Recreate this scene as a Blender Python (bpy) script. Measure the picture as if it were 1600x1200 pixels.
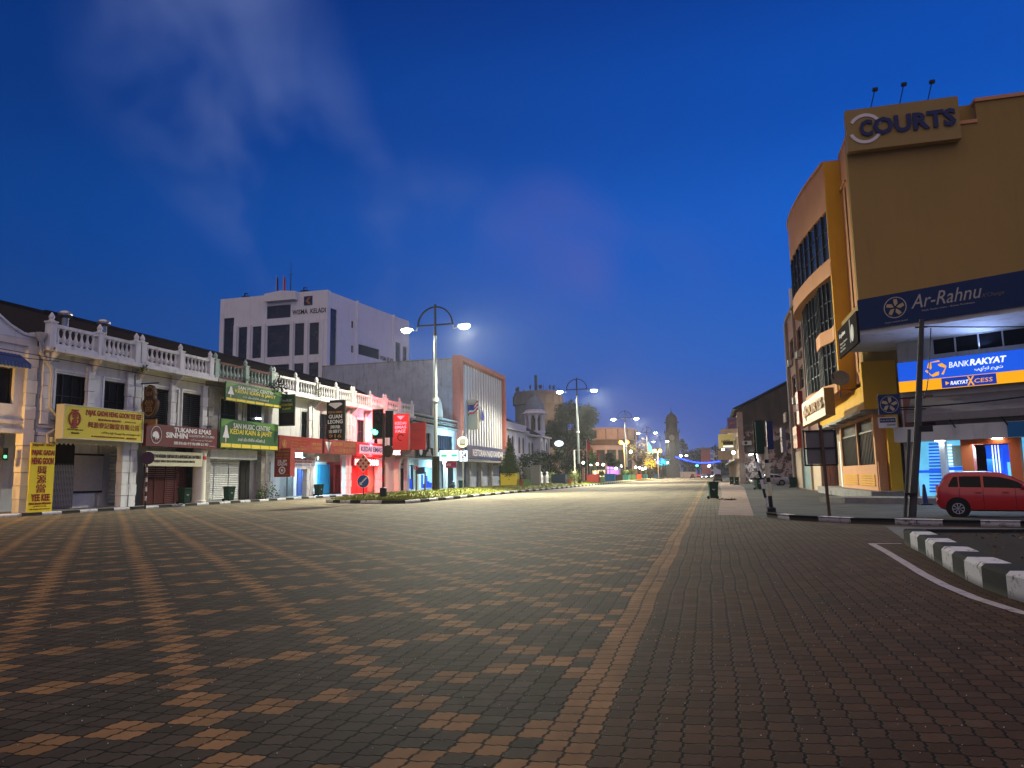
import bpy, bmesh, math, random
from mathutils import Vector, Matrix
random.seed(7)
for o in list(bpy.data.objects): bpy.data.objects.remove(o)
S = bpy.context.scene
C = S.collection
R = math.radians

# ------------------------------------------------------------------ camera
W, H, F, EYE = 1600., 1200., 1150., 1.6
YAW, PIT, ROLL = R(14.8576), R(7.2054), R(1.0)
_f = Vector((-math.sin(YAW)*math.cos(PIT), math.cos(YAW)*math.cos(PIT), math.sin(PIT)))
_r = Vector((math.cos(YAW), math.sin(YAW), 0)); _u = _r.cross(_f)
CR = math.cos(ROLL)*_r - math.sin(ROLL)*_u
CU = math.sin(ROLL)*_r + math.cos(ROLL)*_u
cam = bpy.data.cameras.new('camera'); cam.sensor_width = 36; cam.lens = F/W*36
cam.clip_end = 6000; cam.clip_start = 0.05
co = bpy.data.objects.new('camera', cam); C.objects.link(co)
m = Matrix.Identity(4)
for i in range(3):
    m[i][0] = CR[i]; m[i][1] = CU[i]; m[i][2] = -_f[i]
m[0][3], m[1][3], m[2][3] = 0, 0, EYE
co.matrix_world = m
S.camera = co
EYEV = Vector((0, 0, EYE))
def ray(px, py): return _f + CR*((px-800)/F) + CU*((600-py)/F)
def gnd(px, py, z=0.):
    d = ray(px, py); return EYEV + d*((z-EYE)/d.z)
def atY(px, Y, z=0.):
    d = ray(px, 745); return Vector((d.x*Y/d.y, Y, z))

# ------------------------------------------------------------------ world, sun, exposure
SKY_GAIN = 1.22
S.view_settings.view_transform = 'Standard'; S.view_settings.look = 'None'
S.view_settings.exposure = 0.0; S.view_settings.gamma = 1.0
S.render.engine = 'CYCLES'
S.cycles.use_denoising = True
S.cycles.max_bounces = 4; S.cycles.diffuse_bounces = 2; S.cycles.glossy_bounces = 2
S.cycles.transmission_bounces = 2; S.cycles.sample_clamp_indirect = 3.0
S.cycles.use_light_tree = True

class X:
    """a node socket with arithmetic"""
    nt = None
    def __init__(s, sock): s.s = sock
    @staticmethod
    def op(o, *a):
        n = X.nt.nodes.new('ShaderNodeMath'); n.operation = o
        for i, v in enumerate(a):
            if isinstance(v, X): X.nt.links.new(v.s, n.inputs[i])
            else: n.inputs[i].default_value = v
        return X(n.outputs[0])
    def __add__(s, o): return X.op('ADD', s, o)
    def __radd__(s, o): return X.op('ADD', o, s)
    def __sub__(s, o): return X.op('SUBTRACT', s, o)
    def __rsub__(s, o): return X.op('SUBTRACT', o, s)
    def __mul__(s, o): return X.op('MULTIPLY', s, o)
    def __rmul__(s, o): return X.op('MULTIPLY', o, s)
    def __truediv__(s, o): return X.op('DIVIDE', s, o)
    def floor(s): return X.op('FLOOR', s)
    def fract(s): return X.op('FRACT', s)
    def sin(s): return X.op('SINE', s)
    def abs(s): return X.op('ABSOLUTE', s)
    def lt(s, o): return X.op('LESS_THAN', s, o)
    def gt(s, o): return X.op('GREATER_THAN', s, o)
    def max(s, o): return X.op('MAXIMUM', s, o)
    def min(s, o): return X.op('MINIMUM', s, o)
    def eq(s, o): return X.op('COMPARE', s, o, 0.1)
    def mod(s, o): return X.op('FLOORED_MODULO', s, o)
    def step(s, a, b):
        n = X.nt.nodes.new('ShaderNodeMapRange'); n.interpolation_type = 'SMOOTHSTEP'
        X.nt.links.new(s.s, n.inputs[0]); n.inputs[1].default_value = a; n.inputs[2].default_value = b
        return X(n.outputs[0])
def mixc(fac, a, b, mode='MIX'):
    n = X.nt.nodes.new('ShaderNodeMix'); n.data_type = 'RGBA'; n.blend_type = mode
    for sock, v in ((n.inputs[0], fac), (n.inputs[6], a), (n.inputs[7], b)):
        if isinstance(v, X): X.nt.links.new(v.s, sock)
        elif hasattr(v, 'is_linked'): X.nt.links.new(v, sock)
        elif isinstance(v, (int, float)): sock.default_value = v
        else: sock.default_value = tuple(v)[:3] + (1,)
    return n.outputs[2]
def noise(vec, scale, detail=3., rough=.55, dist=0.):
    n = X.nt.nodes.new('ShaderNodeTexNoise')
    if vec is not None: X.nt.links.new(vec, n.inputs['Vector'])
    n.inputs['Scale'].default_value = scale; n.inputs['Detail'].default_value = detail
    n.inputs['Roughness'].default_value = rough; n.inputs['Distortion'].default_value = dist
    return X(n.outputs[0])
def scaled(vec, s):
    n = X.nt.nodes.new('ShaderNodeVectorMath'); n.operation = 'MULTIPLY'
    X.nt.links.new(vec, n.inputs[0]); n.inputs[1].default_value = s
    return n.outputs[0]
def dot(vec, v):
    n = X.nt.nodes.new('ShaderNodeVectorMath'); n.operation = 'DOT_PRODUCT'
    X.nt.links.new(vec, n.inputs[0]); n.inputs[1].default_value = v
    return X(n.outputs['Value'])

world = bpy.data.worlds.new('World'); S.world = world; world.use_nodes = True
nt = world.node_tree; nt.nodes.clear(); X.nt = nt
tc = nt.nodes.new('ShaderNodeTexCoord'); dirv = tc.outputs['Generated']
el = dot(dirv, (0, 0, 1))
ramp = nt.nodes.new('ShaderNodeValToRGB'); nt.links.new(el.s, ramp.inputs[0])
cr = ramp.color_ramp; cr.interpolation = 'EASE'
stops = [(0.0, (.040, .078, .30)), (.07, (.030, .080, .325)), (.16, (.013, .085, .37)), (.30, (.003, .075, .39)), (.46, (.0012, .050, .30)), (.60, (.001, .030, .21)), (1, (.001, .016, .12))]
cr.elements[0].position = 0; cr.elements[0].color = stops[0][1] + (1,)
cr.elements[1].position = 1; cr.elements[1].color = stops[-1][1] + (1,)
for p, c in stops[1:-1]:
    e = cr.elements.new(p); e.color = c + (1,)
east = dot(dirv, tuple(Vector((.93, .36, 0)).normalized()))
side = east.step(-.8, .7) * .75 + .45
col = mixc(1.0, ramp.outputs[0], (1, 1, 1), 'MULTIPLY')
vm = nt.nodes.new('ShaderNodeVectorMath'); vm.operation = 'SCALE'
nt.links.new(col, vm.inputs[0]); nt.links.new(side.s, vm.inputs['Scale'])
col = vm.outputs[0]
# wisps of thin cloud: three patches of sky, broken by stretched noise
n1 = noise(scaled(dirv, (2.0, 2.0, 2.2)), 2.0, 3, .5, .5)
n2 = noise(scaled(dirv, (1.6, 1.6, 2.0)), 4.0, 3, .5, .4)
cl = (n1*.75 + n2*.25)
def patch(px, py, inner, outer):
    d = ray(px, py).normalized()
    return dot(dirv, tuple(d)).step(math.cos(R(outer)), math.cos(R(inner)))
p1 = (patch(330, 100, 0, 10)).max(patch(395, 190, 0, 9)).max(patch(460, 290, 0, 8)).max(patch(510, 380, 0, 7)) * cl.step(.36, .66)
p1 = p1 + patch(660, 410, 0, 9)*cl.step(.42, .75)*.6
p2 = patch(860, 390, 0, 7) * cl.step(.38, .62)*1.5 + patch(980, 480, 0, 9)*cl.step(.42, .75)*.7
p3 = cl.step(.48, .8)*el.step(.6, .02)*.5
col = mixc((p1*.78).min(.75), col, (.085, .130, .32))
col = mixc((p2*.22).min(.5), col, (.085, .095, .33))
col = mixc(p3*.4, col, (.055, .08, .26))
sky = nt.nodes.new('ShaderNodeTexSky'); sky.sky_type = 'NISHITA'; sky.sun_disc = False
sky.sun_elevation = R(-5); sky.sun_rotation = R(80)
add = mixc(.05, col, sky.outputs[0], 'ADD')
bg = nt.nodes.new('ShaderNodeBackground'); nt.links.new(add, bg.inputs[0]); bg.inputs[1].default_value = SKY_GAIN
wo = nt.nodes.new('ShaderNodeOutputWorld'); nt.links.new(bg.outputs[0], wo.inputs[0])

# the dawn glow in the east: one very soft, weak sun
sl = bpy.data.lights.new('dawn_sun', 'SUN'); sl.energy = 1.25; sl.angle = R(110); sl.color = (1, .74, .48)
so = bpy.data.objects.new('dawn_sun', sl); C.objects.link(so)
so.rotation_euler = (-Vector((.10, -.50, .85))).to_track_quat('-Z', 'Y').to_euler()

# ------------------------------------------------------------------ materials
M = {}
def newmat(name):
    mt = bpy.data.materials.new(name); mt.use_nodes = True
    nt = mt.node_tree; X.nt = nt
    return mt, nt, nt.nodes['Principled BSDF']
def mat(name, c, rough=.7, var=.25, scale=3., streak=0., metal=0., bump=0., spec=.2, dirt=(.05, .05, .045), coord='pos', coat=0.):
    mt, nt, b = newmat(name)
    g = nt.nodes.new('ShaderNodeNewGeometry'); pos = g.outputs['Position']
    if coord == 'obj':
        t = nt.nodes.new('ShaderNodeTexCoord'); pos = t.outputs['Object']
    n = noise(pos, scale, 4, .6)
    col = mixc(n.step(.25, .8)*var, c, tuple(v*.45 for v in c))
    if streak:
        s1 = noise(scaled(pos, (2.2, 2.2, .22)), 1.0, 5, .65)
        s2 = noise(pos, .9, 4, .6)
        col = mixc((s1.step(.48, .75)*s2.step(.3, .65))*streak, col, dirt)
    nt.links.new(col, b.inputs['Base Color'])
    rr = n*.25 + (rough-.12); nt.links.new(rr.s, b.inputs['Roughness'])
    b.inputs['Metallic'].default_value = metal; b.inputs['Specular IOR Level'].default_value = spec
    b.inputs['Coat Weight'].default_value = coat
    if bump:
        bp = nt.nodes.new('ShaderNodeBump'); bp.inputs['Strength'].default_value = bump; bp.inputs['Distance'].default_value = .02
        nn = noise(pos, scale*8, 4, .6); nt.links.new(nn.s, bp.inputs['Height']); nt.links.new(bp.outputs[0], b.inputs['Normal'])
    M[name] = mt; return mt
def glow(name, c, e, base=None, var=0.):
    mt, nt, b = newmat(name)
    b.inputs['Base Color'].default_value = tuple(base or [v*.6 for v in c]) + (1,)
    b.inputs['Emission Color'].default_value = tuple(c) + (1,)
    b.inputs['Emission Strength'].default_value = e; b.inputs['Roughness'].default_value = .4
    if var:
        g = nt.nodes.new('ShaderNodeNewGeometry'); n = noise(g.outputs['Position'], 1.2, 4, .6)
        k = n.step(.25, .75)*(e*var) + e*(1-var); nt.links.new(k.s, b.inputs['Emission Strength'])
    M[name] = mt; return mt
mat('white_wall', (.74, .74, .72), .8, .18, 1.2, .55, bump=.15)
mat('cream_wall', (.74, .69, .58), .8, .18, 1.2, .5, bump=.15)
mat('moss_wall', (.36, .34, .30), .85, .6, 2.5, .9, bump=.3, dirt=(.03, .035, .02))
mat('moss_rail', (.16, .09, .08), .9, .7, 4, .8, bump=.4, dirt=(.02, .022, .015))
mat('pale_green', (.35, .47, .42), .8, .4, 3, .6)
mat('tile_roof', (.013, .010, .010), .75, .5, 6, .3, bump=.6)
mat('blue_grey_wall', (.42, .46, .54), .85, .5, .7, .85, bump=.2, dirt=(.13, .14, .17))
mat('fin_back', (.30, .31, .34), .8, .3, 1, .4); mat('white_tile', (.78, .79, .80), .5, .12, .4, .35, dirt=(.3, .3, .3))
mat('salmon_paint', (.55, .17, .12), .7, .25, 2, .4)
mat('dark_glass', (.010, .013, .020), .22, .2, 1, spec=.13)
mat('blue_glass', (.02, .03, .06), .25, .3, .6, spec=.4)
mat('window_frame_dark', (.03, .03, .032), .6)
mat('steel_grey', (.13, .13, .13), .5, .3, 3)
mat('pole_dark', (.055, .056, .058), .7, .4, 3, .3); mat('steel_dark', (.05, .052, .055), .5, .3, 3)
mat('galvanised', (.26, .29, .30), .42, .25, 4, metal=.6)
mat('black_iron', (.012, .013, .016), .5, .2, 5)
mat('rust_pole', (.10, .06, .045), .85, .5, 8, bump=.3)
mat('grille_white', (.5, .49, .45), .6, .3, 4)
mat('shutter_white', (.58, .59, .57), .6, .2, 2, .4)
mat('shutter_beige', (.48, .36, .25), .6, .2, 2, .3)
mat('shutter_teal', (.10, .22, .25), .6, .3, 2, .3)
mat('door_blue', (.012, .07, .24), .5, .2, 2)
mat('door_cyan', (.03, .30, .55), .5, .15, 2)
mat('door_red', (.42, .02, .02), .5, .2, 2)
mat('door_dark', (.018, .016, .016), .7, .3, 2)
mat('gate_maroon', (.10, .018, .016), .6, .4, 4)
mat('sign_yellow', (.62, .50, .035), .5, .08, 1.5)
mat('sign_yellow_bright', (.75, .58, .02), .5, .06, 1.5)
mat('sign_maroon', (.115, .012, .02), .5, .15, 1.5)
mat('sign_redbrown', (.24, .030, .026), .5, .25, 1.5)
mat('sign_red', (.42, .018, .018), .5, .15, 1.5)
mat('sign_cream', (.55, .52, .36), .55, .1, 1.5)
mat('sign_black', (.016, .012, .012), .95, .3, 1.5, spec=.03)
mat('ink_red', (.26, .010, .012), .6, .1)
mat('ink_white', (.68, .66, .66), .6, .1)
mat('ink_black', (.02, .018, .015), .6, .1)
mat('ink_yellow', (.70, .55, .06), .6, .1)
mat('ink_gold', (.34, .16, .04), .6, .2)
mat('ink_blue', (.02, .05, .30), .6, .1)
mat('ink_navy', (.012, .022, .10), .5, .1)
mat('gourd_brown', (.07, .034, .018), .6, .3, 4)
mat('banner_white', (.6, .6, .62), .7, .15, 2)
mat('awning_blue', (.05, .09, .22), .7, .25, 3)
mat('conduit', (.55, .52, .46), .6, .3, 3, .4)
mat('leaf_green', (.065, .12, .03), .75, .75, 3.2, coord='pos')
mat('leaf_dark', (.011, .024, .008), .95, .7, 2)
mat('leaf_lime', (.14, .19, .03), .75, .6, 4)
mat('bark', (.075, .055, .042), .9, .5, 5, bump=.4)
mat('bark_orange', (.16, .09, .05), .9, .5, 5, bump=.4)
mat('kerb_black', (.022, .023, .025), .85, .5, 3, bump=.5)
mat('kerb_white', (.55, .55, .56), .85, .9, 6, 1.0, bump=.5, dirt=(.07, .07, .075))
mat('concrete', (.25, .24, .23), .9, .4, 2, .4, bump=.4)
mat('bin_green', (.010, .040, .026), .5, .25, 6)
mat('rubber', (.012, .012, .013), .8, .2, 10)
mat('alloy', (.55, .55, .57), .3, .15, 8, metal=.8)
mat('car_red', (.42, .010, .012), .32, .08, 2, spec=.5, coat=.5)
mat('car_silver', (.42, .44, .46), .3, .08, 2, metal=.4, coat=.5)
mat('smooth_dark', (.02, .022, .026), .3, .08, 2); mat('car_dark', (.02, .022, .026), .3, .08, 2, coat=.5)
mat('car_glass', (.006, .007, .008), .2, .1, 1, spec=.15)
mat('planter_yellow', (.72, .58, .04), .6, .1, 2)
mat('planter_navy', (.03, .05, .10), .6, .15, 2)
mat('planter_red', (.50, .07, .05), .6, .1, 2)
mat('planter_blue', (.02, .16, .38), .6, .1, 2)
mat('planter_green', (.17, .34, .14), .6, .1, 2)
mat('planter_brown', (.16, .10, .05), .6, .2, 2)
mat('planter_teal', (.06, .36, .46), .6, .1, 2)
mat('planter_orange', (.48, .12, .04), .6, .1, 2)
mat('cabinet_grey', (.24, .25, .23), .6, .3, 2, .4)
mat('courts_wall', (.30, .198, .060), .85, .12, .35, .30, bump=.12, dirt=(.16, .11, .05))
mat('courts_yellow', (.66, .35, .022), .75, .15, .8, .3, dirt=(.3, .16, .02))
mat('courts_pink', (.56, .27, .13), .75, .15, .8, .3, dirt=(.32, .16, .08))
mat('navy_board', (.010, .028, .11), .5, .12, 1)
mat('bank_white', (.60, .61, .60), .7, .2, 1, .5)
mat('bank_grey', (.26, .25, .24), .7, .25, 1, .4)
mat('bank_orange', (.60, .12, .03), .5, .1, 1)
mat('brown_wall', (.035, .022, .018), .9, .7, 1.2, .6, bump=.4, dirt=(.012, .01, .01))
mat('plaster_patch', (.42, .30, .27), .9, .5, 2, .5)
mat('pink_plaster', (.34, .17, .14), .85, .4, 1.5, .6)
mat('old_cream', (.34, .25, .20), .85, .4, 1.5, .6)
mat('pink_round', (.50, .33, .27), .8, .25, .5, .4)
mat('clock_stone', (.10, .10, .08), .85, .35, 1.2, .5)
mat('lilac_wall', (.55, .55, .66), .8, .25, 1.2, .45, bump=.15)
mat('dome_blue', (.16, .20, .28), .6, .4, 2, .4)
mat('tank_wall', (.15, .16, .19), .8, .3, .6, .6)
mat('flag_red', (.5, .03, .03), .8, .1); mat('flag_blue', (.02, .03, .2), .8, .1)
mat('skin_white', (.6, .6, .62), .7, .1)
mat('soil', (.030, .020, .013), .95, .8, 6, bump=.8)
glow('lamp_white', (1, .97, .82), 90); glow('lamp_orange', (1, .40, .05), 4.5); glow('globe_white', (1, .95, .85), 9)
glow('tube_white', (.85, .95, 1), 14); glow('neon_red', (1, .05, .05), 5, (.5, .02, .02))
glow('sign_lit_white', (.80, .93, 1), 1.6); glow('lit_red', (1, .04, .05), .75, (.45, .02, .02))
glow('text_lit', (1, .90, .88), 3.2); glow('lit_pinkboard', (.75, .40, .55), .55, (.5, .3, .4))
glow('lit_cyan', (.16, .62, .95), .9, (.1, .4, .6), .4); glow('lit_blue', (.02, .10, .95), .8, (.02, .1, .5), .5)
glow('lit_ice', (.35, .70, .95), .75, (.3, .5, .6), .35)
glow('bank_blue', (.010, .10, .74), .95, (.01, .08, .5)); glow('bank_amber', (1, .42, .005), .95, (.7, .3, .01))
glow('bank_navy', (.006, .045, .42), .8); glow('bank_text', (.9, .95, 1), 1.1); glow('bank_text_amber', (1, .42, .02), 1.0)
glow('signal_green', (.10, 1, .62), 7); glow('green_sign', (.02, .6, .25), 1.2); glow('blue_led', (.01, .05, 1), 6)
glow('yellow_led', (1, .72, .03), 1.5); glow('cyan_led', (.03, .75, .9), 1.8); glow('purple_led', (.6, .25, 1), 1.6)
glow('exit_green', (.1, .9, .3), 2.5); glow('warm_wall', (1, .55, .10), .35, (.7, .5, .15))
glow('headlight', (.9, .97, 1), 14); glow('tail_red', (1, .1, .06), 3); glow('gold_board', (.80, .42, .07), .16, (.55, .35, .1), .5)
glow('warm_window', (1, .78, .45), 2.2); mat('tail_glint', (.35, .03, .03), .2, .1, 4, spec=.5)

def chipped(name, paint, under, amount):
    mt, nt, b = newmat(name)
    g = nt.nodes.new('ShaderNodeNewGeometry'); pos = g.outputs['Position']
    n = noise(pos, 5.5, 6, .72, .3); n2 = noise(pos, 1.3, 3, .5); n3 = noise(pos, 40, 3, .6)
    col = mixc(n.step(amount, amount+.07)*(n2*.5+.55), paint, under); col = mixc(n3.step(.5, .8)*.3, col, tuple(v*.5 for v in paint))
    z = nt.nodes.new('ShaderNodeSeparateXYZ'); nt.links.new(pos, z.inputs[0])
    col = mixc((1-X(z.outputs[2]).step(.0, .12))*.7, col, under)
    nt.links.new(col, b.inputs['Base Color']); b.inputs['Roughness'].default_value = .9; b.inputs['Specular IOR Level'].default_value = .1
    bp = nt.nodes.new('ShaderNodeBump'); bp.inputs['Strength'].default_value = .5; bp.inputs['Distance'].default_value = .02
    nt.links.new(n3.s, bp.inputs['Height']); nt.links.new(bp.outputs[0], b.inputs['Normal']); M[name] = mt
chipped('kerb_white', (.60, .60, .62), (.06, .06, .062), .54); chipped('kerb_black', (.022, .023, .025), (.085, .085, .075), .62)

# ------------------------------------------------------------------ builders
ZF = Vector((0, 0, 1))
class Fr:
    """a facade frame: u to the viewer's right, n towards the viewer, z up"""
    def __init__(s, o, u): s.o = Vector(o); s.u = Vector(u).normalized(); s.n = s.u.cross(ZF)
    def w(s, u, n, z): return s.o + s.u*u + s.n*n + ZF*z
    def hit(s, px, py, n=0.):
        d = ray(px, py); t = ((s.o + s.n*n - EYEV).dot(s.n))/d.dot(s.n); P = EYEV + d*t
        return (P-s.o).dot(s.u), P.z
    def rect(s, n, xl, ytl, ybl, xr, ytr, ybr):
        a = s.hit(xl, ytl, n); b = s.hit(xl, ybl, n); c = s.hit(xr, ytr, n); d = s.hit(xr, ybr, n)
        return (a[0]+b[0])/2, (c[0]+d[0])/2, (b[1]+d[1])/2, (a[1]+c[1])/2
    def box2(s, n, x0, y0, x1, y1):   # two opposite image corners on the plane
        a = s.hit(x0, (y0+y1)/2, n); b = s.hit(x1, (y0+y1)/2, n); t = s.hit((x0+x1)/2, y0, n); q = s.hit((x0+x1)/2, y1, n)
        return a[0], b[0], q[1], t[1]
WF = Fr((0, 0, 0), (1, 0, 0))   # plain frame facing -Y: u = X, n = -Y
class MB:
    def __init__(s, fr=None): s.fr = fr; s.v = []; s.f = []; s.m = []; s.mi = 0
    def P(s, a): return s.fr.w(*a) if s.fr else Vector(a)
    def add(s, vs, fs):
        k = len(s.v); s.v += [s.P(q) for q in vs]; s.f += [[i+k for i in f] for f in fs]; s.m += [s.mi]*len(fs); return s
    def box(s, a0, a1, b0, b1, c0, c1):
        return s.add([(a0, b0, c0), (a1, b0, c0), (a1, b1, c0), (a0, b1, c0), (a0, b0, c1), (a1, b0, c1), (a1, b1, c1), (a0, b1, c1)],
                     [(0, 3, 2, 1), (4, 5, 6, 7), (0, 1, 5, 4), (1, 2, 6, 5), (2, 3, 7, 6), (3, 0, 4, 7)])
    def prism(s, poly, n0, n1):           # poly in (u,z), swept along n
        k = len(poly)
        return s.add([(a, n0, c) for a, c in poly]+[(a, n1, c) for a, c in poly],
                     [list(range(k)), list(range(2*k-1, k-1, -1))]+[(i, (i+1) % k, (i+1) % k+k, i+k) for i in range(k)])
    def prismz(s, poly, z0, z1):          # poly in plan
        k = len(poly)
        return s.add([(a, b, z0) for a, b in poly]+[(a, b, z1) for a, b in poly],
                     [list(range(k)), list(range(2*k-1, k-1, -1))]+[(i, (i+1) % k, (i+1) % k+k, i+k) for i in range(k)])
    def lathe(s, prof, c=(0, 0, 0), seg=10):
        k = len(prof); vs = []; fs = []
        for r, z in prof:
            for j in range(seg):
                a = 2*math.pi*j/seg; vs.append((c[0]+r*math.cos(a), c[1]+r*math.sin(a), c[2]+z))
        for i in range(k-1):
            for j in range(seg): fs.append((i*seg+j, i*seg+(j+1) % seg, (i+1)*seg+(j+1) % seg, (i+1)*seg+j))
        fs.append(list(range(seg))); fs.append(list(range((k-1)*seg, k*seg)))
        return s.add(vs, fs)
    def tube(s, pts, r, seg=8):
        P = [Vector(p) for p in pts]; vs = []; fs = []
        rr = r if isinstance(r, (list, tuple)) else [r]*len(P)
        for i, p in enumerate(P):
            t = (P[min(i+1, len(P)-1)]-P[max(i-1, 0)]).normalized()
            a = t.cross(ZF); a = a.normalized() if a.length > 1e-3 else Vector((1, 0, 0)); b = t.cross(a)
            for j in range(seg):
                q = 2*math.pi*j/seg; vs.append(tuple(p+(a*math.cos(q)+b*math.sin(q))*rr[i]))
        for i in range(len(P)-1):
            for j in range(seg): fs.append((i*seg+j, i*seg+(j+1) % seg, (i+1)*seg+(j+1) % seg, (i+1)*seg+j))
        fs.append(list(range(seg))); fs.append(list(range((len(P)-1)*seg, len(P)*seg)))
        return s.add(vs, fs)
    def ball(s, c, r, seg=12, rings=7, sz=1.):
        return s.lathe([(max(.001, r*math.sin(math.pi*i/rings)), -r*sz*math.cos(math.pi*i/rings)) for i in range(rings+1)], c, seg)
    def disc(s, c, r, n0, n1, seg=24):    # disc in the u-z plane
        return s.prism([(c[0]+r*math.cos(2*math.pi*i/seg), c[1]+r*math.sin(2*math.pi*i/seg)) for i in range(seg)], n0, n1)
    def ring(s, c, r0, r1, n0, n1, a0=0., a1=360., seg=28, sx=1.):
        vs = []; fs = []
        for i in range(seg+1):
            a = R(a0+(a1-a0)*i/seg)
            for rr, nn in ((r0, n0), (r1, n0), (r1, n1), (r0, n1)): vs.append((c[0]+rr*sx*math.cos(a), nn, c[1]+rr*math.sin(a)))
        for i in range(seg):
            for j in range(4): fs.append((i*4+j, i*4+(j+1) % 4, i*4+4+(j+1) % 4, i*4+4+j))
        fs += [(0, 1, 2, 3), (seg*4, seg*4+1, seg*4+2, seg*4+3)]
        return s.add(vs, fs)
    def holed(s, u0, u1, z0, z1, holes, n0, n1):
        us = sorted({u0, u1, *[min(max(q, u0), u1) for h in holes for q in h[:2]]}); zs = sorted({z0, z1, *[min(max(q, z0), z1) for h in holes for q in h[2:]]})
        for a, b in zip(us, us[1:]):
            run = None
            for c, d in zip(zs, zs[1:]):
                mu, mz = (a+b)/2, (c+d)/2
                if any(h[0] < mu < h[1] and h[2] < mz < h[3] for h in holes):
                    if run: s.box(a, b, n0, n1, *run); run = None
                else: run = (run[0], d) if run else (c, d)
            if run: s.box(a, b, n0, n1, *run)
        return s
    def build(s, name, mats, parent=None, smooth=None, kind=None):
        off = parent.matrix_basis.translation if parent is not None else Vector()
        if parent is not None and parent.parent is not None: off = off + parent.parent.matrix_basis.translation
        me = bpy.data.meshes.new(name); me.from_pydata([tuple(v-off) for v in s.v], [], s.f)
        ms = mats if isinstance(mats, (list, tuple)) else [mats]
        for q in ms: me.materials.append(M[q])
        if len(ms) > 1:
            for p, i in zip(me.polygons, s.m): p.material_index = i
        bm = bmesh.new(); bm.from_mesh(me); bmesh.ops.recalc_face_normals(bm, faces=bm.faces)
        if smooth is not None:
            for fc in bm.faces: fc.smooth = True
            for e in bm.edges:
                if len(e.link_faces) == 2 and e.calc_face_angle(0) > R(smooth): e.smooth = False
        bm.to_mesh(me); bm.free()
        o = bpy.data.objects.new(name, me); C.objects.link(o)
        if parent is not None: o.parent = parent
        if kind: o['kind'] = kind
        return o
def tag(o, label=None, cat=None, group=None, kind=None):
    if label: o['label'] = label
    if cat: o['category'] = cat
    if group: o['group'] = group
    if kind: o['kind'] = kind
    return o
def thing(name, label, cat, loc=(0, 0, 0), group=None):
    o = bpy.data.objects.new(name, None); C.objects.link(o); o.location = loc; o.empty_display_size = .2
    return tag(o, label, cat, group)
def copy_tree(o, parent=None):
    c = o.copy(); C.objects.link(c)
    if parent is not None: c.parent = parent
    for ch in list(o.children): copy_tree(ch, c)
    return c
def light(name, kind, loc, energy, color=(1, 1, 1), size=.3, parent=None, aim=None, spot=150, blend=.6, sy=None):
    l = bpy.data.lights.new(name, kind); l.energy = energy; l.color = color
    if kind == 'AREA':
        l.size = size
        if sy: l.shape = 'RECTANGLE'; l.size_y = sy
    else: l.shadow_soft_size = size
    if kind == 'SPOT': l.spot_size = R(spot); l.spot_blend = blend
    o = bpy.data.objects.new(name, l); C.objects.link(o); o.location = loc
    if aim is not None: o.rotation_euler = Vector(aim).to_track_quat('-Z', 'Y').to_euler()
    return o
def text_geo(s, bold=0., res=2):
    cu = bpy.data.curves.new('t', 'FONT'); cu.body = s; cu.resolution_u = res; cu.offset = bold; cu.extrude = .03
    ob = bpy.data.objects.new('t', cu); C.objects.link(ob)
    dg = bpy.context.evaluated_depsgraph_get(); me = bpy.data.meshes.new_from_object(ob.evaluated_get(dg))
    V = [tuple(v.co) for v in me.vertices]; Fc = [tuple(p.vertices) for p in me.polygons]
    bpy.data.objects.remove(ob); bpy.data.curves.remove(cu); bpy.data.meshes.remove(me)
    return V, Fc
def text(fr, s, u0, u1, z0, z1, n, mt, parent, bold=.0, shear=0., name='lettering', res=2, depth=.012):
    if any(ord(ch) > 0x2E00 for ch in s): bold = .006
    V, Fc = text_geo(s, bold, res)
    if not V: return None
    x0 = min(v[0] for v in V); x1 = max(v[0] for v in V); y0 = min(v[1] for v in V); y1 = max(v[1] for v in V)
    b = MB(fr)
    b.add([(u0+((v[0]-x0)/(x1-x0)+shear*((v[1]-y0)/(y1-y0)-.5))*(u1-u0), n+(depth if v[2] > 0 else 0), z0+(v[1]-y0)/(y1-y0)*(z1-z0)) for v in V], Fc)
    return b.build(name, mt, parent)
def sign(name, fr, rc, n, th, board, texts, label, cat='sign', group=None, border=None, edge=None, extra=None):
    """a box signboard on a facade plane; texts: (string, x0,x1,y0,y1, material, bold, shear) in fractions of the board"""
    u0, u1, z0, z1 = rc
    root = thing(name, label, cat, fr.w((u0+u1)/2, n-th, z0), group)
    MB(fr).box(u0, u1, n-th, n, z0, z1).build('board', board, root)
    w, h = u1-u0, z1-z0
    if border:
        t = min(w, h)*.035
        b = MB(fr).box(u0-t, u1+t, n-th-.01, n+.03, z1, z1+t).box(u0-t, u1+t, n-th-.01, n+.03, z0-t, z0).box(u0-t, u0, n-th-.01, n+.03, z0, z1).box(u1, u1+t, n-th-.01, n+.03, z0, z1)
        b.build('frame', border, root)
    for t in texts:
        s, a, b_, c, d, mt = t[:6]; bold = t[6] if len(t) > 6 else 0; sh = t[7] if len(t) > 7 else 0
        text(fr, s, u0+a*w, u0+b_*w, z0+c*h, z0+d*h, n+.004, mt, root, bold, sh)
    if extra: extra(root, u0, u1, z0, z1, n+.004)
    return root
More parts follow.
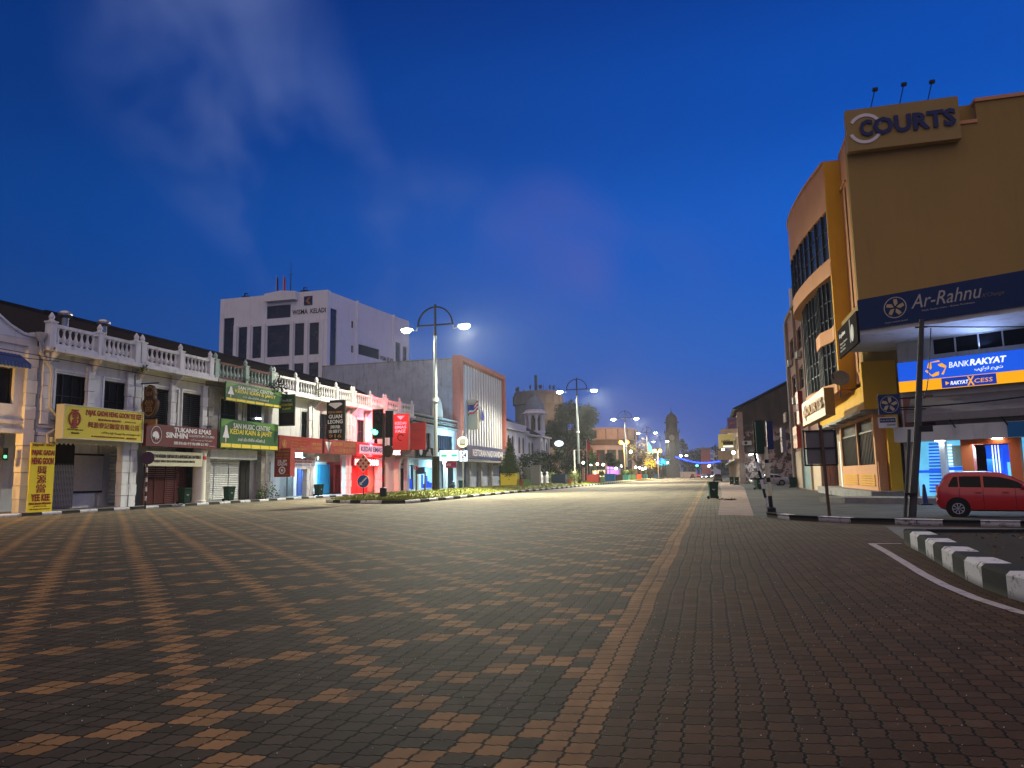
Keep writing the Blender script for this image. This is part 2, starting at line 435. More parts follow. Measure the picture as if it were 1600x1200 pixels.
def leaves(n, blobs, size, seed, name, mt, parent, flat=.0):
    rnd = random.Random(seed); b = MB(); tot = sum(q[1]**2 for q in blobs)
    for c, r, *sq in blobs:
        sz = sq[0] if sq else 1.
        for _ in range(max(4, int(n*r*r/tot))):
            d = Vector((rnd.gauss(0, 1), rnd.gauss(0, 1), rnd.gauss(0, 1))).normalized()
            rr = r*(rnd.random()**.38)*(1+.12*rnd.gauss(0, 1))
            p = Vector(c)+Vector((d.x*rr, d.y*rr, d.z*rr*sz))
            a = Vector((rnd.gauss(0, 1), rnd.gauss(0, 1), rnd.gauss(0, .6))).normalized(); e = a.cross(d+Vector((.1, .2, .5))).normalized()
            s1 = size*rnd.uniform(.6, 1.3); s2 = s1*rnd.uniform(.45, .8)
            b.add([tuple(p-a*s1), tuple(p+e*s2*.6), tuple(p+a*s1), tuple(p-e*s2*.6)], [(0, 1, 2, 3)])
    return b.build(name, mt, parent)

# ------------------------------------------------------------------ the ground
def paver_material():
    mt, nt, b = newmat('pavers')
    g = nt.nodes.new('ShaderNodeNewGeometry'); pos = g.outputs['Position']
    sp = nt.nodes.new('ShaderNodeSeparateXYZ'); nt.links.new(pos, sp.inputs[0])
    x, y = X(sp.outputs[0]), X(sp.outputs[1])
    wob = noise(pos, .35, 2, .5)*.14 - .07                     # courses wander a little, as laid
    xs = x + wob + 1.25; ys = y + (x+1.42)*.04 - (4.47-.1725) + wob
    u = xs/.17; v = ys/.1725
    TAU = 2*math.pi
    uw = u + ((v*TAU).sin()*.05 + (v*TAU*3).sin()*.02); vw = v + ((u*TAU).sin()*.06 + (u*TAU*3).sin()*.018)
    iu = uw.floor(); iv = vw.floor()
    fu = (uw.fract()-.5).abs(); fv = (vw.fract()-.5).abs()
    jn = noise(pos, 9, 3, .6)
    gap = (fu.step(.425, .468)*(jn*.7+.55)).max(fv.step(.435, .475)*(jn*.7+.55))
    ci = (iu*.5).floor(); cj = (iv*.5).floor()
    tan = ((ci+cj).mod(6.).eq(5.)).max((ci-cj).mod(6.).eq(5.))
    band = iu.gt(.5)*iu.lt(2.5)
    left = iu.lt(.5)
    tan = (tan*left).max(band)
    # every stone its own tone
    cmb = nt.nodes.new('ShaderNodeCombineXYZ'); nt.links.new(iu.s, cmb.inputs[0]); nt.links.new(iv.s, cmb.inputs[1])
    wn = nt.nodes.new('ShaderNodeTexWhiteNoise'); wn.noise_dimensions = '2D'; nt.links.new(cmb.outputs[0], wn.inputs['Vector'])
    rnd = X(wn.outputs['Value'])
    grain = noise(pos, 95, 3, .75); blot = noise(pos, .55, 4, .6); mid = noise(pos, 5, 4, .65)
    dark = mixc(rnd, (.036, .026, .018), (.074, .055, .039))
    tanc = mixc(rnd, (.215, .112, .042), (.325, .172, .070))
    redc = mixc(rnd, (.050, .025, .013), (.090, .047, .025))
    col = mixc(left, redc, dark); col = mixc(tan, col, tanc)
    worn_lit = y.step(7, 42)*.8                                     # towards the junction: bleached stones, with lamplight also put into the colour
    pale = mixc(tan, (.215, .205, .160), (.33, .25, .155)); col = mixc(worn_lit, col, pale)
    col = mixc(blot.step(.35, .75)*.45, col, (.035, .03, .027))
    col = mixc(mid.step(.5, .8)*.35, col, (.11, .10, .09))
    col = mixc(grain.step(.64, .76)*.5, col, (.24, .22, .20))
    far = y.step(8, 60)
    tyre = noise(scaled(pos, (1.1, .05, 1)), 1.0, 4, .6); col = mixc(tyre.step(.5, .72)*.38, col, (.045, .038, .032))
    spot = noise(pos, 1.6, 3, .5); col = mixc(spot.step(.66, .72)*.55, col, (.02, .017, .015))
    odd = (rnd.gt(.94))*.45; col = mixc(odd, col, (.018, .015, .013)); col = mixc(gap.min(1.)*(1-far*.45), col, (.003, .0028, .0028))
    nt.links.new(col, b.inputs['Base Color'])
    rr = mid*.2+.72; nt.links.new(rr.s, b.inputs['Roughness']); b.inputs['Specular IOR Level'].default_value = .06
    bp = nt.nodes.new('ShaderNodeBump'); bp.inputs['Strength'].default_value = .55; bp.inputs['Distance'].default_value = .012
    hh = (1-gap) + grain*.18 + rnd*.12; nt.links.new(hh.s, bp.inputs['Height']); nt.links.new(bp.outputs[0], b.inputs['Normal'])
    M['pavers'] = mt
def rough_ground(name, a, b2, scale, speck=.3, bump=.4):
    mt, nt, b = newmat(name)
    g = nt.nodes.new('ShaderNodeNewGeometry'); pos = g.outputs['Position']
    n = noise(pos, scale, 5, .65); n2 = noise(pos, scale*18, 3, .7); n3 = noise(pos, scale*.2, 3, .6)
    col = mixc(n.step(.3, .7), a, b2); col = mixc(n2.step(.6, .75)*speck, col, tuple(min(1, v*2.6) for v in b2))
    col = mixc(n3.step(.4, .7)*.35, col, tuple(v*.5 for v in a))
    nt.links.new(col, b.inputs['Base Color']); b.inputs['Roughness'].default_value = .85; b.inputs['Specular IOR Level'].default_value = .25
    bp = nt.nodes.new('ShaderNodeBump'); bp.inputs['Strength'].default_value = bump; bp.inputs['Distance'].default_value = .02
    nt.links.new(n2.s, bp.inputs['Height']); nt.links.new(bp.outputs[0], b.inputs['Normal'])
    M[name] = mt
paver_material()
rough_ground('asphalt', (.028, .029, .031), (.075, .076, .078), .55, .5)
rough_ground('asphalt_pale', (.10, .10, .10), (.15, .15, .15), .8)
rough_ground('pink_concrete', (.20, .145, .125), (.27, .20, .17), 1.5, .2)
rough_ground('grass_ground', (.09, .105, .022), (.19, .195, .04), 2.0, .3, .8)
rough_ground('far_ground', (.03, .032, .028), (.05, .05, .045), .3)
def sheet(name, poly, z, mt):
    b = MB(); b.add([(x, y, z) for x, y in poly], [list(range(len(poly)))])
    return b.build(name, mt, kind='structure')
sheet('ground', [(-2500, -300), (2500, -300), (2500, 4000), (-2500, 4000)], -.02, 'far_ground')
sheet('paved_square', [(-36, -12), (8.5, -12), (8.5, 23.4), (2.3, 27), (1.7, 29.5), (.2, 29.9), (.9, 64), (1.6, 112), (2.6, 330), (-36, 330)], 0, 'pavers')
sheet('parking_asphalt', [(1.5, 29.2), (2.3, 26.8), (8.2, 23.1), (40, 3), (60, 60), (8.4, 113), (3.6, 90)], .004, 'asphalt')
sheet('pavement_strip', [(.2, 29.9), (1.5, 29.2), (3.6, 88), (3.9, 150), (1.4, 150), (.85, 64)], .012, 'pink_concrete')
sheet('side_road', [(4.2, 18.6), (40, 18.6), (40, 3.4), (60, -30), (60, 10), (8.3, 22.7), (4.8, 23.6)], .003, 'asphalt_pale')
b = MB().box(-38.4, -34.85, -5, 103, -.1, .16).box(-38.4, -34.85, 103, 200, -.1, .16)
b.build('shop_walkway', 'concrete', kind='structure')

def ribbon(b, pts, inner, z0, z1, striped=None, first=0):
    """kerb along pts (outer edge), inner edge offset to the left; alternating painted blocks"""
    P = [Vector((p[0], p[1], 0)) for p in pts]
    seg = []
    for a, c in zip(P, P[1:]):
        k = max(1, round((c-a).length/(striped or 1e9))) if striped else 1
        for i in range(k): seg.append((a.lerp(c, i/k), a.lerp(c, (i+1)/k)))
    nrm = []
    pts2 = [s[0] for s in seg]+[seg[-1][1]]
    for i, p in enumerate(pts2):
        t = (pts2[min(i+1, len(pts2)-1)]-pts2[max(i-1, 0)]).normalized(); nrm.append(Vector((-t.y, t.x, 0)))
    for i in range(len(seg)):
        a, c = pts2[i], pts2[i+1]; ai, ci = a+nrm[i]*inner, c+nrm[i+1]*inner
        ab, cb = a+nrm[i]*.05, c+nrm[i+1]*.05
        b.mi = (i+first) % 2
        b.add([(a.x, a.y, z0), (c.x, c.y, z0), (c.x, c.y, z1-.05), (a.x, a.y, z1-.05), (ab.x, ab.y, z1), (cb.x, cb.y, z1), (ci.x, ci.y, z1), (ai.x, ai.y, z1), (ai.x, ai.y, z0), (ci.x, ci.y, z0)],
              [(0, 1, 2, 3), (3, 2, 5, 4), (4, 5, 6, 7), (7, 6, 9, 8)] + ([(0, 3, 4, 7, 8)] if i == 0 else []) + ([(1, 9, 6, 5, 2)] if i == len(seg)-1 else []))
    return b
KB = ['kerb_black', 'kerb_white']
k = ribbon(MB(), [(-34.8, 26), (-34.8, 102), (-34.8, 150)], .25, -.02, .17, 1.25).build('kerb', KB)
tag(k, 'long low black and white kerb edging the walkway before the left shophouses', 'kerb')
k = ribbon(MB(), [(40, 3.2), (8.1, 23.28), (6.37, 23.9), (4.11, 25.0), (2.5, 26.8), (1.9, 28.4)], -.28, -.02, .17, 1.05, 1).build('kerb', KB)
tag(k, 'curved black and white kerb in front of the red car', 'kerb')
# the raised bed in the right foreground
bed = [(4.02, 18.05), (3.83, 15.6), (3.68, 14.14), (3.52, 12.4), (3.47, 11.17), (3.54, 10.2), (3.9, 9.1), (4.8, 7.6), (6.5, 6.2)]
root = thing('raised_bed', 'bare earth bed with a thick black and white kerb, right foreground', 'raised bed', (5, 14, 0))
b = MB(); pts = []
for i in range(len(bed)-1):
    for t in range(3): pts.append(tuple(Vector(bed[i]).lerp(Vector(bed[i+1]), t/3)))
pts.append(bed[-1])
cum = [0]
for a, c in zip(pts, pts[1:]): cum.append(cum[-1]+(Vector(a)-Vector(c)).length)
res = []; L = .82; tpos = .0
while tpos < cum[-1]:
    i = max(j for j in range(len(cum)) if cum[j] <= tpos); i = min(i, len(pts)-2)
    res.append(tuple(Vector(pts[i]).lerp(Vector(pts[i+1]), (tpos-cum[i])/(cum[i+1]-cum[i])))); tpos += L
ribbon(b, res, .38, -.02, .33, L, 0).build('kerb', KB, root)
b = ribbon(MB(), [(30, 18.15), (4.02, 18.05)], .2, -.02, .33, 40, 0); b.build('back_kerb', KB, root)
soil = MB(); edge = [(p[0]+.33, p[1]-.08) for p in bed] + [(30, 3), (30, 17.95), (4.3, 17.9)]
soil.add([(x, y, .27) for x, y in edge], [list(range(len(edge)))]).build('soil', 'soil', root)
rnd = random.Random(3); b = MB()
for _ in range(420):
    x = rnd.uniform(4.2, 13); y = rnd.uniform(8, 17.6); s = rnd.uniform(.02, .07); a = rnd.uniform(0, 6.28)
    if x < 4.3+max(0, (11-y)*.8): continue
    b.add([(x+s*math.cos(a), y+s*math.sin(a), .275+rnd.uniform(0, .03)), (x-s*.4*math.sin(a), y+s*.4*math.cos(a), .30+rnd.uniform(0, .02)), (x-s*math.cos(a), y-s*math.sin(a), .275), (x+s*.4*math.sin(a), y-s*.4*math.cos(a), .278)], [(0, 1, 2, 3)])
tag(b.build('leaf_litter', 'bark_orange'), 'dry brown leaves scattered over the earth bed', 'leaves', kind='stuff')
# painted line round the bed
def paint_line(pts, w, z=.005):
    b = MB(); P = [Vector((p[0], p[1], 0)) for p in pts]; vs = []
    for i, p in enumerate(P):
        t = (P[min(i+1, len(P)-1)]-P[max(i-1, 0)]).normalized(); nn = Vector((-t.y, t.x, 0))*w/2
        vs += [(p.x+nn.x, p.y+nn.y, z), (p.x-nn.x, p.y-nn.y, z)]
    return b.add(vs, [(2*i, 2*i+1, 2*i+3, 2*i+2) for i in range(len(P)-1)])
mt, nt_, bb = newmat('road_paint')
g = nt_.nodes.new('ShaderNodeNewGeometry'); n = noise(g.outputs['Position'], 7, 5, .7)
nt_.links.new(mixc(n.step(.50, .68)*.85, (.44, .40, .40), (.07, .055, .05)), bb.inputs['Base Color']); M['road_paint'] = mt
lp = [(3.36, 18.0), (3.30, 16.4), (3.2, 14.6), (3.1, 12.9), (3.07, 11.7), (3.12, 10.6), (3.26, 9.7), (3.6, 8.8), (4.4, 7.4)]
b = paint_line(lp, .15); b2 = paint_line([(3.30, 18.07), (3.98, 18.12)], .12, .0055); b.add([tuple(v) for v in b2.v], b2.f)
b.build('road_marking', 'road_paint', kind='structure')

rnd = random.Random(31); b = MB()
for _ in range(1500):
    y = 3+14*rnd.random()**1.4; x = rnd.uniform(-6-y*.5, 4)
    if x > 2.9: continue
    q = rnd.uniform(.003, .007); a_ = rnd.uniform(0, 6.28); ca, sa = q*math.cos(a_), q*math.sin(a_)
    b.add([(x+ca, y+sa, .001), (x-sa, y+ca, .001), (x-ca, y-sa, .001), (x, y, .001+q)], [(0, 1, 3), (1, 2, 3), (2, 0, 3)])
tag(b.build('grit', 'conduit'), 'tiny pale grit scattered over the paving', 'grit', kind='stuff')

# the median: kerb, mound of grass
MED = [(-20.9, 44.9), (-19.3, 45.1), (-19.0, 47), (-19.0, 52), (-19.0, 70), (-18.9, 100), (-18.6, 160), (-18.2, 230), (-18, 300)]
NOSE = [(-27.6, 50.2), (-27.0, 48.6), (-25.0, 47.0), (-22.8, 45.7)]
LEFT = [(-28.0, 300), (-28.0, 52.5)]
k = ribbon(MB(), NOSE+MED, .22, -.02, .22, 1.6).build('kerb', KB); tag(k, 'black and white kerb rounding the grassy median under the street lamps', 'kerb')
med = MB(); right = NOSE+MED
def medz(e): return .20 + .34*min(1, e/3.2)
N = 10; vs = []; fs = []
ys = [45.6, 46.4, 47.5, 49, 51, 54, 58, 64, 72, 85, 100, 130, 170, 230, 300]
def xr(y):
    for (xa, ya), (xb, yb) in zip(MED[1:], MED[2:]):
        if ya <= y <= yb: return xa+(xb-xa)*(y-ya)/(yb-ya)
    return -19.1
def xl(y):
    pr = [(-22.8, 45.7), (-25.0, 47.0), (-27.0, 48.6), (-27.6, 50.2), (-28, 52.5)]
    for (xa, ya), (xb, yb) in zip(pr, pr[1:]):
        if ya <= y <= yb: return xa+(xb-xa)*(y-ya)/(yb-ya)
    return -28. if y > 50 else -22.6
for y in ys:
    a, c = xl(y)+.15, xr(y)-.15
    for i in range(N+1):
        x = a+(c-a)*i/N; e = min(x-a, c-x, (y-45.2)*.8); vs.append((x, y, medz(max(0, e))))
for j in range(len(ys)-1):
    for i in range(N): fs.append((j*(N+1)+i, j*(N+1)+i+1, (j+1)*(N+1)+i+1, (j+1)*(N+1)+i))
med.add(vs, fs); med.build('median_ground', 'grass_ground', kind='structure', smooth=60)
def med_at(x, y): return medz(max(0, min(x-xl(y), xr(y)-x, (y-45.2)*.8)))
rnd = random.Random(5); b = MB()
for _ in range(16000):
    y = 45.6+90*rnd.random()**1.9; x = rnd.uniform(xl(y)+.2, xr(y)-.15); z = med_at(x, y)-.02
    h = rnd.uniform(.06, .15); a = rnd.uniform(0, 6.28); w = .02+.0004*y; lx, ly = rnd.gauss(0, .04), rnd.gauss(0, .04)
    b.add([(x-w*math.cos(a), y-w*math.sin(a), z), (x+w*math.cos(a), y+w*math.sin(a), z), (x+lx, y+ly, z+h)], [(0, 1, 2)])
mat('grass_blade', (.22, .23, .04), .8, .6, 1.5)
tag(b.build('grass', 'grass_blade'), 'short yellow green grass covering the long median', 'grass', kind='stuff')

# ------------------------------------------------------------------ left shophouse row
FL = Fr((-36, 0, 0), (0, 1, 0))
def fperp(Y): return Fr((-36, Y, 0), (1, 0, 0))      # boards hung square to the facade: u = distance out from the wall
def window(root, rc, n=-.25, mull=2, bars=0, frame='window_frame_dark', pane='dark_glass', louvre=0, fr=FL, depth=.08):
    u0, u1, z0, z1 = rc
    fo = MB(fr); t = .06
    fo.box(u0, u0+t, n, n+depth, z0, z1).box(u1-t, u1, n, n+depth, z0, z1).box(u0+t, u1-t, n, n+depth, z0, z0+t).box(u0+t, u1-t, n, n+depth, z1-t, z1)
    for i in range(1, mull+1):
        c = u0+(u1-u0)*i/(mull+1); fo.box(c-.025, c+.025, n+.005, n+depth-.01, z0+t, z1-t)
    for i in range(1, bars+1):
        c = z0+(z1-z0)*i/(bars+1); fo.box(u0+t, u1-t, n+.01, n+depth-.02, c-.025, c+.025)
    for i in range(louvre):
        c = z0+t+(z1-z0-2*t)*(i+.5)/louvre; fo.box(u0+t, u1-t, n-.02, n+.03, c-.012, c+.03)
    w = fo.build('window', frame, root)
    MB(fr).box(u0+.02, u1-.02, n-.06, n-.02, z0+.02, z1-.02).build('pane', pane, w)
    return w
BAL = {}
def balustrade(root, u0, u1, mt, posts, n=.62, z=9.42, per=7, rail=None):
    rail = rail or mt
    b = MB(FL).box(u0, u1, n-.16, n+.16, z-.32, z+.08).box(u0, u1, n-.13, n+.13, z+1.02, z+1.2)
    r = b.build('balustrade', rail, root)
    for p in posts:
        q = MB(FL).box(p-.2, p+.2, n-.21, n+.21, z-.34, z+1.24).box(p-.25, p+.25, n-.26, n+.26, z+1.24, z+1.32)
        q.lathe([(.15, 0), (.17, .06), (.11, .12), (.16, .2), (.15, .3), (.07, .44), (.02, .52)], (p, n, z+1.32), 8)
        q.build('post', mt, r, smooth=40)
    if mt not in BAL:
        me = MB().lathe([(.1, 0), (.1, .07), (.055, .12), (.1, .28), (.105, .42), (.06, .6), (.05, .76), (.085, .84), (.095, .94)], (0, 0, 0), 8).build('baluster', mt, None, smooth=50)
        BAL[mt] = me.data; bpy.data.objects.remove(me)
    gaps = sorted(posts)
    off = root.matrix_basis.translation
    for a, c in zip(gaps, gaps[1:]):
        for i in range(per):
            u = a+.25+(c-a-.5)*(i+.5)/per
            o = bpy.data.objects.new('baluster', BAL[mt]); C.objects.link(o); o.parent = r
            o.location = FL.w(u, n, z+.08)-off
def roof(root, u0, u1, ridge=12.0, nr=-7.5, eave=9.8):
    b = MB(FL)
    k = 24
    for j in range(k):   # rolled tile courses running down the slope
        a, c = u0+(u1-u0)*j/k, u0+(u1-u0)*(j+1)/k; mid = (a+c)/2
        b.add([(a, -.5, eave), (mid, -.5, eave+.09), (c, -.5, eave), (a, nr, ridge), (mid, nr, ridge+.09), (c, nr, ridge)], [(0, 1, 4, 3), (1, 2, 5, 4)])
    b.add([(u0, nr, ridge), (u1, nr, ridge), (u1, nr*2, eave), (u0, nr*2, eave)], [(0, 1, 2, 3)])
    b.add([(u0, -.5, eave), (u0, nr, ridge), (u0, nr*2, eave)], [(0, 1, 2)]); b.add([(u1, -.5, eave), (u1, nr, ridge), (u1, nr*2, eave)], [(0, 1, 2)])
    b.box(u0, u1, nr-.15, nr+.15, ridge-.05, ridge+.22)
    b.box(u0+.02, u0+.3, -.6, -.3, 9.4, eave)
    return b.build('roof', 'tile_roof', root)
def pilaster(b, u, w, z0, z1, n=.02, d=.22):
    z = z0; i = 0
    while z < z1-.05:
        h = min(.72, z1-z); e = .035*(i % 2); b.box(u-w-e, u+w+e, n-.02, n+d+e, z, z+h-.02); z += h; i += 1
def shophouse(label, u0, u1, wins, wall='white_wall', opening=None, lip=9.22, bal='white_wall', rail=None, posts=None, mid=True, arch=False, head=4.35, ridge=13.3, pil='white_wall', brackets=True, wlouvre=0, wbars=1, wmull=3):
    """two floors: recessed shopfront behind piers, window wall, canopy on brackets, balustraded parapet, tiled roof"""
    root = thing('shophouse', label, 'shophouse', FL.w((u0+u1)/2, 0, 0), 'terrace of two storey shophouses')
    um = (u0+u1)/2
    MB(FL).holed(u0, u1, head, 9.25, wins, -.32, 0).build('wall', wall, root)
    b = MB(FL).box(u0, u1, -14, -.33, 4.5, 4.75)
    b.box(u0, u1, -14, -13.8, 0, 9.8); b.box(u0-.0, u0+.12, -13.8, -2.45, .1, 9.7); b.box(u1-.12, u1, -13.8, -2.45, .1, 9.7)
    b.box(u0, u1, -.9, -.6, 9.25, 10.2)
    b.build('party_wall', wall, root)
    for w in wins: window(root, w, mull=wmull, bars=wbars, louvre=wlouvre)
    b = MB(FL)
    for u in ([u0+.28, um, u1-.28] if mid else [u0+.28, u1-.28]): pilaster(b, u, .24, head+.65, 8.7)
    for u in (u0+.28, u1-.28): pilaster(b, u, .27, .16, head-.02, -.3, .42)
    b.box(u0, u1, 0, .16, head, head+.2).box(u0, u1, 0, .1, head+.45, head+.6)
    for w in wins:
        b.box(w[0]-.12, w[0], 0, .06, w[2]-.1, w[3]+.12).box(w[1], w[1]+.12, 0, .06, w[2]-.1, w[3]+.12).box(w[0]-.12, w[1]+.12, 0, .07, w[3]+.12, w[3]+.24).box(w[0]-.16, w[1]+.16, 0, .12, w[2]-.22, w[2]-.1)
    b.build('pilasters', pil, root)
    b = MB(FL).prism([(u0, lip-.12), (u1, lip-.12), (u1, lip+.02), (u0, lip+.02)], -.3, 1.0).box(u0, u1, .88, 1.06, lip-.2, lip+.05)
    b.build('canopy', pil, root)
    if brackets:
        for u in ([u0+.28, um] if mid else [u0+.28]):
            q = MB(FL); q.add([(u-.06, .0, lip-1.0), (u-.06, .0, lip-.2), (u-.06, .95, lip-.2), (u-.06, .95, lip-.3), (u-.06, .15, lip-1.0),
                               (u+.06, .0, lip-1.0), (u+.06, .0, lip-.2), (u+.06, .95, lip-.2), (u+.06, .95, lip-.3), (u+.06, .15, lip-1.0)],
                              [(0, 1, 2, 3, 4), (9, 8, 7, 6, 5), (0, 5, 6, 1), (1, 6, 7, 2), (2, 7, 8, 3), (3, 8, 9, 4), (4, 9, 5, 0)])
            q.build('bracket', pil, root)
    if bal: balustrade(root, u0, u1, bal, posts or [u0, um, u1-.42], rail=rail)
    roof(root, u0, u1, ridge)
    return root
def shopfront(root, u0, u1, mt, holes=(), z1=4.5, n=-2.3, name='shopfront'):
    return MB(FL).holed(u0, u1, .16, z1, list(holes), n-.15, n).build(name, mt, root)
def shutter(root, rc, mt, n=-2.25, pitch=.12, name='shutter', depth=.05):
    u0, u1, z0, z1 = rc; b = MB(FL); k = max(3, int((z1-z0)/pitch))
    for i in range(k):
        a = z0+(z1-z0)*i/k; c = z0+(z1-z0)*(i+1)/k
        b.add([(u0, n, a), (u1, n, a), (u1, n+depth, (a+c)/2), (u0, n+depth, (a+c)/2), (u1, n, c), (u0, n, c)], [(0, 1, 2, 3), (3, 2, 4, 5)])
    return b.build(name, mt, root)
def panel_door(root, rc, mt, n=-2.24, folds=2, name='door'):
    u0, u1, z0, z1 = rc; b = MB(FL).box(u0, u1, n-.05, n, z0, z1)
    for i in range(folds):
        a = u0+(u1-u0)*i/folds; c = u0+(u1-u0)*(i+1)/folds; d = (c-a)*.12
        b.box(a+d, c-d, n, n+.03, z0+.12, z0+(z1-z0)*.45).box(a+d, c-d, n, n+.03, z0+(z1-z0)*.5, z1-.12)
    return b.build(name, mt, root)
def opening_arch(root, u0, u1, zt, mt, r=.7, n=-.32, th=.34):
    """rounded shoulders of an arcade opening"""
    for s, e in ((u0, 1), (u1, -1)):
        pts = [(s, zt)] + [(s+e*r*(1-math.cos(R(a))), zt-r+r*math.sin(R(a))) for a in range(0, 91, 15)]
        MB(FL).prism(pts, n, n+th).build('arch_spandrel', mt, root)
px = FL.rect; bx = FL.box2
def wz(r): return r
# --- far left house with the curved gable, lit warm
root = thing('gabled_shophouse', 'far left white house with curved gable and blue awning', 'shophouse', FL.w(29, 0, 0))
hw = [(26.2, 31.1, 5.95, 7.9)]
MB(FL).holed(24, 32.35, 4.4, 9.6, hw, -.32, .0).build('wall', 'cream_wall', root)
g = [(24, 9.6), (32.35, 9.6), (32.35, 9.75), (31.4, 9.8), (30.6, 10.1), (29.6, 10.7), (28.6, 11.05), (24, 11.15)]
MB(FL).prism(g, -.3, .02).build('gable', 'white_wall', root)
b = MB(FL)
for i in range(len(g)-3):
    a, c = g[i+2], g[i+3]; b.prism([a, c, (c[0], c[1]+.14), (a[0], a[1]+.14)], -.36, .12)
b.build('coping', 'white_wall', root)
MB(FL).box(24, 32.35, .0, .2, 4.4, 4.62).box(24, 32.35, 0, .12, 4.9, 5.1).box(24, 32.3, 0, .1, 9.2, 9.3).build('cornice', 'cream_wall', root)
window(root, hw[0], mull=3, bars=0)
b = MB(FL); pilaster(b, 32.0, .3, .16, 9.3, -.28, .45); b.build('pilasters', 'cream_wall', root)
b = MB(FL)
for i in range(26):
    u = 25.9+i*.21; z = 8.1
    b.add([(u, .02, z+.55), (u+.1, .02, z+.58), (u+.21, .02, z+.55), (u, .8, z), (u+.1, .82, z+.04), (u+.21, .8, z), (u, .8, z-.22), (u+.1, .82, z-.28), (u+.21, .8, z-.22)], [(0, 1, 4, 3), (1, 2, 5, 4), (3, 4, 7, 6), (4, 5, 8, 7)])
b.build('awning', 'awning_blue', root)
roof(root, 22, 32.35, 13.4, -7.5, 10)
MB(FL).box(22, 32.3, -14, -.34, 4.45, 4.7).box(22, 32.3, -2.45, -2.3, .16, 4.4).build('party_wall', 'cream_wall', root)
wr = px(-2.25, 27, 707, 770, 47, 708, 769)
MB(FL).box(wr[0], wr[1], -2.28, -2.2, wr[2]-.15, wr[3]+.15).build('window', 'black_iron', root)
shutter(root, (wr[0]+.1, wr[1]-.1, wr[2], wr[3]), 'grille_white', -2.18, .1, 'blind')
MB(FL).box(24, 27.6, -2.28, -2.2, .16, 4.0).build('doorway', 'cream_wall', root)
opening_arch(root, 24, 28.9, 4.4, 'cream_wall', 1.2); b = MB(FL); b.box(28.9, 29.6, -.32, .1, .16, 4.4); b.build('pier', 'cream_wall', root)
lampu = FL.w(27.2, .75, 4.3)
lt = thing('ceiling_lamp', 'warm lamp hanging before the arch of the far left house', 'lamp', lampu)
MB().lathe([(.05, .5), (.06, .1), (.22, .06), (.22, -.02), (.1, -.12)], tuple(lampu), 12).build('lamp_shade', 'lamp_orange', lt)
light('warm_arch', 'POINT', lampu-Vector((0, 0, .4)), 900, (1, .55, .14), .2)
# downpipe zigzag on the party line
dp = MB(FL).tube([(32.1, .5, 9.6), (32.1, .5, 8.9), (32.9, .42, 8.2), (33.0, .42, 7.9), (33.0, .42, 5.95), (33.5, .42, 5.5), (33.5, .42, 4.75), (33.0, .42, 4.45), (33.0, .42, 3.6)], .09, 8).lathe([(.1, 0), (.28, .4), (.3, .5)], (32.1, .5, 9.5), 8)
tag(dp.build('downpipe', 'conduit', smooth=40), 'cream zigzag rainwater pipe beside the yellow banner', 'pipe')

HW = [px(-.2, 87, 580, 635.5, 136, 586, 637), px(-.2, 162, 590.5, 641, 202.5, 597, 646)]
def norm(ws, z0, z1): return [(w[0]-.22, w[1]+.22, z0-.4, z1) for w in ws]
h1 = shophouse('white shophouse above the large yellow pawnshop sign', 32.6, 39.4, norm(HW, 5.9, 8.0), head=4.35, wmull=3, wbars=1, ridge=13.2)
opening_arch(h1, 33.15, 38.85, 4.35, 'white_wall', .7)
shopfront(h1, 32.72, 39.3, 'white_wall')
gt = px(-2.1, 84, 727, 799, 114, 727, 797)
b = MB(FL)
for i in range(13):
    u = gt[0]+(gt[1]-gt[0])*i/12; b.box(u-.02, u+.02, -2.12, -2.08, .2, gt[3])
for i in range(12):
    for j in range(7):
        u = gt[0]+(gt[1]-gt[0])*i/12; z = .3+(gt[3]-.3)*j/7; d = (gt[1]-gt[0])/12
        b.add([(u, -2.07, z), (u+.02, -2.07, z), (u+d, -2.07, z+.45), (u+d-.02, -2.07, z+.45)], [(0, 1, 2, 3)])
b.build('folding_grille', 'grille_white', h1)
wr = px(-2.2, 115, 711, 768, 159, 713, 766)
f = MB(FL).box(wr[0]-.12, wr[1]+.12, -2.29, -2.21, wr[2]-.12, wr[3]+.12).build('shop_window', 'black_iron', h1)
b = MB(FL)
for i in range(16):
    a = wr[0]+(wr[1]-wr[0])*i/16; c = a+(wr[1]-wr[0])/16
    b.add([(a, -2.2, wr[2]), ((a+c)/2, -2.04, wr[2]), (c, -2.2, wr[2]), (a, -2.2, wr[3]), ((a+c)/2, -2.04, wr[3]), (c, -2.2, wr[3])], [(0, 1, 4, 3), (1, 2, 5, 4)])
b.build('curtain', 'grille_white', f)
MB(FL).box(gt[0]-.1, gt[1]+.1, -2.29, -2.22, .2, 4.2).build('doorway', 'door_dark', h1)
dr = px(-1.6, 176, 709, 791, 195, 710, 789)
shutter(h1, (dr[0], dr[1], .3, 3.7), 'grille_white', -1.9, .22, 'louvred_door', .1)
b = MB(FL); b.prism([(33.4, 4.0), (38.2, 4.0), (38.2, 4.3), (33.4, 4.3)], .0, .55)
for i in range(16): b.prism([(33.4+i*.3, 4.0), (33.7+i*.3, 4.0), (33.55+i*.3, 3.86)], .5, .55)
b.build('awning', 'sign_cream', h1)
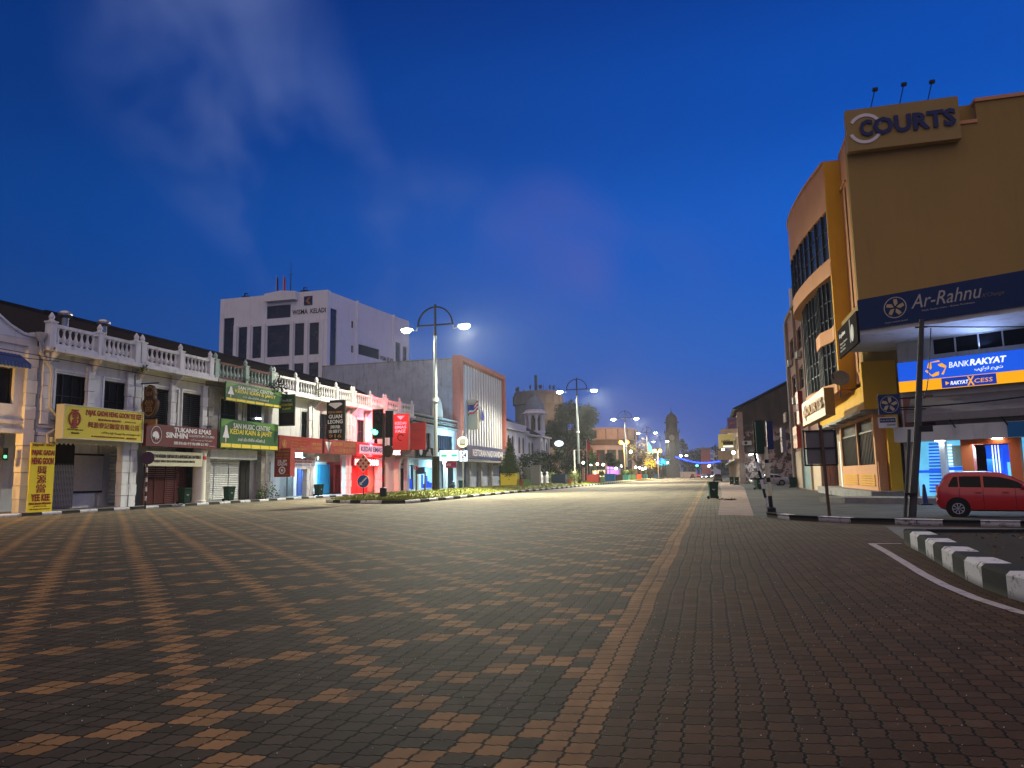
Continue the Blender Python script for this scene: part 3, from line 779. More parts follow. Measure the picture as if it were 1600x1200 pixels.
def logo_box(root, u0, u1, z0, z1, n):
    w, h = u1-u0, z1-z0; c = (u0+.12*w, z0+.60*h); r = h*.25
    MB(FL).ring(c, r*.80, r, n, n+.03, sx=.92).box(c[0]-r*.34, c[0]+r*.34, n, n+.025, c[1]+.12*r, c[1]+r*.72).box(c[0]-r*.34, c[0]+r*.34, n, n+.025, c[1]-r*.72, c[1]-.12*r).box(c[0]-r*.5, c[0]+r*.5, n, n+.03, c[1]+r, c[1]+r*1.16).box(c[0]-r*.5, c[0]+r*.5, n, n+.03, c[1]-r*1.16, c[1]-r).box(c[0]-.06*r, c[0]+r*.8, n+.002, n+.032, c[1]-.1*r, c[1]+.06*r).build('emblem', 'ink_red', root)
sign('shop_sign', FL, px(1.15, 100, 632, 683, 222.5, 646, 690.5), 1.15, .5, 'sign_yellow', [
    ('PAJAK GADAI HENG GOON YEE KEE', .25, .98, .70, .93, 'ink_red', .035), ('SENDIRIAN BERHAD', .40, .70, .60, .67, 'ink_red', .02), ('(64553 X-K)', .75, .90, .60, .66, 'ink_red'),
    ('興源壹記鉫當有限公司', .28, .95, .35, .55, 'ink_red', .015), ('بڬداءي هيڠ ݢون يي كي سنديرين برحد', .45, .97, .17, .27, 'ink_black'), ('PEMEGANG PAJAK GADAI', .04, .22, .23, .28, 'ink_black'), ('BERLESEN', .09, .18, .13, .18, 'ink_black'),
    ('No. 28-30, JALAN RAMLAI BATANG ALOR SETAR, KEDAH', .33, .75, .05, .11, 'ink_red'), ('TELEFON: 04-731 1311', .78, .92, .05, .11, 'ink_red')],
    'long yellow box sign with red lettering and round red emblem', 'shop sign', border='sign_cream', extra=logo_box)
FB = Fr((-36, 0, 0), (.04, 1, 0))
sign('banner', FL, px(.75, 45.5, 692, 803, 84, 692, 800), .75, .05, 'sign_yellow_bright', [
    ('SEJAK 1967', .06, .97, .945, .985, 'ink_red', .03), ('PAJAK GADAI', .05, .97, .80, .90, 'ink_red', .04), ('HENG GOON', .06, .95, .69, .79, 'ink_red', .04),
    ('興', .3, .69, .55, .67, 'ink_red', .01), ('源', .3, .69, .42, .54, 'ink_red', .01), ('當', .3, .69, .29, .41, 'ink_red', .01),
    ('YEE KEE', .12, .88, .17, .27, 'ink_red', .04), ('SENDIRIAN BERHAD', .05, .95, .12, .15, 'ink_red', .02), ('(64553 X-K)', .25, .75, .085, .105, 'ink_red'), ('28-30 JALAN RAMLAI', .1, .9, .045, .065, 'ink_red')],
    'tall narrow yellow banner with red lettering reaching the ground', 'banner')
sg = thing('exit_light', 'small box lamp glowing green on the far left wall', 'lamp', FL.w(30.6, .1, 3.3))
MB(FL).box(30.5, 30.8, .05, .25, 2.95, 3.6).build('housing', 'black_iron', sg); MB(FL).box(30.57, 30.73, .25, .262, 3.05, 3.2).build('display', 'exit_green', sg)

# --- second house: goldsmith
HW = [px(-.2, 223, 602, 653, 270, 608, 657), px(-.2, 284, 612, 657, 324, 618, 661)]
h2 = shophouse('cream shophouse above the maroon goldsmith sign', 39.5, 46.7, norm(HW, 5.95, 8.0), wall='cream_wall', wlouvre=16, wmull=2, wbars=0, ridge=13.3)
shopfront(h2, 39.6, 46.6, 'white_wall')
gr = px(-.5, 224, 727, 793, 288, 727, 788)
b = MB(FL)
for i in range(20):
    z = .25+(gr[3]-.2)*i/20; b.box(gr[0], gr[1], -.55, -.5, z, z+.09)
for i in range(5):
    u = gr[0]+(gr[1]-gr[0])*i/4; b.box(u-.04, u+.04, -.5, -.46, .2, gr[3]+.05)
b.box(gr[0]+.3, gr[0]+2.2, -.6, -.56, .2, 2.0)
b.build('slatted_gate', 'gate_maroon', h2)
MB(FL).box(44.1, 45.2, -1.2, -1.1, .2, 2.9).build('panel', 'white_wall', h2)
MB(FL).lathe([(.5, .16), (.52, .3), (.46, .34), (.45, 3.6), (.5, 3.7), (.52, 3.9), (.45, 4.0), (.45, 4.35)], (46.2, .1, 0), 18).build('column', 'cream_wall', h2, smooth=40)
MB(FL).box(46.0, 46.3, .54, .58, 3.25, 3.5).build('number_plate', 'sign_red', h2)
def animal_logo(root, u0, u1, z0, z1, n):
    w, h = u1-u0, z1-z0; c = (u0+.125*w, z0+.52*h); r = h*.40
    MB(FL).ring(c, r*.94, r, n, n+.02, sx=.85).build('emblem', 'ink_white', root)
    b = MB(FL); b.prism([(c[0]-.62*r, c[1]-.1*r), (c[0]-.5*r, c[1]+.25*r), (c[0]-.1*r, c[1]+.42*r), (c[0]+.2*r, c[1]+.3*r), (c[0]+.42*r, c[1]-.05*r), (c[0]+.45*r, c[1]-.45*r), (c[0]+.25*r, c[1]-.3*r), (c[0]+.18*r, c[1]-.6*r), (c[0]+.02*r, c[1]-.3*r), (c[0]-.1*r, c[1]-.62*r), (c[0]-.22*r, c[1]-.22*r), (c[0]-.45*r, c[1]-.3*r)], n, n+.02)
    b.build('emblem', 'ink_white', root)
sign('shop_sign', FL, px(.95, 228.5, 661.5, 697.5, 339, 671, 701), .95, .3, 'sign_maroon', [
    ('TUKANG EMAS', .36, .90, .70, .93, 'ink_white', .03), ('SINHIN', .25, .55, .42, .68, 'ink_white', .035), ('GOLDSMITH (SP) SDN. BHD.', .57, .96, .50, .64, 'ink_white', .0),
    ('نوكڠ امس سين هين ڬولد سميت', .60, .93, .34, .45, 'ink_white'), ('勝興金行有限公司', .36, .86, .12, .27, 'ink_white', .01), ('(4550-W)', .88, .96, .10, .15, 'ink_white')],
    'maroon signboard with white lettering and an oval emblem', 'shop sign', extra=animal_logo)
sign('shop_sign', FL, px(.6, 229, 704.5, 728, 316.5, 707.5, 729), .6, .08, 'sign_cream', [
    ('MEMBELI DAN MENERIMA TEMPAHAN SERTA MEMPERBAIKI EMAS DAN PERMATA', .03, .97, .55, .80, 'ink_black', .01), ('MENJUAL HARGA TINGGI UNTUK BARANG-BARANG EMAS 916', .12, .85, .20, .42, 'ink_black', .01)],
    'cream notice board with two lines of dark text above the slatted gate', 'shop sign')
fp = fperp(39.9)
r = thing('pawn_sign', 'hanging brown gourd shaped pawnshop sign on a bracket', 'shop sign', fp.w(.8, 0, 5.8))
c1 = fp.hit(244, 620, 0)
def gourd(k):
    pts = []
    for i in range(40):
        a = 2*math.pi*i/40; x = math.sin(a); z = -math.cos(a)
        t = (z+1)/2; wd = .62 if t < .55 else .46
        if abs(t-.58) < .08: wd *= .86
        pts.append((1.0+k*wd*x, 6.9+k*1.08*z))
    return pts
MB(fp).prism(gourd(1), -.25, 0).build('board', 'gourd_brown', r)
b = MB(fp); g2, g1 = gourd(.92), gourd(.84)
for i in range(40):
    j = (i+1) % 40; b.prism([g2[i], g2[j], g1[j], g1[i]], 0, .02)
b.build('rim', 'ink_gold', r)
text(fp, '當', .70, 1.3, 6.2, 7.0, .004, 'ink_gold', r, .03); text(fp, '益成', .75, 1.25, 7.25, 7.55, .004, 'ink_gold', r)
MB(fp).box(.45, 1.6, -.12, 0, 5.35, 5.7).build('lower_plate', 'ink_gold', r)
MB(fp).box(0, 1.6, -.14, -.08, 8.05, 8.12).box(0, 1.5, -.14, -.08, 5.75, 5.8).build('bracket', 'black_iron', r)

# --- third house: mossy, green signs
HW = [px(-.2, 343, 628, 656, 373, 630, 657), px(-.2, 384, 632, 660, 416, 634, 662)]
h3 = shophouse('weathered shophouse with mossy balustrade and two green signs', 46.8, 54.4, norm(HW, 6.0, 8.0), wall='moss_wall', bal='pale_green', rail='moss_rail', pil='moss_wall', brackets=False, wmull=3, ridge=13.3, posts=[46.9, 50.6, 54.2])
shopfront(h3, 46.9, 54.3, 'shutter_white', z1=4.5, n=-.6)
s = px(-.55, 336, 733, 783, 366, 732, 780)
for a, c in ((46.95, 48.6), (48.7, 50.4), (50.5, 51.7)): shutter(h3, (a, c, .25, 3.2), 'shutter_white', -.55, .14)
panel_door(h3, (51.9, 53.2, .2, 3.3), 'door_dark', -.5)
MB(FL).box(47, 53.3, -.5, .1, 3.35, 4.1).build('lintel', 'shutter_white', h3)
def green_band(root, u0, u1, z0, z1, n):
    w, h = u1-u0, z1-z0
    b = MB(FL)
    for i in range(6): b.box(u0+w*(.012+i*.165), u0+w*(.165+i*.165), n, n+.02, z0+.04*h, z0+.17*h)
    b.build('yellow_strip', 'ink_yellow', root)
    MB(FL).prism([(u0+.42*w, z1-.01*h), (u0+.99*w, z1-.01*h), (u0+.99*w, z0+.72*h)], n, n+.006).prism([(u0+.01*w, z1-.3*h), (u0+.2*w, z1-.02*h), (u0+.01*w, z1-.02*h)], n, n+.006).build('swoosh', 'sign_lime', root)
    b = MB(FL)   # dress form
    b.prism([(u0+.03*w, z0+.36*h), (u0+.13*w, z0+.36*h), (u0+.105*w, z0+.6*h), (u0+.095*w, z0+.78*h), (u0+.065*w, z0+.78*h), (u0+.058*w, z0+.6*h)], n+.007, n+.03).prism([(u0+.075*w, z0+.2*h), (u0+.085*w, z0+.2*h), (u0+.085*w, z0+.36*h), (u0+.075*w, z0+.36*h)], n+.007, n+.03)
    b.build('dress_picture', 'ink_white', root)
mat('sign_green', (.030, .105, .035), .5, .55, 1.2); mat('sign_lime', (.11, .26, .05), .5, .3, 1.5)
GT = [('SAN MUSIC CENTRE', .2, .84, .70, .88, 'ink_white', .005), ('KEDAI KAIN & JAHIT', .15, .88, .45, .68, 'ink_yellow', .012), ('சன் மியூசிக் சென்டர்', .28, .75, .25, .40, 'ink_white', .0)]
FT = ['KAIN PASANG', 'KAIN SUTERA', 'JAHIT', 'CETAK', 'BORONG', 'RUNCIT']
GT2 = GT + [(t, .03+i*.165, .15+i*.165, .075, .135, 'ink_black') for i, t in enumerate(FT)]
sign('shop_sign', FL, px(1.15, 352.5, 596, 627.5, 440, 612, 637), 1.15, .1, 'sign_green', GT2, 'upper green tailor sign under the mossy balustrade', 'shop sign', extra=green_band)
sign('shop_sign', FL, px(.9, 344.5, 652.5, 701, 434.5, 664, 704), .9, .1, 'sign_green', GT2, 'lower green tailor sign over the white shutters', 'shop sign', extra=green_band)
def aircon(fr, u, z, n, label, w=.85):
    r = thing('air_conditioner', label, 'air conditioner', fr.w(u, n, z))
    MB(fr).box(u-w/2, u+w/2, n, n+.32, z, z+.6).build('casing', 'grille_white', r)
    MB(fr).ring((u-.1*w, z+.3), .0, .22, n+.32, n+.335).build('fan_grille', 'black_iron', r)
    MB(fr).box(u-w/2, u-w/2+.05, n-.1, n+.3, z-.06, z).box(u+w/2-.05, u+w/2, n-.1, n+.3, z-.06, z).build('bracket', 'steel_dark', r)
aircon(FL, 49.1, 4.15, .15, 'air conditioner unit below the lower green tailor sign')
tb = thing('ceiling_tube', 'small lit tube seen in the window between the green signs', 'lamp', FL.w(52, -.3, 7))
q = FL.hit(403, 654, -.15); MB(FL).box(q[0]-.35, q[0]+.35, -.15, -.08, q[1]-.06, q[1]+.06).build('tube', 'tube_white', tb)
# plants growing on the old parapet and at its foot
pr = thing('parapet_shrub', 'wild shrub sprouting from the mossy balustrade', 'shrub', FL.w(54.2, .6, 9.5))
leaves(420, [((-35.1, 54.6, 9.6), .95), ((-35.2, 53.8, 9.3), .7), ((-35.0, 55.2, 9.1), .6)], .14, 3, 'foliage', 'leaf_dark', pr)
MB().tube([(-35.5, 54.3, 8.9), (-35.2, 54.5, 9.5), (-35.1, 54.8, 10.2)], .04, 5).build('stem', 'bark', pr)
for u, z, s, lab in ((39.3, 9.0, .3, 'small fern on the parapet between the first two white houses'), (61.2, 9.6, .55, 'fern tuft hanging on the parapet above the hanging dark sign'), (50.5, 9.5, .5, 'weeds in the middle of the mossy balustrade')):
    p_ = thing('parapet_fern', lab, 'fern', FL.w(u, .8, z)); leaves(90, [((-35.1, u, z), s, 1.5)], .11, int(u), 'foliage', 'leaf_green', p_)
p_ = thing('shrub', 'leafy green shrub at the pier of the mossy shophouse', 'shrub', FL.w(54.0, .4, .16))
leaves(260, [((-35.4, 54.0, .8), .8), ((-35.3, 54.9, .6), .6), ((-35.5, 53.4, .6), .5)], .12, 8, 'foliage', 'leaf_green', p_)
b = MB()
for i in range(6): b.tube([(-35.5, 54.1, .1), (-35.4+random.uniform(-.5, .5), 54+random.uniform(-.7, .8), 1.2)], .015, 4)
b.build('stem', 'bark', p_)

# --- fourth house
HW = [px(-.2, 469, 639, 672, 482, 641, 674)]
h4 = shophouse('white shophouse with one narrow window and torn white banner', 54.5, 61.6, norm(HW, 5.9, 7.95), wmull=1, wbars=1, mid=False, posts=[54.6, 58.0, 61.6])
shopfront(h4, 54.6, 61.5, 'white_wall')
shutter(h4, (55.0, 57.2, .25, 3.3), 'shutter_teal', -1.2, .13)
b4 = px(-1.8, 463, 731, 776, 481, 731, 774)
panel_door(h4, (b4[0], b4[1], .2, 3.2), 'door_blue', -1.75, 3)
MB(FL).box(b4[0]-.6, b4[0]-.05, -1.85, -1.75, .2, 3.3).build('door_jamb', 'white_wall', h4); MB(FL).box(b4[1]+.05, b4[1]+.5, -1.85, -1.75, .2, 3.3).build('door_jamb', 'white_wall', h4)
sign('shop_sign', FL, px(.9, 436.5, 680, 705.5, 503.5, 685.5, 708.5), .9, .25, 'sign_redbrown', [
    ('Pajak Gadai Islam', .24, .62, .72, .84, 'ink_gold'), ('Barang Kemas', .26, .60, .53, .65, 'ink_gold'), ('Emas Lama', .26, .56, .35, .47, 'ink_gold'), ('Emas Baru Beratus', .26, .64, .17, .29, 'ink_gold'),
    ('1800 8181', .73, .97, .52, .70, 'ink_gold', .02), ('0123455', .73, .97, .25, .43, 'ink_gold', .02)], 'faded red brown signboard with gold lettering and a round figure emblem', 'shop sign',
    extra=lambda r, a, c, e, f_, n: MB(FL).ring((a+.1*(c-a), e+.48*(f_-e)), .3, .38, n, n+.02, sx=.9).prism([(a+.06*(c-a), e+.3*(f_-e)), (a+.14*(c-a), e+.3*(f_-e)), (a+.1*(c-a), e+.78*(f_-e))], n, n+.02).build('emblem', 'ink_gold', r))
fp = fperp(55.4)
q0 = fp.hit(429, 735, 0)
sign('hanging_sign', fp, (.35, 1.85, 1.95, 4.35), 0, .75, 'sign_redbrown', [('PAJAK GADAI', .1, .92, .85, .93, 'ink_gold', .02), ('SURAT EMAS', .1, .92, .74, .82, 'ink_gold', .02), ('JUAL BELI', .1, .92, .63, .71, 'ink_gold', .02), ('SLIP', .2, .8, .50, .60, 'ink_white', .02), ('GADAI', .2, .8, .39, .49, 'ink_white', .02), ('TERIMA KASIH', .1, .92, .05, .10, 'ink_gold')],
    'thick red box sign hung square to the wall below the red brown board', 'shop sign', edge='sign_cream', extra=lambda r, a, c, e, f_, n: MB(fp).ring(((a+c)/2, e+.23*(f_-e)), .22, .32, n, n+.02).ring(((a+c)/2, e+.23*(f_-e)), 0, .12, n, n+.02).build('emblem', 'ink_white', r))
br = px(.2, 452, 713.5, 730, 493, 712.5, 730)
bn = thing('cloth_banner', 'sagging white cloth banner with red and blue writing', 'banner', FL.w(br[0], .2, br[2]))
b = MB(FL); K = 14; w_ = br[1]-br[0]
for i in range(K+1):
    t = i/K; u = br[0]+w_*t; sag = -.28*math.sin(math.pi*t); wv = .05*math.sin(t*21)
    b.v += [b.P((u, .2+wv, br[3]+sag*.5)), b.P((u, .22-wv, br[2]+sag+.1))]
b.f += [(2*i, 2*i+1, 2*i+3, 2*i+2) for i in range(K)]; b.m += [0]*K
b.build('cloth', 'banner_white', bn)
text(FL, 'KAMI MEMBELI EMAS TERPAKAI', br[0]+.3, br[1]-.3, br[2]+.78*(br[3]-br[2])-.12, br[2]+.95*(br[3]-br[2])-.12, .3, 'ink_red', bn, .01)
text(FL, 'DAN BARANG LUSUH ANDA', br[0]+.5, br[1]-.8, br[2]+.52*(br[3]-br[2])-.14, br[2]+.7*(br[3]-br[2])-.14, .3, 'ink_red', bn, .01)
text(FL, 'HUBUNGI 04-7331 5511', br[0]+.4, br[1]-.3, br[2]+.16*(br[3]-br[2])-.05, br[2]+.34*(br[3]-br[2])-.05, .3, 'ink_blue', bn, .01)
fp3 = fperp(55.6)
sign('hanging_sign', fp3, (.6, 2.0, 6.3, 8.9), 0, .12, 'sign_green', [('SAN MUSIC', .15, .85, .78, .86, 'ink_white'), ('KEDAI KAIN', .12, .88, .64, .72, 'ink_yellow', .02), ('& JAHIT', .2, .8, .50, .58, 'ink_yellow', .02)],
    'small green hanging sign with a dark lower half beside the mossy house', 'shop sign', border='black_iron', extra=lambda r, a, c, e, f_, n: MB(fp3).box(a+.05, c-.05, n, n+.01, e+.05, e+.42*(f_-e)).build('picture', 'sign_black', r))
MB_ = MB(fp3).box(.3, .36, -.1, -.04, 8.2, 10.6)
tag(MB_.build('iron_post', 'black_iron'), 'thin black iron post holding the small green hanging sign', 'post')

# --- fifth house
HW = [px(-.2, 497.6, 644, 681, 515, 645, 682), px(-.2, 526, 649, 683, 546.4, 652, 686)]
h5 = shophouse('white shophouse behind the tall dark hanging sign', 61.7, 69.1, norm(HW, 5.75, 8.0), wmull=1, wbars=1)
HW5 = HW
shopfront(h5, 61.8, 69.0, 'white_wall'); opening_arch(h5, 62.3, 68.5, 4.35, 'white_wall', .8)
c5 = px(-2.2, 496, 728, 772, 515, 729, 770)
panel_door(h5, (c5[0], c5[1], .2, 3.2), 'door_cyan', -2.2, 1, 'shutter')
c5 = px(-2.2, 522, 731, 769, 537, 732, 768)
panel_door(h5, (c5[0], c5[1], .2, 3.2), 'door_red', -2.2, 3)
MB(FL).box(62.4, 68.4, -.6, -.5, 3.4, 4.2).build('transom', 'bank_grey', h5)
light('walkway_lamp', 'AREA', FL.w(64.2, -1.2, 4.1), 1500, (.45, .8, 1), .3, aim=(-.4, .1, -1), sy=1.6)
lt = thing('tube_lamp', 'white tube lamp above the cyan shutter', 'lamp', FL.w(64.2, -1.2, 4.2)); MB(FL).box(63.4, 65.0, -1.25, -1.15, 4.18, 4.25).build('tube', 'tube_white', lt)
tri = lambda r, a, c, e, f_, n: MB(FL).prism([(a+.02*(c-a), e+.80*(f_-e)), (a+.2*(c-a), e+.80*(f_-e)), (a+.11*(c-a), e+.12*(f_-e))], n, n+.02).build('emblem', 'ink_white', r)
sign('shop_sign', FL, px(.9, 507, 685.5, 709.5, 556, 690, 710), .9, .25, 'sign_redbrown', [('KEDAI EMAS GUAN LEONG', .24, .98, .55, .86, 'ink_gold', .02), ('916源隆金銀行', .30, .95, .12, .42, 'ink_gold', .02)], 'red brown signboard with white triangle emblem and gold lettering', 'shop sign', extra=tri)
fp5 = fperp(63.4)
dia = lambda r, a, c, e, f_, n: MB(fp5).prism([(a+.2*(c-a), e+.93*(f_-e)), (a+.8*(c-a), e+.93*(f_-e)), (a+.9*(c-a), e+.89*(f_-e)), (a+.5*(c-a), e+.78*(f_-e)), (a+.1*(c-a), e+.89*(f_-e))], n, n+.02).build('emblem', 'ink_white', r)
sign('hanging_sign', fp5, (.75, 2.6, 5.45, 9.2), 0, .3, 'sign_black', [('KEDAI EMAS', .1, .9, .665, .72, 'ink_gold', .02), ('GUAN', .12, .88, .53, .63, 'ink_white', .02), ('LEONG', .08, .92, .40, .50, 'ink_white', .02), ('源隆', .2, .8, .275, .36, 'ink_white', .02), ('金銀行', .12, .88, .16, .25, 'ink_white', .01), ('916', .14, .86, .04, .13, 'ink_gold', .02)], 'tall dark maroon hanging sign with pale lettering and diamond emblem', 'shop sign', extra=dia)
MB(fp5)

# --- sixth house: red lit goldsmith
HW = [px(-.2, 556, 655, 682, 570, 657, 684), px(-.2, 583, 660, 686, 597, 662, 688)]
h6 = shophouse('shophouse glowing red and pink from its neon shopfront', 69.2, 76.8, norm(HW, 5.8, 8.0), wmull=1, wbars=1)
mat('red_paint', (.50, .022, .025), .6, .15, 1.5)
shopfront(h6, 69.3, 76.7, 'red_paint', n=-.7)
c6 = px(-.6, 574, 729, 767, 592, 730, 766)
shutter(h6, (c6[0], c6[1], .25, 3.6), 'shutter_beige', -.6, .12)
panel_door(h6, (69.8, c6[0]-.3, .2, 3.6), 'door_red', -.62, 2)
r = sign('shop_sign', FL, px(.7, 557, 690, 714, 600, 694, 714), .7, .5, 'red_paint', [], 'bright red fascia holding a pale lit gold shop board', 'shop sign', extra=lambda r, a, c, e, f_, n: (MB(FL).box(a+.1*(c-a), c-.06*(c-a), n, n+.04, e+.24*(f_-e), e+.82*(f_-e)).build('panel', 'lit_pinkboard', r), text(FL, 'KEDAI EMAS', a+.14*(c-a), c-.1*(c-a), e+.36*(f_-e), e+.7*(f_-e), n+.045, 'ink_navy', r, .02)))
nr = px(.3, 555, 717, 727, 591, 718.5, 727)
ns = thing('neon_sign', 'white neon words over the red shop entrance', 'neon sign', FL.w(nr[0], .3, nr[2]))
MB(FL).box(nr[0]-.15, nr[1]+.15, .15, .28, nr[2]-.1, nr[3]+.1).build('board', 'red_paint', ns); text(FL, 'HARGA TINGGI', nr[0], nr[1], nr[2], nr[3], .285, 'text_lit', ns, .03)
b = MB(FL).box(69.6, 77, 1.0, 1.06, 4.28, 4.34); tb = thing('neon_tube', 'red neon tube along the edge of the red fascia', 'neon tube', FL.w(73, 1, 4.3)); b.build('tube', 'neon_red', tb)
light('red_neon_up', 'AREA', FL.w(73.2, 1.5, 5.7), 3000, (1, .08, .12), .3, aim=(-.55, 0, .9), sy=6.5)
light('red_neon_down', 'AREA', FL.w(73.2, 1.0, 4.2), 3200, (1, .05, .06), .3, aim=(-.5, 0, -.9), sy=6.5)

# --- seventh house
HW = [px(-.2, 607, 664, 688, 614, 665, 689), px(-.2, 633, 665, 688, 640, 666, 690)]
h7 = shophouse('last balustraded shophouse with the cream arched doorway', 76.9, 84.9, norm(HW, 5.8, 8.0), wmull=1, wbars=1, posts=[77, 80.9, 84.7])
shopfront(h7, 77, 84.8, 'cream_wall', n=-.6)
panel_door(h7, (77.4, 79.6, .2, 3.3), 'shutter_beige', -.5, 2)
a7 = px(-.3, 622, 737, 763, 633, 738, 762); uc = (a7[0]+a7[1])/2
panel_door(h7, (uc-.95, uc+.95, .2, 2.9), 'door_dark', -.45, 2)
MB(FL).ring((uc, 2.9), 1.15, 1.6, -.6, .05, 0, 180).box(uc-1.6, uc-1.15, -.6, .05, .16, 2.9).box(uc+1.15, uc+1.6, -.6, .05, .16, 2.9).build('doorway', 'cream_wall', h7)
MB(FL).ring((uc, 2.95), 0, 1.1, -.5, -.4, 0, 180).build('fanlight', 'sign_cream', h7); text(FL, 'HAJI ISMAIL', uc-.8, uc+.8, 3.2, 3.5, -.39, 'ink_black', h7)
sign('shop_sign', FL, px(.75, 612, 702, 711.5, 627, 703, 712), .75, .3, 'red_paint', [('SURAT', .12, .9, .52, .95, 'text_lit', .04), ('PAJAK', .1, .92, .04, .46, 'text_lit', .04)], 'small red box with glowing white words beside the traffic light', 'shop sign')
sign('shop_sign', FL, px(.7, 628, 701, 713, 648, 702, 714), .7, .25, 'sign_maroon', [('KEDAI EMAS', .1, .9, .4, .7, 'ink_gold', .02)], 'dull maroon fascia above the cream arched doorway', 'shop sign')
fp7 = fperp(78.8)
sign('hanging_sign', fp7, (.7, 2.7, 4.9, 9.1), 0, .3, 'sign_red', [('KEDAI', .15, .85, .70, .78, 'lit_pinkboard', .03), ('EMAS', .15, .85, .59, .67, 'lit_pinkboard', .03), ('FAIZ', .18, .82, .48, .56, 'lit_pinkboard', .03)], 'tall bright red hanging sign with white diamond and a ring picture', 'shop sign', extra=lambda r, a, c, e, f_, n: (MB(fp7).prism([(a+.25*(c-a), e+.94*(f_-e)), (a+.75*(c-a), e+.94*(f_-e)), (a+.5*(c-a), e+.83*(f_-e))], n, n+.02).build('emblem', 'lit_pinkboard', r), MB(fp7).ring(((a+c)/2, e+.35*(f_-e)), .3, .42, n, n+.02, 20, 290).build('picture', 'sign_black', r)))
fp8 = fperp(84.6)
sign('hanging_sign', fp8, (.5, 2.4, 5.2, 8.4), 0, .25, 'sign_red', [('CUCI', .15, .85, .72, .8, 'ink_red'), ('EMAS', .15, .85, .3, .4, 'ink_red')], 'plain red hanging box sign at the end of the balustrades', 'shop sign', border='red_paint')

# --- low end building with scalloped parapet
h8 = thing('low_shophouse', 'low shophouse with scroll parapet and small round gable, lit pale blue', 'shophouse', FL.w(94, 0, 0))
HW = [px(-.2, 664, 664, 690, 677, 666, 691), px(-.2, 683, 668, 693, 709, 672, 696)]
ws = [(85.8, 92.6, 5.2, 7.6), (94.3, 101.6, 5.2, 7.6)]
MB(FL).holed(85, 94, 4.2, 8.5, ws[:1], -.3, 0).build('wall', 'moss_wall', h8); MB(FL).holed(94, 103, 4.2, 8.5, ws[1:], -.3, 0).build('wall', 'white_wall', h8)
for w in ws: window(h8, w, mull=9, bars=0)
b = MB(FL).box(85, 103, -.3, .35, 8.5, 8.75).box(85, 103, -.2, .3, 9.75, 9.95)
for i in range(36):
    u = 85.25+i*.5; b.ring((u, 9.25), .14, .26, -.1, .1, seg=10)
b.box(85, 85.5, -.25, .35, 8.5, 10.6); b.build('parapet', 'moss_wall', h8)
MB(FL).prism([(94.0, 9.95), (97.2, 9.95), (97.1, 11.0), (96.7, 12.0), (96.1, 12.6), (95.5, 12.8), (94.9, 12.6), (94.3, 11.8), (94.05, 10.9)], -.25, .1).build('gable', 'cream_wall', h8)
roof(h8, 85, 103, 12.0, -7.5, 9.4)
MB(FL).box(85, 103, -14, -.33, 4.2, 4.4).box(85, 85.3, -2.4, .0, .16, 4.2).box(93.8, 94.6, -.3, .1, .16, 4.2).box(98.2, 99, -.3, .1, .16, 4.2).box(102.4, 103, -.3, .1, .16, 4.2).box(85, 103, -14, -13.8, 0, 9.4).build('party_wall', 'cream_wall', h8)
shopfront(h8, 85, 94, 'moss_wall', [(87.0, 92.5, .16, 3.4)]); shopfront(h8, 94, 103, 'white_wall', [(95, 101.5, .16, 3.2)])
for a, c in ((87.0, 92.5), (95, 101.5)):
    MB(FL).box(a, c, -2.9, -2.8, .16, 3.3).build('interior', 'lit_ice', h8)
    b = MB(FL)
    for i in range(7): b.box(a+.2+i*.8, a+.7+i*.8, -2.75, -2.6, .3, .8+1.4*random.random())
    b.build('display_rack', 'bank_navy', h8)
light('shop_spill', 'AREA', FL.w(98, .6, 4.1), 1200, (.35, .75, 1), .3, aim=(.1, 0, -1), sy=6)
light('shop_spill', 'AREA', FL.w(89.5, -.8, 4.0), 1000, (.5, .85, 1), .3, aim=(-.2, 0, -1), sy=4)
light('upper_wash', 'AREA', FL.w(98, 1.6, 5.3), 1300, (.25, .65, 1), .3, aim=(-.7, 0, .8), sy=6)
sign('shop_sign', FL, px(.5, 652.5, 698, 713.5, 677, 700, 715), .5, .2, 'sign_black', [], 'black and white portrait board over the left low shop', 'shop sign', extra=lambda r, a, c, e, f_, n: (MB(FL).disc((a+.2*(c-a), e+.55*(f_-e)), .5, n, n+.02).build('portrait', 'ink_white', r), MB(FL).disc((a+.75*(c-a), e+.6*(f_-e)), .38, n, n+.02).prism([(a+.5*(c-a), e+.1*(f_-e)), (a+.95*(c-a), e+.1*(f_-e)), (a+.8*(c-a), e+.55*(f_-e)), (a+.6*(c-a), e+.55*(f_-e))], n, n+.015).build('portrait', 'bank_grey', r)))
fp9 = fperp(93.2)
q = [fp9.hit(687, 712, 0)[0], fp9.hit(716.5, 712, 0)[0], fp9.hit(702, 720, 0)[1], fp9.hit(702, 703.5, 0)[1]]
sign('lit_sign', fp9, q, 0, .3, 'sign_lit_white', [('TUNAI', .1, .36, .72, .84, 'ink_black'), ('PAJAK', .1, .36, .14, .26, 'ink_black'), ('TUNAI', .64, .9, .72, .84, 'ink_black'), ('PAJAK', .64, .9, .14, .26, 'ink_black'), ('?', .46, .54, .55, .85, 'ink_black')], 'lit white box sign with two green bars', 'lit sign', border='steel_dark', extra=lambda r, a, c, e, f_, n: MB(fp9).box(a+.08*(c-a), a+.38*(c-a), n, n+.02, e+.38*(f_-e), e+.6*(f_-e)).build('green_bar', 'green_sign', r) and MB(fp9).box(a+.62*(c-a), a+.92*(c-a), n, n+.02, e+.38*(f_-e), e+.6*(f_-e)).build('green_bar', 'green_sign', r))
q2 = [fp9.hit(718, 712, 0)[0], fp9.hit(730.5, 712, 0)[0], fp9.hit(725, 721, 0)[1], fp9.hit(725, 704, 0)[1]]
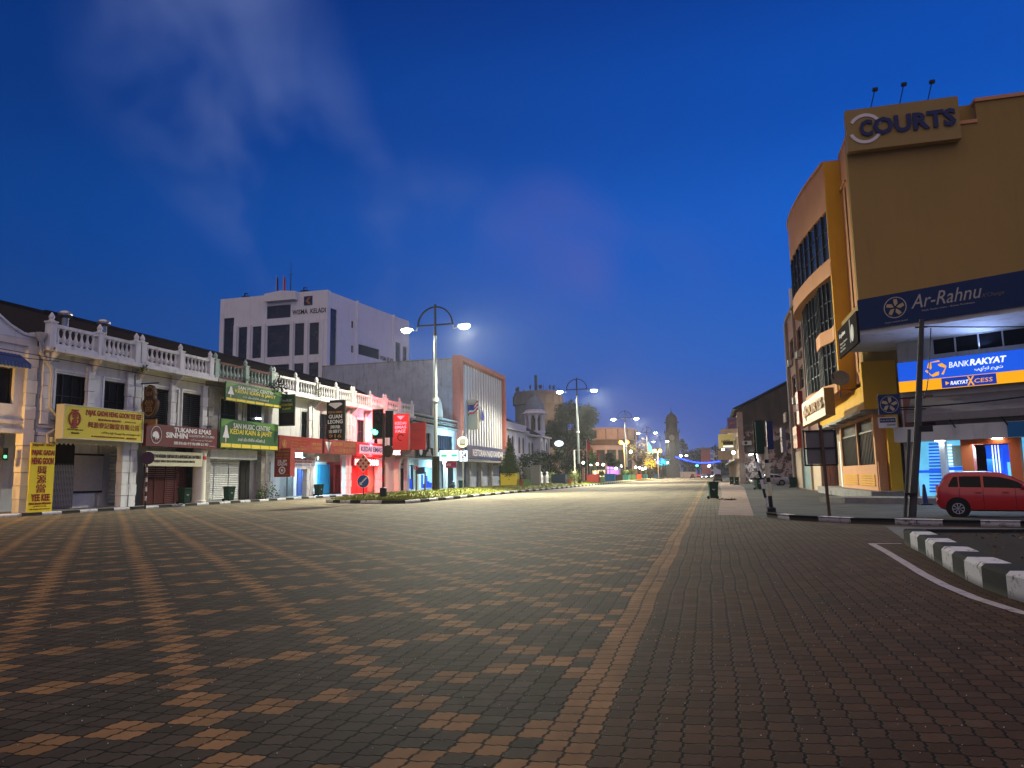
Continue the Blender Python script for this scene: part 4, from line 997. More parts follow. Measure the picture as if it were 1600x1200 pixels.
sign('lit_sign', fp9, q2, 0, .3, 'sign_lit_white', [('24', .25, .85, .3, .85, 'ink_black', .02), ('JAM', .3, .8, .1, .2, 'ink_black')], 'narrow lit white box sign marked in black, right of the green barred one', 'lit sign', border='door_blue')
q3 = [fp9.hit(696, 726, 0)[0], fp9.hit(713, 726, 0)[0], fp9.hit(704, 731, 0)[1], fp9.hit(704, 721.5, 0)[1]]
sign('shop_sign', fp9, q3, 0, .1, 'sign_red', [('ATM', .1, .5, .3, .7, 'ink_white', .02), ('MyDebit', .55, .92, .3, .7, 'ink_blue', .01)], 'small red and white sign below the lit green barred sign', 'shop sign')

# turbine roof vents
for (x0, y0, n_), lab in (((102, 497, -4.2), 'silver turbine vent on the roof nearest the left edge'), ((162, 510, -4.0), 'silver turbine vent on the roof right of the first one')):
    u, z = FL.hit(x0, y0, n_); c = FL.w(u, n_, z); v = thing('roof_vent', lab, 'roof vent', c)
    MB().lathe([(.22, -.6), (.22, 0), (.3, .02)], tuple(c), 12).build('collar', 'galvanised', v)
    b = MB()
    b.lathe([(.28, .02), (.42, .15), (.44, .28), (.34, .42), (.1, .5), (.01, .52)], tuple(c), 16).build('turbine', 'alloy', v)

# ------------------------------------------------------------------ office block behind the row
wk = thing('office_block', 'tall white office block with dark blue window panels behind the shophouses', 'office block', (-68, 104, 0))
FK = Fr((-57.95, 104, 0), (1, 0, 0))
def kr(xl, yt, xr, yb): return FK.box2(0, xl, yt, xr, yb)
pan = [kr(349, 497, 365, 556), kr(372, 511, 386, 559), kr(394, 510, 408, 558), kr(417, 508, 453, 556), kr(460, 505, 475, 554), kr(483, 504, 498, 553), kr(417, 477, 454, 497)]
pan = [(a, c, 21.6, t) if t < 29 else (a, c, z, t) for a, c, z, t in pan]
low = [(a, c, 14, 20.3) for a, c, z, t in pan[:6]]
MB(FK).holed(-19.9, 0, 0, 32.0, pan+low, -1, 0).build('wall', 'white_tile', wk)
b = MB(FK).box(-19.8, -.1, -24, -1.02, 0, 31.6); b.build('core_wall', 'white_tile', wk)
for q in pan+low: MB(FK).box(q[0], q[1], -.35, -.2, q[2], q[3]).build('window', 'blue_glass', wk)
b = MB(FK)
for x0 in (368.5, 390, 412.5, 456.5, 479, 503):
    u = FK.hit(x0, 530)[0]; MB(FK).box(u-.3, u+.3, .0, .3, 13, 27.3).build('fin', 'white_tile', wk)
MB(FK).prism([(-11, 30.7), (-5.4, 30.7), (-5.2, 32.0), (-8, 32.3), (-11, 32.0)], .02, .9).build('balcony', 'white_tile', wk)
FKS = Fr((-57.95, 104, 0), (math.cos(R(83)), math.sin(R(83)), 0))
strip = [(.5, 2.6, 14, 29.2)]
slots = [(8.6, 15.5, 22.8, 24.6), (8.6, 17.5, 18.3, 20.6), (8.6, 17.5, 14, 16), (21.0, 22.8, 15, 27), (23.6, 25.2, 15, 26.6)] + [(6.7, 7.4, z, z+1.2) for z in (15.2, 19, 22.8, 27)]
MB(FKS).holed(0, 26, 0, 31.8, strip+slots, -.8, 0).build('side_wall', 'white_tile', wk)
for q in strip+slots: MB(FKS).box(q[0], q[1], -.35, -.2, q[2], q[3]).build('window', 'blue_glass' if q[3]-q[2] > 5 else 'dark_glass', wk)
MB(FKS).box(8, 8.4, 0, .3, 10, 31.9).box(20, 20.4, 0, .3, 10, 31.9).build('fin', 'white_tile', wk)
text(FK, 'WISMA  KELADI', -6.3, -.3, 28.3, 29.1, .02, 'ink_black', wk, .02)
MB(FK).box(-4.2, -2.7, .0, .08, 29.7, 31.2).build('emblem', 'ink_navy', wk); MB(FK).prism([(-3.9, 30.45), (-3.4, 31.0), (-3.0, 31.0), (-3.4, 30.45), (-3.0, 29.9), (-3.4, 29.9)], .08, .1).build('emblem', 'ink_gold', wk)
text(FKS, 'WISMA KELADI', 15.6, 20, 22.8, 23.6, .02, 'ink_black', wk, .02)
for x0, y0, y1, lab in ((455, 408, 457, 'tall thin aerial mast on the office block roof'),):
    u, z1 = FK.hit(x0, y0, -3); b = MB(FK).tube([(u, -3, 31), (u, -3, 36), (u, -3, z1)], [.12, .07, .03], 6).box(u-.6, u+.6, -3.05, -2.95, 36, 36.06)
    tag(b.build('aerial_mast', 'steel_dark'), lab, 'mast')
for i, x0 in enumerate((432, 443)):
    u, z1 = FK.hit(x0, 431, -1); fl = thing('flagpole', ('left', 'right')[i]+' of the two flagpoles on the office block roof', 'flagpole', FK.w(u, -1, 31), 'flagpoles on the office roof')
    MB(FK).tube([(u, -1, 31), (u, -1, z1)], .06, 6).build('pole', 'grille_white', fl)
    MB(FK).add([(u, -1, z1), (u+.45, -.9, z1-.6), (u+.35, -1.1, z1-2.6), (u, -1, z1-2.4)], [(0, 1, 2, 3)]).build('flag', ('flag_blue', 'flag_red')[i], fl)
for x0, y0 in ((386, 462), (478, 453), (582, 486)):
    f = FK if x0 < 500 else FKS; u, z = f.hit(x0, y0, -1.5)
    b = MB(f).box(u-.8, u+.5, -2, -1.2, 31.3, z-.1).tube([(u-.3, -1.4, z-.2), (u-.1, -1, z+.3), (u+.6, -.8, z+.1)], .1, 6)
    tag(b.build('rooftop_floodlight', 'black_iron'), {386: 'dark floodlight on the roof edge above the left windows', 478: 'dark floodlight on the roof edge above the wall emblem', 582: 'dark floodlight on the side roof edge'}[x0], 'floodlight')

# ------------------------------------------------------------------ tall building in a salmon frame
sb = thing('framed_building', 'tall white finned building in a salmon frame with a blank blue grey side', 'building', FL.w(115, 0, 0))
MB(FL).box(103.2, 128, -15, -.6, 0, 19.2).box(103.1, 103.25, -22, -.4, 0, 19.3).build('wall', 'blue_grey_wall', sb)
MB(FL).box(103.1, 128.4, -22.2, -.3, 19.3, 19.5).build('roof_slab', 'moss_wall', sb)
MB(FL).box(103.0, 104.5, -.5, .7, 5.5, 19.2).box(127.4, 128.6, -.5, .7, 5.5, 19.2).box(103.0, 128.6, -.5, .72, 19.2, 19.9).build('frame', 'salmon_paint', sb)
MB(FL).box(104.7, 127.1, -.55, -.2, 6.6, 19.0).build('facade_panel', 'fin_back', sb)
for i in range(16):
    u = 105.3+i*1.42; MB(FL).box(u-.28, u+.28, -.2, .34, 6.6, 18.9).build('fin', 'white_tile', sb)
for i in range(15):
    u = 105.42+i*1.42; MB(FL).box(u+.2, u+1.0, -.21, -.12, 6.6, 9.3).build('window', 'dark_glass', sb)
for i in range(9, 15):
    u = 105.42+i*1.42; MB(FL).box(u+.3, u+.9, -.2, -.12, 11.2, 15.2).build('window', 'dark_glass', sb)
MB(FL).box(103, 128.5, -.5, 1.6, 4.0, 4.35).build('canopy', 'concrete', sb)
MB(FL).box(103, 128.5, -6, -5.8, .1, 4.2).box(103, 103.4, -6, 0, .1, 4).box(128.1, 128.5, -6, 0, .1, 4).build('ground_floor', 'door_dark', sb)
for u in (109, 115, 121): MB(FL).box(u-.35, u+.35, -.5, .2, .1, 4).build('pillar', 'moss_wall', sb)
MB(FL).box(109.6, 114.4, -2.2, -2.1, .1, 4).build('shutter', 'shutter_white', sb)
sign('shop_sign', FL, (103.6, 128.3, 4.5, 6.4), 1.4, .3, 'navy_board', [('RESTORAN NASI KANDAR RANI', .12, .95, .2, .75, 'ink_white', .015)], 'long navy fascia with pale capital letters under the finned facade', 'shop sign')
fpr = fperp(121.5)
q = [fpr.hit(766, 720, 0)[0], fpr.hit(784, 720, 0)[0], fpr.hit(775, 727.5, 0)[1], fpr.hit(775, 714, 0)[1]]
sign('shop_sign', fpr, q, 0, .3, 'bank_grey', [('NASI KANDAR', .06, .94, .35, .8, 'ink_red', .03), ('RESTORAN', .1, .9, .1, .24, 'ink_red', .02)], 'pale sign with red lettering under the dark canopy', 'shop sign', border='sign_cream')
fpv = fperp(107.5)
q = [fpv.hit(731, 650, 0)[0], fpv.hit(746, 650, 0)[0], fpv.hit(738, 671, 0)[1], fpv.hit(738, 624, 0)[1]]
sign('hanging_sign', fpv, q, 0, .5, 'sign_cream', [], 'tall blank cream box sign on the finned facade', 'hanging sign')
fg = thing('flag', 'red white and blue striped flag hanging out from the finned facade', 'flag', FL.w(106, .5, 13))
for j, (mt_, dz) in enumerate((('flag_red', 0), ('ink_white', .28), ('flag_red', .56), ('ink_white', .84), ('flag_red', 1.12))):
    b = MB(fpv); K = 6
    for i in range(K+1):
        t = i/K; u = .5+1.7*t; z = 12.4+.7*t+.12*math.sin(t*9)-dz+.2*t
        b.v += [b.P((u, .3+.15*math.sin(t*8), z)), b.P((u, .3+.15*math.sin(t*8), z-.28))]
    b.f += [(2*i, 2*i+1, 2*i+3, 2*i+2) for i in range(K)]; b.m += [0]*K; b.build('stripe', mt_, fg)
MB(fpv).box(.5, 1.5, .42, .47, 11.85, 12.7).build('canton', 'flag_blue', fg); MB(fpv).tube([(.0, .3, 14.2), (.45, .3, 12.9), (.5, .3, 11.0)], .04, 6).build('pole', 'steel_dark', fg)
fg = thing('flag', 'small dark drooping flag on the right of the cream box sign', 'flag', FL.w(115, .5, 11))
u, z = FL.hit(752, 650, .6); MB(FL).add([(u, .7, z+1.2), (u+1.0, .8, z), (u+.2, .9, z-.9), (u-.9, .8, z-.6), (u-.3, .7, z+.2)], [(0, 1, 2, 3, 4)]).build('cloth', 'flag_blue', fg); MB(FL).tube([(u, .0, z+1.6), (u, .7, z+1.2)], .04, 6).build('pole', 'steel_dark', fg)
b = MB(WF)
tag(MB(FL).tube([(104, -4, 19.4), (104, -4, 21.4)], .05, 5).box(103.2, 104.8, -4.05, -3.95, 20.8, 20.86).box(103.4, 104.6, -4.05, -3.95, 21.2, 21.26).build('roof_aerial', 'steel_dark'), 'small comb aerial on the corner of the salmon framed building', 'aerial')

# ------------------------------------------------------------------ colonial hall with a domed turret
hall = thing('colonial_hall', 'pale lilac colonial hall with arched windows and domed turret', 'hall', FL.w(148, 0, 0))
def arch_pts(u0, u1, z0, z1, k=10):
    r = (u1-u0)/2; c = (u0+u1)/2
    return [(u0, z0), (u1, z0)] + [(c+r*math.cos(R(180*i/k)), z1-r*1.25+r*1.25*math.sin(R(180*i/k))) for i in range(k+1)]
MB(FL).box(129.5, 146, -16, -.0, 0, 10.4).box(146.2, 158, -15, -1.2, 0, 10.0).box(158.2, 168, -14, 0, 0, 10.2).build('wall', 'lilac_wall', hall)
b = MB(FL).box(129.2, 146.3, -16.2, .7, 10.4, 10.75).box(146.3, 158, -16, .2, 10.2, 10.5).box(158, 168.4, -14.2, .7, 10.2, 10.55)
for u in (130, 137.5, 145.6, 158.6, 163, 167.5): b.box(u-.35, u+.35, 0, .3, 0, 10.2)
b.box(129.5, 146, .0, .25, 5.2, 5.5).box(158.2, 168, .0, .25, 5.2, 5.5).box(129.5, 146, -.3, .1, 10.75, 11.9)
b.build('cornice', 'lilac_wall', hall)
def arched(a, c, z0, z1, n=0.0):
    w = MB(FL).prism(arch_pts(a-.22, c+.22, z0-.2, z1+.25), n-.1, n+.1).build('window', 'lilac_wall', hall)
    MB(FL).prism(arch_pts(a, c, z0, z1), n+.1, n+.13).build('pane', 'door_dark', w)
for a, c in ((131.3, 132.6), (134.3, 135.6), (139.4, 140.7), (142.6, 143.9), (159.6, 160.8), (164.4, 165.8)):
    arched(a, c, 6.2, 9.4); arched(a, c, 1.2, 4.4)
for a in (147.2, 149.9, 152.6, 155.3): arched(a, a+1.5, 6, 9, -1.2)
b = MB(FL); b.add([(128.5, .6, 10.7), (158, .6, 10.7), (158, -8, 15), (128.5, -8, 15), (158, -16.4, 10.7), (128.5, -16.4, 10.7)], [(0, 1, 2, 3), (3, 2, 4, 5), (0, 3, 5), (1, 4, 2)]); b.build('roof', 'tile_roof', hall)
uc, nc = 165.6, -2.6; cw = FL.w(uc, nc, 0)
tw = MB().lathe([(2.3, 10.0), (2.3, 11.5), (2.45, 11.6), (2.45, 12.0)], tuple(cw), 8).build('turret', 'lilac_wall', hall)
for i in range(8):
    a = 2*math.pi*(i+.5)/8; p = cw+Vector((2.05*math.cos(a), 2.05*math.sin(a), 0))
    MB().lathe([(.34, 12.0), (.26, 12.4), (.26, 14.6), (.5, 15.3), (.6, 15.9)], tuple(p), 8).build('column', 'lilac_wall', tw)
MB().lathe([(2.35, 15.6), (2.4, 16.0), (3.0, 15.9), (3.05, 16.05), (2.4, 16.5), (2.3, 16.9)], tuple(cw), 16).build('eave', 'lilac_wall', tw)
MB().lathe([(2.25, 16.8), (2.25, 17.4), (2.0, 18.3), (1.5, 19.2), (.9, 19.8), (.4, 20.1), (.2, 20.5), (.24, 20.7), (.08, 21.0), (.03, 22.2)], tuple(cw), 20).build('dome', 'dome_blue', tw, smooth=50)
MB().lathe([(1.2, 12.0), (1.2, 15.8)], tuple(cw), 10).build('chamber', 'door_dark', tw)

# ------------------------------------------------------------------ round towers behind
c = atY(843, 215)
wt = thing('round_tower', 'grey round water tower crowned with aerials behind the domed hall', 'tower', c)
MB().lathe([(6.9, 0), (6.9, 22.6), (7.4, 22.8), (7.4, 25.6), (7.1, 25.7), (7.1, 26.6), (6.8, 26.7)], tuple(c), 32).build('wall', 'tank_wall', wt, smooth=30)
for i in range(18):
    a = 2*math.pi*i/18; d = Vector((math.cos(a), math.sin(a), 0)); p = c+d*7.0
    MB().lathe([(.12, 22.9), (.12, 25.5)], tuple(c+d*7.5), 5).build('rib', 'tank_wall', wt)
b = MB(); rnd = random.Random(4)
for i in range(26):
    a = rnd.uniform(0, 6.28); q = c+Vector((6.4*math.cos(a), 6.4*math.sin(a), 0)); h = rnd.uniform(.8, 2.2)
    b = MB().tube([(q.x, q.y, 26.5), (q.x, q.y, 26.5+h)], .06, 4)
    if i % 2: b.box(q.x-.25, q.x+.25, q.y-.2, q.y+.2, 27.2, 28.2)
    b.build('aerial', 'steel_dark', wt)
MB().tube([(c.x-.5, c.y, 26.5), (c.x-.5, c.y, 32)], .45, 8).build('mast', 'steel_dark', wt)
c = atY(938, 275)
rb = thing('round_building', 'pinkish round building with a ring of tall openings, lit orange', 'building', c)
MB().lathe([(13.5, 10.6), (13.8, 10.7), (13.8, 12.1), (13.4, 12.2), (13.4, 14.2), (14.2, 14.4), (14.2, 18.0), (13.6, 18.1), (13.2, 18.6), (2, 19.4)], tuple(c), 40).build('wall', 'pink_round', rb)
MB().lathe([(12.2, 0), (12.2, 10.8)], tuple(c), 32).build('inner_wall', 'door_dark', rb)
MB().lathe([(13.42, 12.3), (13.5, 12.4), (13.5, 14.1), (13.42, 14.2)], tuple(c), 40).build('window_band', 'bark_orange', rb)
for i in range(20):
    a = 2*math.pi*i/20; p = c+Vector((13.3*math.cos(a), 13.3*math.sin(a), 0))
    MB().box(p.x-.35, p.x+.35, p.y-.35, p.y+.35, 0, 10.8).build('column', 'pink_round', rb)
    q = c+Vector((14.3*math.cos(a), 14.3*math.sin(a), 0)); MB().lathe([(.14, 14.4), (.14, 18)], tuple(q), 5).build('rib', 'bark_orange', rb)
MB(WF).box(c.x-1, c.x+1.2, -(c.y-14.6), -(c.y-14.1), 14.8, 17.6).build('window', 'dark_glass', rb)

# ------------------------------------------------------------------ clock tower
c = atY(1053, 345); ct = thing('clock_tower', 'dark stone clock tower with balconies, small dome and spire', 'clock tower', c)
def oct_(r, z0, z1, mt, name, par, seg=8, rot=22.5, tops=None):
    b = MB(); k = seg; p = [(c.x+r*math.cos(R(rot+360*i/k)), c.y+r*math.sin(R(rot+360*i/k))) for i in range(k)]
    return b.prismz(p, z0, z1).build(name, mt, par)
oct_(4.3, 0, 5.2, 'clock_stone', 'base', ct, 4, 45); oct_(3.9, 5.2, 6, 'clock_stone', 'plinth', ct, 4, 45)
sh = oct_(3.1, 6, 20.4, 'clock_stone', 'shaft', ct)
for i in range(8):
    a = R(45*i+22.5); p = c+Vector((3.1*math.cos(a), 3.1*math.sin(a), 0)); MB().lathe([(.22, 6), (.22, 20.4)], tuple(p), 6).build('rib', 'clock_stone', sh)
oct_(3.9, 20.4, 20.9, 'clock_stone', 'balcony', ct); oct_(2.7, 20.9, 25.0, 'clock_stone', 'upper_stage', ct); oct_(3.7, 24.9, 25.3, 'clock_stone', 'balcony', ct)
for i in range(8):
    a = R(45*i+22.5); p = c+Vector((3.5*math.cos(a), 3.5*math.sin(a), 0)); MB().lathe([(.16, 20.9), (.16, 22.2)], tuple(p), 5).build('railing_post', 'clock_stone', ct)
MB().lathe([(2.7, 25.3), (2.75, 26.2), (2.5, 27.4), (1.8, 28.6), (.9, 29.3), (.35, 29.7), (.3, 30.2), (.12, 30.6), (.03, 33.4)], tuple(c), 16).build('dome', 'clock_stone', ct, smooth=50)
MB(WF).ring((c.x, 18.2), 0, 1.3, -(c.y-3.0), -(c.y-3.1)).build('clock_face', 'old_cream', ct)

# ------------------------------------------------------------------ street lamps along the median
def street_lamp(label, x, y, zb, parent=None):
    t = thing('street_lamp', label, 'street lamp', (x, y, zb), 'tall double street lamps down the median')
    P = (x, y, 0)
    MB().lathe([(.34, zb-.1), (.34, zb+2.9), (.36, zb+2.95), (.36, zb+3.1), (.2, zb+3.15)], P, 12).build('lower_post', 'black_iron', t, smooth=40)
    MB().lathe([(.19, zb+3.1), (.17, zb+8.1)], P, 12).build('post', 'galvanised', t, smooth=40)
    MB().lathe([(.24, zb+8.1), (.24, zb+8.4)], P, 12).build('collar', 'grille_white', t)
    MB().lathe([(.17, zb+8.4), (.14, zb+14.2)], P, 12).build('post', 'galvanised', t, smooth=40)
    MB().lathe([(.2, zb+14.2), (.2, zb+14.45), (.12, zb+14.5), (.10, zb+17.2)], P, 10).build('finial_post', 'black_iron', t, smooth=40)
    MB(WF).ring((x, zb+15.25), 1.62, 1.76, -y-.06, -y+.06, 0, 180).build('arc', 'black_iron', t)
    MB(WF).box(x-1.8, x+1.8, -y-.07, -y+.07, zb+15.17, zb+15.31).build('crossbar', 'black_iron', t)
    for s in (-1, 1):
        h = MB(WF).tube([(x+s*1.75, -y, zb+15.1), (x+s*1.8, -y, zb+14.8), (x+s*2.1, -y, zb+14.85), (x+s*2.3, -y, zb+15.0)], .06, 6)
        h.box(min(x+s*2.25, x+s*3.3), max(x+s*2.25, x+s*3.3), -y-.2, -y+.2, zb+15.02, zb+15.16)
        hd = h.build('lamp_head', 'galvanised', t)
        b = MB(); b.v = []; 
        cx = x+s*2.85
        b.lathe([(.02, -.34), (.25, -.30), (.42, -.16), (.48, -.02), (.46, .02)], (0, 0, 0), 14)
        b.v = [Vector((cx+q.x*1.15, y+q.y*.75, zb+15.0+q.z)) for q in b.v]
        b.build('lens', 'lamp_white', hd)
    return t
LAMPS = [(681, 63, 'nearest and tallest double street lamp, on the near end of the median'), (905, 119, 'double street lamp beside the round bush, second nearest'), (985, 184, 'double street lamp before the round pink building, third nearest'), (1021, 250, 'double street lamp with a blue banner, fourth nearest'), (1042, 318, 'farthest double street lamp, in front of the clock tower')]
POLE = []
for i, (x0, Y, lab) in enumerate(LAMPS):
    p = atY(x0, Y); p.x = min(p.x, -19.9); zb = .48
    POLE.append(p); street_lamp(lab, p.x, p.y, zb)
    light('street_light', 'SPOT', (p.x-2.85, p.y, zb+14.6), 13500 if i == 0 else 20000, (1, .96, .76), .3, aim=(-.1, -.08, -1), spot=168, blend=.35)
    light('street_light', 'SPOT', (p.x+2.85, p.y, zb+14.6), 82000, (1, 1, .76), .3, aim=(.42, -.50, -1), spot=140, blend=.6)

# ------------------------------------------------------------------ things on the median
def plantbox(label, px_, Y, w, h, paint, plant, seed, d=1.6):
    p = atY(px_, Y, .48); p.x = max(min(p.x, -19.9), -27)
    t = thing('planter', label, 'planter', p, 'coloured planters along the median')
    b = MB().box(p.x-w/2, p.x+w/2, p.y-d/2, p.y+d/2, .42, .48+h); b.build('box', paint, t)
    MB().box(p.x-w/2-.05, p.x+w/2+.05, p.y-d/2-.05, p.y+d/2+.05, .48+h, .53+h).build('rim', paint, t)
    MB().box(p.x-w/2+.08, p.x+w/2-.08, p.y-d/2+.08, p.y+d/2-.08, .53+h, .56+h).build('soil', 'soil', t)
    z = .5+h
    if plant:
        kind, ph, pr_ = plant
        tr = thing('planter_tree' if kind != 'bush' else 'planter_bush', {'cone': 'tall conical tree', 'tree': 'loose young tree', 'dark': 'dark upright tree', 'bush': 'low round bush'}[kind]+' in the '+label, 'tree' if kind != 'bush' else 'bush', (p.x, p.y, z))
        if kind != 'bush': MB().tube([(p.x, p.y, z-.1), (p.x+.05, p.y, z+ph*.5), (p.x, p.y, z+ph*.9)], [.09, .06, .02], 6).build('trunk', 'bark', tr)
        else: MB().tube([(p.x, p.y, z-.1), (p.x, p.y, z+ph*.5)], .06, 6).build('stem', 'bark', tr)
        if kind == 'cone': blobs = [((p.x, p.y, z+ph*t_), pr_*(1.1-t_*.95)) for t_ in (.12, .25, .4, .55, .7, .85, .95)]; n = 5200
        elif kind == 'bush': blobs = [((p.x+random.uniform(-.3, .3)*pr_, p.y, z+ph*.5), pr_*.7) for _ in range(4)]; n = 500
        else:
            rr = random.Random(seed); n = 1500
            blobs = [((p.x+rr.uniform(-.5, .5)*pr_, p.y+rr.uniform(-.5, .5)*pr_, z+ph*rr.uniform(.3, .95)), pr_*rr.uniform(.3, .55)) for _ in range(9)]
        leaves(n, blobs, .16 if kind != 'cone' else .15, seed, 'foliage', 'leaf_dark' if kind == 'dark' else ('leaf_lime' if kind == 'bush' and seed % 2 else 'leaf_green'), tr)
    return t
plantbox('big yellow box planter nearest the near end of the median', 797, 92, 2.1, 1.55, 'planter_yellow', ('cone', 4.5, 1.35), 1)
plantbox('dark navy box planter with a sparse tree', 874, 112, 2.2, 1.35, 'planter_navy', ('dark', 4.4, 1.2), 2)
plantbox('bright red box planter before the flagpoles', 927, 136, 2.2, 1.3, 'planter_red', ('tree', 4.2, 1.5), 3)
plantbox('low pale green planter', 941, 140, 1.2, .8, 'planter_green', ('bush', 1.4, .8), 5)
plantbox('large blue box planter by the purple kiosk', 955, 152, 2.1, 1.35, 'planter_blue', ('dark', 4.6, 1.3), 6)
plantbox('brown box planter right of the blue one', 975, 166, 2.0, 1.2, 'planter_brown', ('tree', 4.8, 1.5), 8)
plantbox('bright teal planter with a small bush', 991, 182, 1.3, 1.1, 'planter_teal', ('bush', 1.6, .9), 7)
plantbox('green planter beside the teal one', 1003, 198, 1.8, 1.2, 'planter_green', ('bush', 1.8, 1.1), 9)
plantbox('rusty brown planter with a dark tree', 1013, 214, 1.9, 1.3, 'planter_orange', ('dark', 4.6, 1.6), 10)
plantbox('small teal planter by the fourth lamp', 1027, 236, 1.4, 1.2, 'planter_teal', ('bush', 1.6, .9), 12)
plantbox('farthest small blue planter near the clock tower', 1047, 290, 1.8, 1.2, 'planter_blue', ('bush', 1.8, 1.0), 14)
for x0, Y, h, mt_, lab in ((816.5, 93, .8, 'planter_red', 'small red pot between the yellow planter and the grey cabinets'), (823, 92, .75, 'planter_green', 'small green trough before the grey cabinets'), (889, 112, .7, 'planter_orange', 'small orange pot beside the navy planter')):
    p = atY(x0, Y, .48); w = 1.0 if 'trough' in lab else .6
    t = thing('flower_pot', lab, 'pot', p)
    MB().lathe([(w*.42, .42), (w*.55, .42+h), (w*.6, .46+h), (w*.6, .52+h), (w*.48, .52+h)], (p.x, p.y, 0), 4 if w > .8 else 12).build('pot', mt_, t)
for x0, Y, r_, h, lab, mt_ in ((812, 94, 1.0, 2.2, 'bushy green shrub between yellow planter and cabinets', 'leaf_green'), (897.5, 113, 1.1, 1.9, 'clipped round bush beside the second lamp', 'leaf_lime'), (787, 95, .7, 1.6, 'lime shrub left of the yellow planter', 'leaf_lime'), (864, 113, .8, 1.7, 'lime shrub left of the navy planter', 'leaf_lime')):
    p = atY(x0, Y, .48); t = thing('shrub', lab, 'shrub', p)
    leaves(650, [((p.x, p.y, .5+h*.62), r_), ((p.x+.3, p.y, .5+h*.4), r_*.7), ((p.x-.3, p.y, .5+h*.4), r_*.7)], .12, int(x0), 'foliage', mt_, t)
    MB().tube([(p.x, p.y, .4), (p.x, p.y, .5+h*.6)], .05, 5).build('stem', 'bark', t)
for x0, w, h, lab in ((824, .9, 2.3, 'low grey utility cabinet left of the taller one'), (837, 1.25, 2.55, 'tall grey utility cabinet with double doors')):
    p = atY(x0, 96, .48); t = thing('utility_cabinet', lab, 'cabinet', p)
    MB().box(p.x-w/2, p.x+w/2, p.y-.4, p.y+.4, .42, .48+h).build('body', 'cabinet_grey', t); MB().box(p.x-w/2-.06, p.x+w/2+.06, p.y-.46, p.y+.46, .48+h, .56+h).build('lid', 'cabinet_grey', t)
    for s in (0, 1): MB().box(p.x-w/2+.06+s*w/2, p.x-.05+s*(w/2-.03), p.y-.44, p.y-.4, .62, .4+h).build('door', 'cabinet_grey', t)
for i, x0 in enumerate((846, 855)):
    p = atY(x0, 125, .48); t = thing('white_urn', ('left', 'right')[i]+' of two white urn posts beside the grey cabinets', 'urn post', p)
    MB().lathe([(.35, .1), (.4, .3), (.25, .5), (.3, 1.2), (.38, 1.5), (.25, 1.8), (.18, 2.0), (.24, 2.2), (.1, 2.4)], (p.x, p.y, 0), 10).build('post', 'skin_white', t, smooth=40)
mat('reflective_amber2', (.30, .14, .06), .5, .1)
# signals and signs at the near end
p = atY(599, 47.6, .48); t = thing('traffic_light', 'traffic light showing green on a rusty striped pole at the median tip', 'traffic light', p)
MB().tube([(p.x, p.y, .4), (p.x+.02, p.y, 6.2)], .09, 10).build('pole', 'rust_pole', t); MB().lathe([(.26, .4), (.24, 1.0), (.12, 1.05)], (p.x, p.y, 0), 10).build('base', 'black_iron', t)
for z0, z1 in ((1.4, 1.9), (2.4, 2.9)): MB().lathe([(.1, z0), (.1, z1)], (p.x, p.y, 0), 10).build('stripe', 'sign_red', t)
hd = MB(WF).box(p.x-.78, p.x-.08, -p.y-.08, -p.y+.06, 4.5, 6.45).build('backboard', 'black_iron', t)
MB(WF).box(p.x-.87, p.x-.02, -p.y-.04, -p.y-.0, 4.40, 6.54).build('border', 'reflective_amber2', t)
for i, z in enumerate((4.9, 5.5, 6.1)):
    s_ = MB(WF).ring((p.x-.6+.25*(i > 0), z), .21, .25, -p.y+.06, -p.y+.34, 20, 160).build('visor', 'black_iron', hd)
    MB(WF).disc((p.x-.6+.25*(i > 0), z), .19, -p.y+.06, -p.y+.09).build('lens', 'signal_green' if i == 0 else 'black_iron', hd)
MB(WF).disc((p.x-.82, 5.0), .15, -p.y+.0, -p.y+.3, 12).build('side_lens', 'signal_green', hd)
MB(WF).box(p.x+.05, p.x+.62, -p.y-.3, -p.y-.16, 4.5, 6.4).box(p.x+.2, p.x+.5, -p.y-.16, -p.y-.02, 4.6, 6.3).build('rear_head', 'black_iron', t)
MB(WF).disc((p.x+.3, 3.55), .42, -p.y-.1, -p.y-.06, 20).build('round_sign_back', 'rust_pole', t)
p = Vector((-24.0, 48.6, .4)); t = thing('keep_left_sign', 'round blue arrow sign under an amber diamond of red reflectors', 'road sign', p)
MB().tube([(p.x, p.y, .3), (p.x-.05, p.y, 3.4)], .05, 8).build('post', 'steel_dark', t)
z0 = 1.48; q = -p.y+.06
MB(WF).disc((p.x, z0), .47, q, q+.03).build('disc', 'ink_white', t); MB(WF).disc((p.x, z0), .43, q+.03, q+.036).build('face', 'blue_sign', t) if False else None
mat('reflective_amber', (.75, .42, .30), .5, .1); mat('blue_sign', (.02, .10, .34), .45, .2, 3)
dsc = MB(WF).disc((p.x, z0), .44, q+.03, q+.036).build('face', 'blue_sign', t)
arr = [(-.28, -.26), (-.06, -.24), (-.12, -.17), (.30, .22), (.22, .30), (-.19, -.10), (-.26, -.04)]
MB(WF).prism([(p.x+a, z0+c_) for a, c_ in arr], q+.036, q+.045).build('arrow', 'ink_white', t)
z1 = 2.75
MB(WF).prism([(p.x, z1-.66), (p.x+.6, z1), (p.x, z1+.66), (p.x-.6, z1)], q, q+.03).build('diamond', 'reflective_amber', t)
for dx, dz in ((0, .45), (.2, .22), (-.2, .22), (.4, 0), (0, 0), (-.4, 0), (.2, -.22), (-.2, -.22), (0, -.45)): MB(WF).disc((p.x+dx, z1+dz), .085, q+.03, q+.05, 12).build('reflector', 'sign_red', t)
p = Vector((-22.4, 66, .5)); t = thing('round_sign', 'grey back of a round road sign on a thin pole', 'road sign', p)
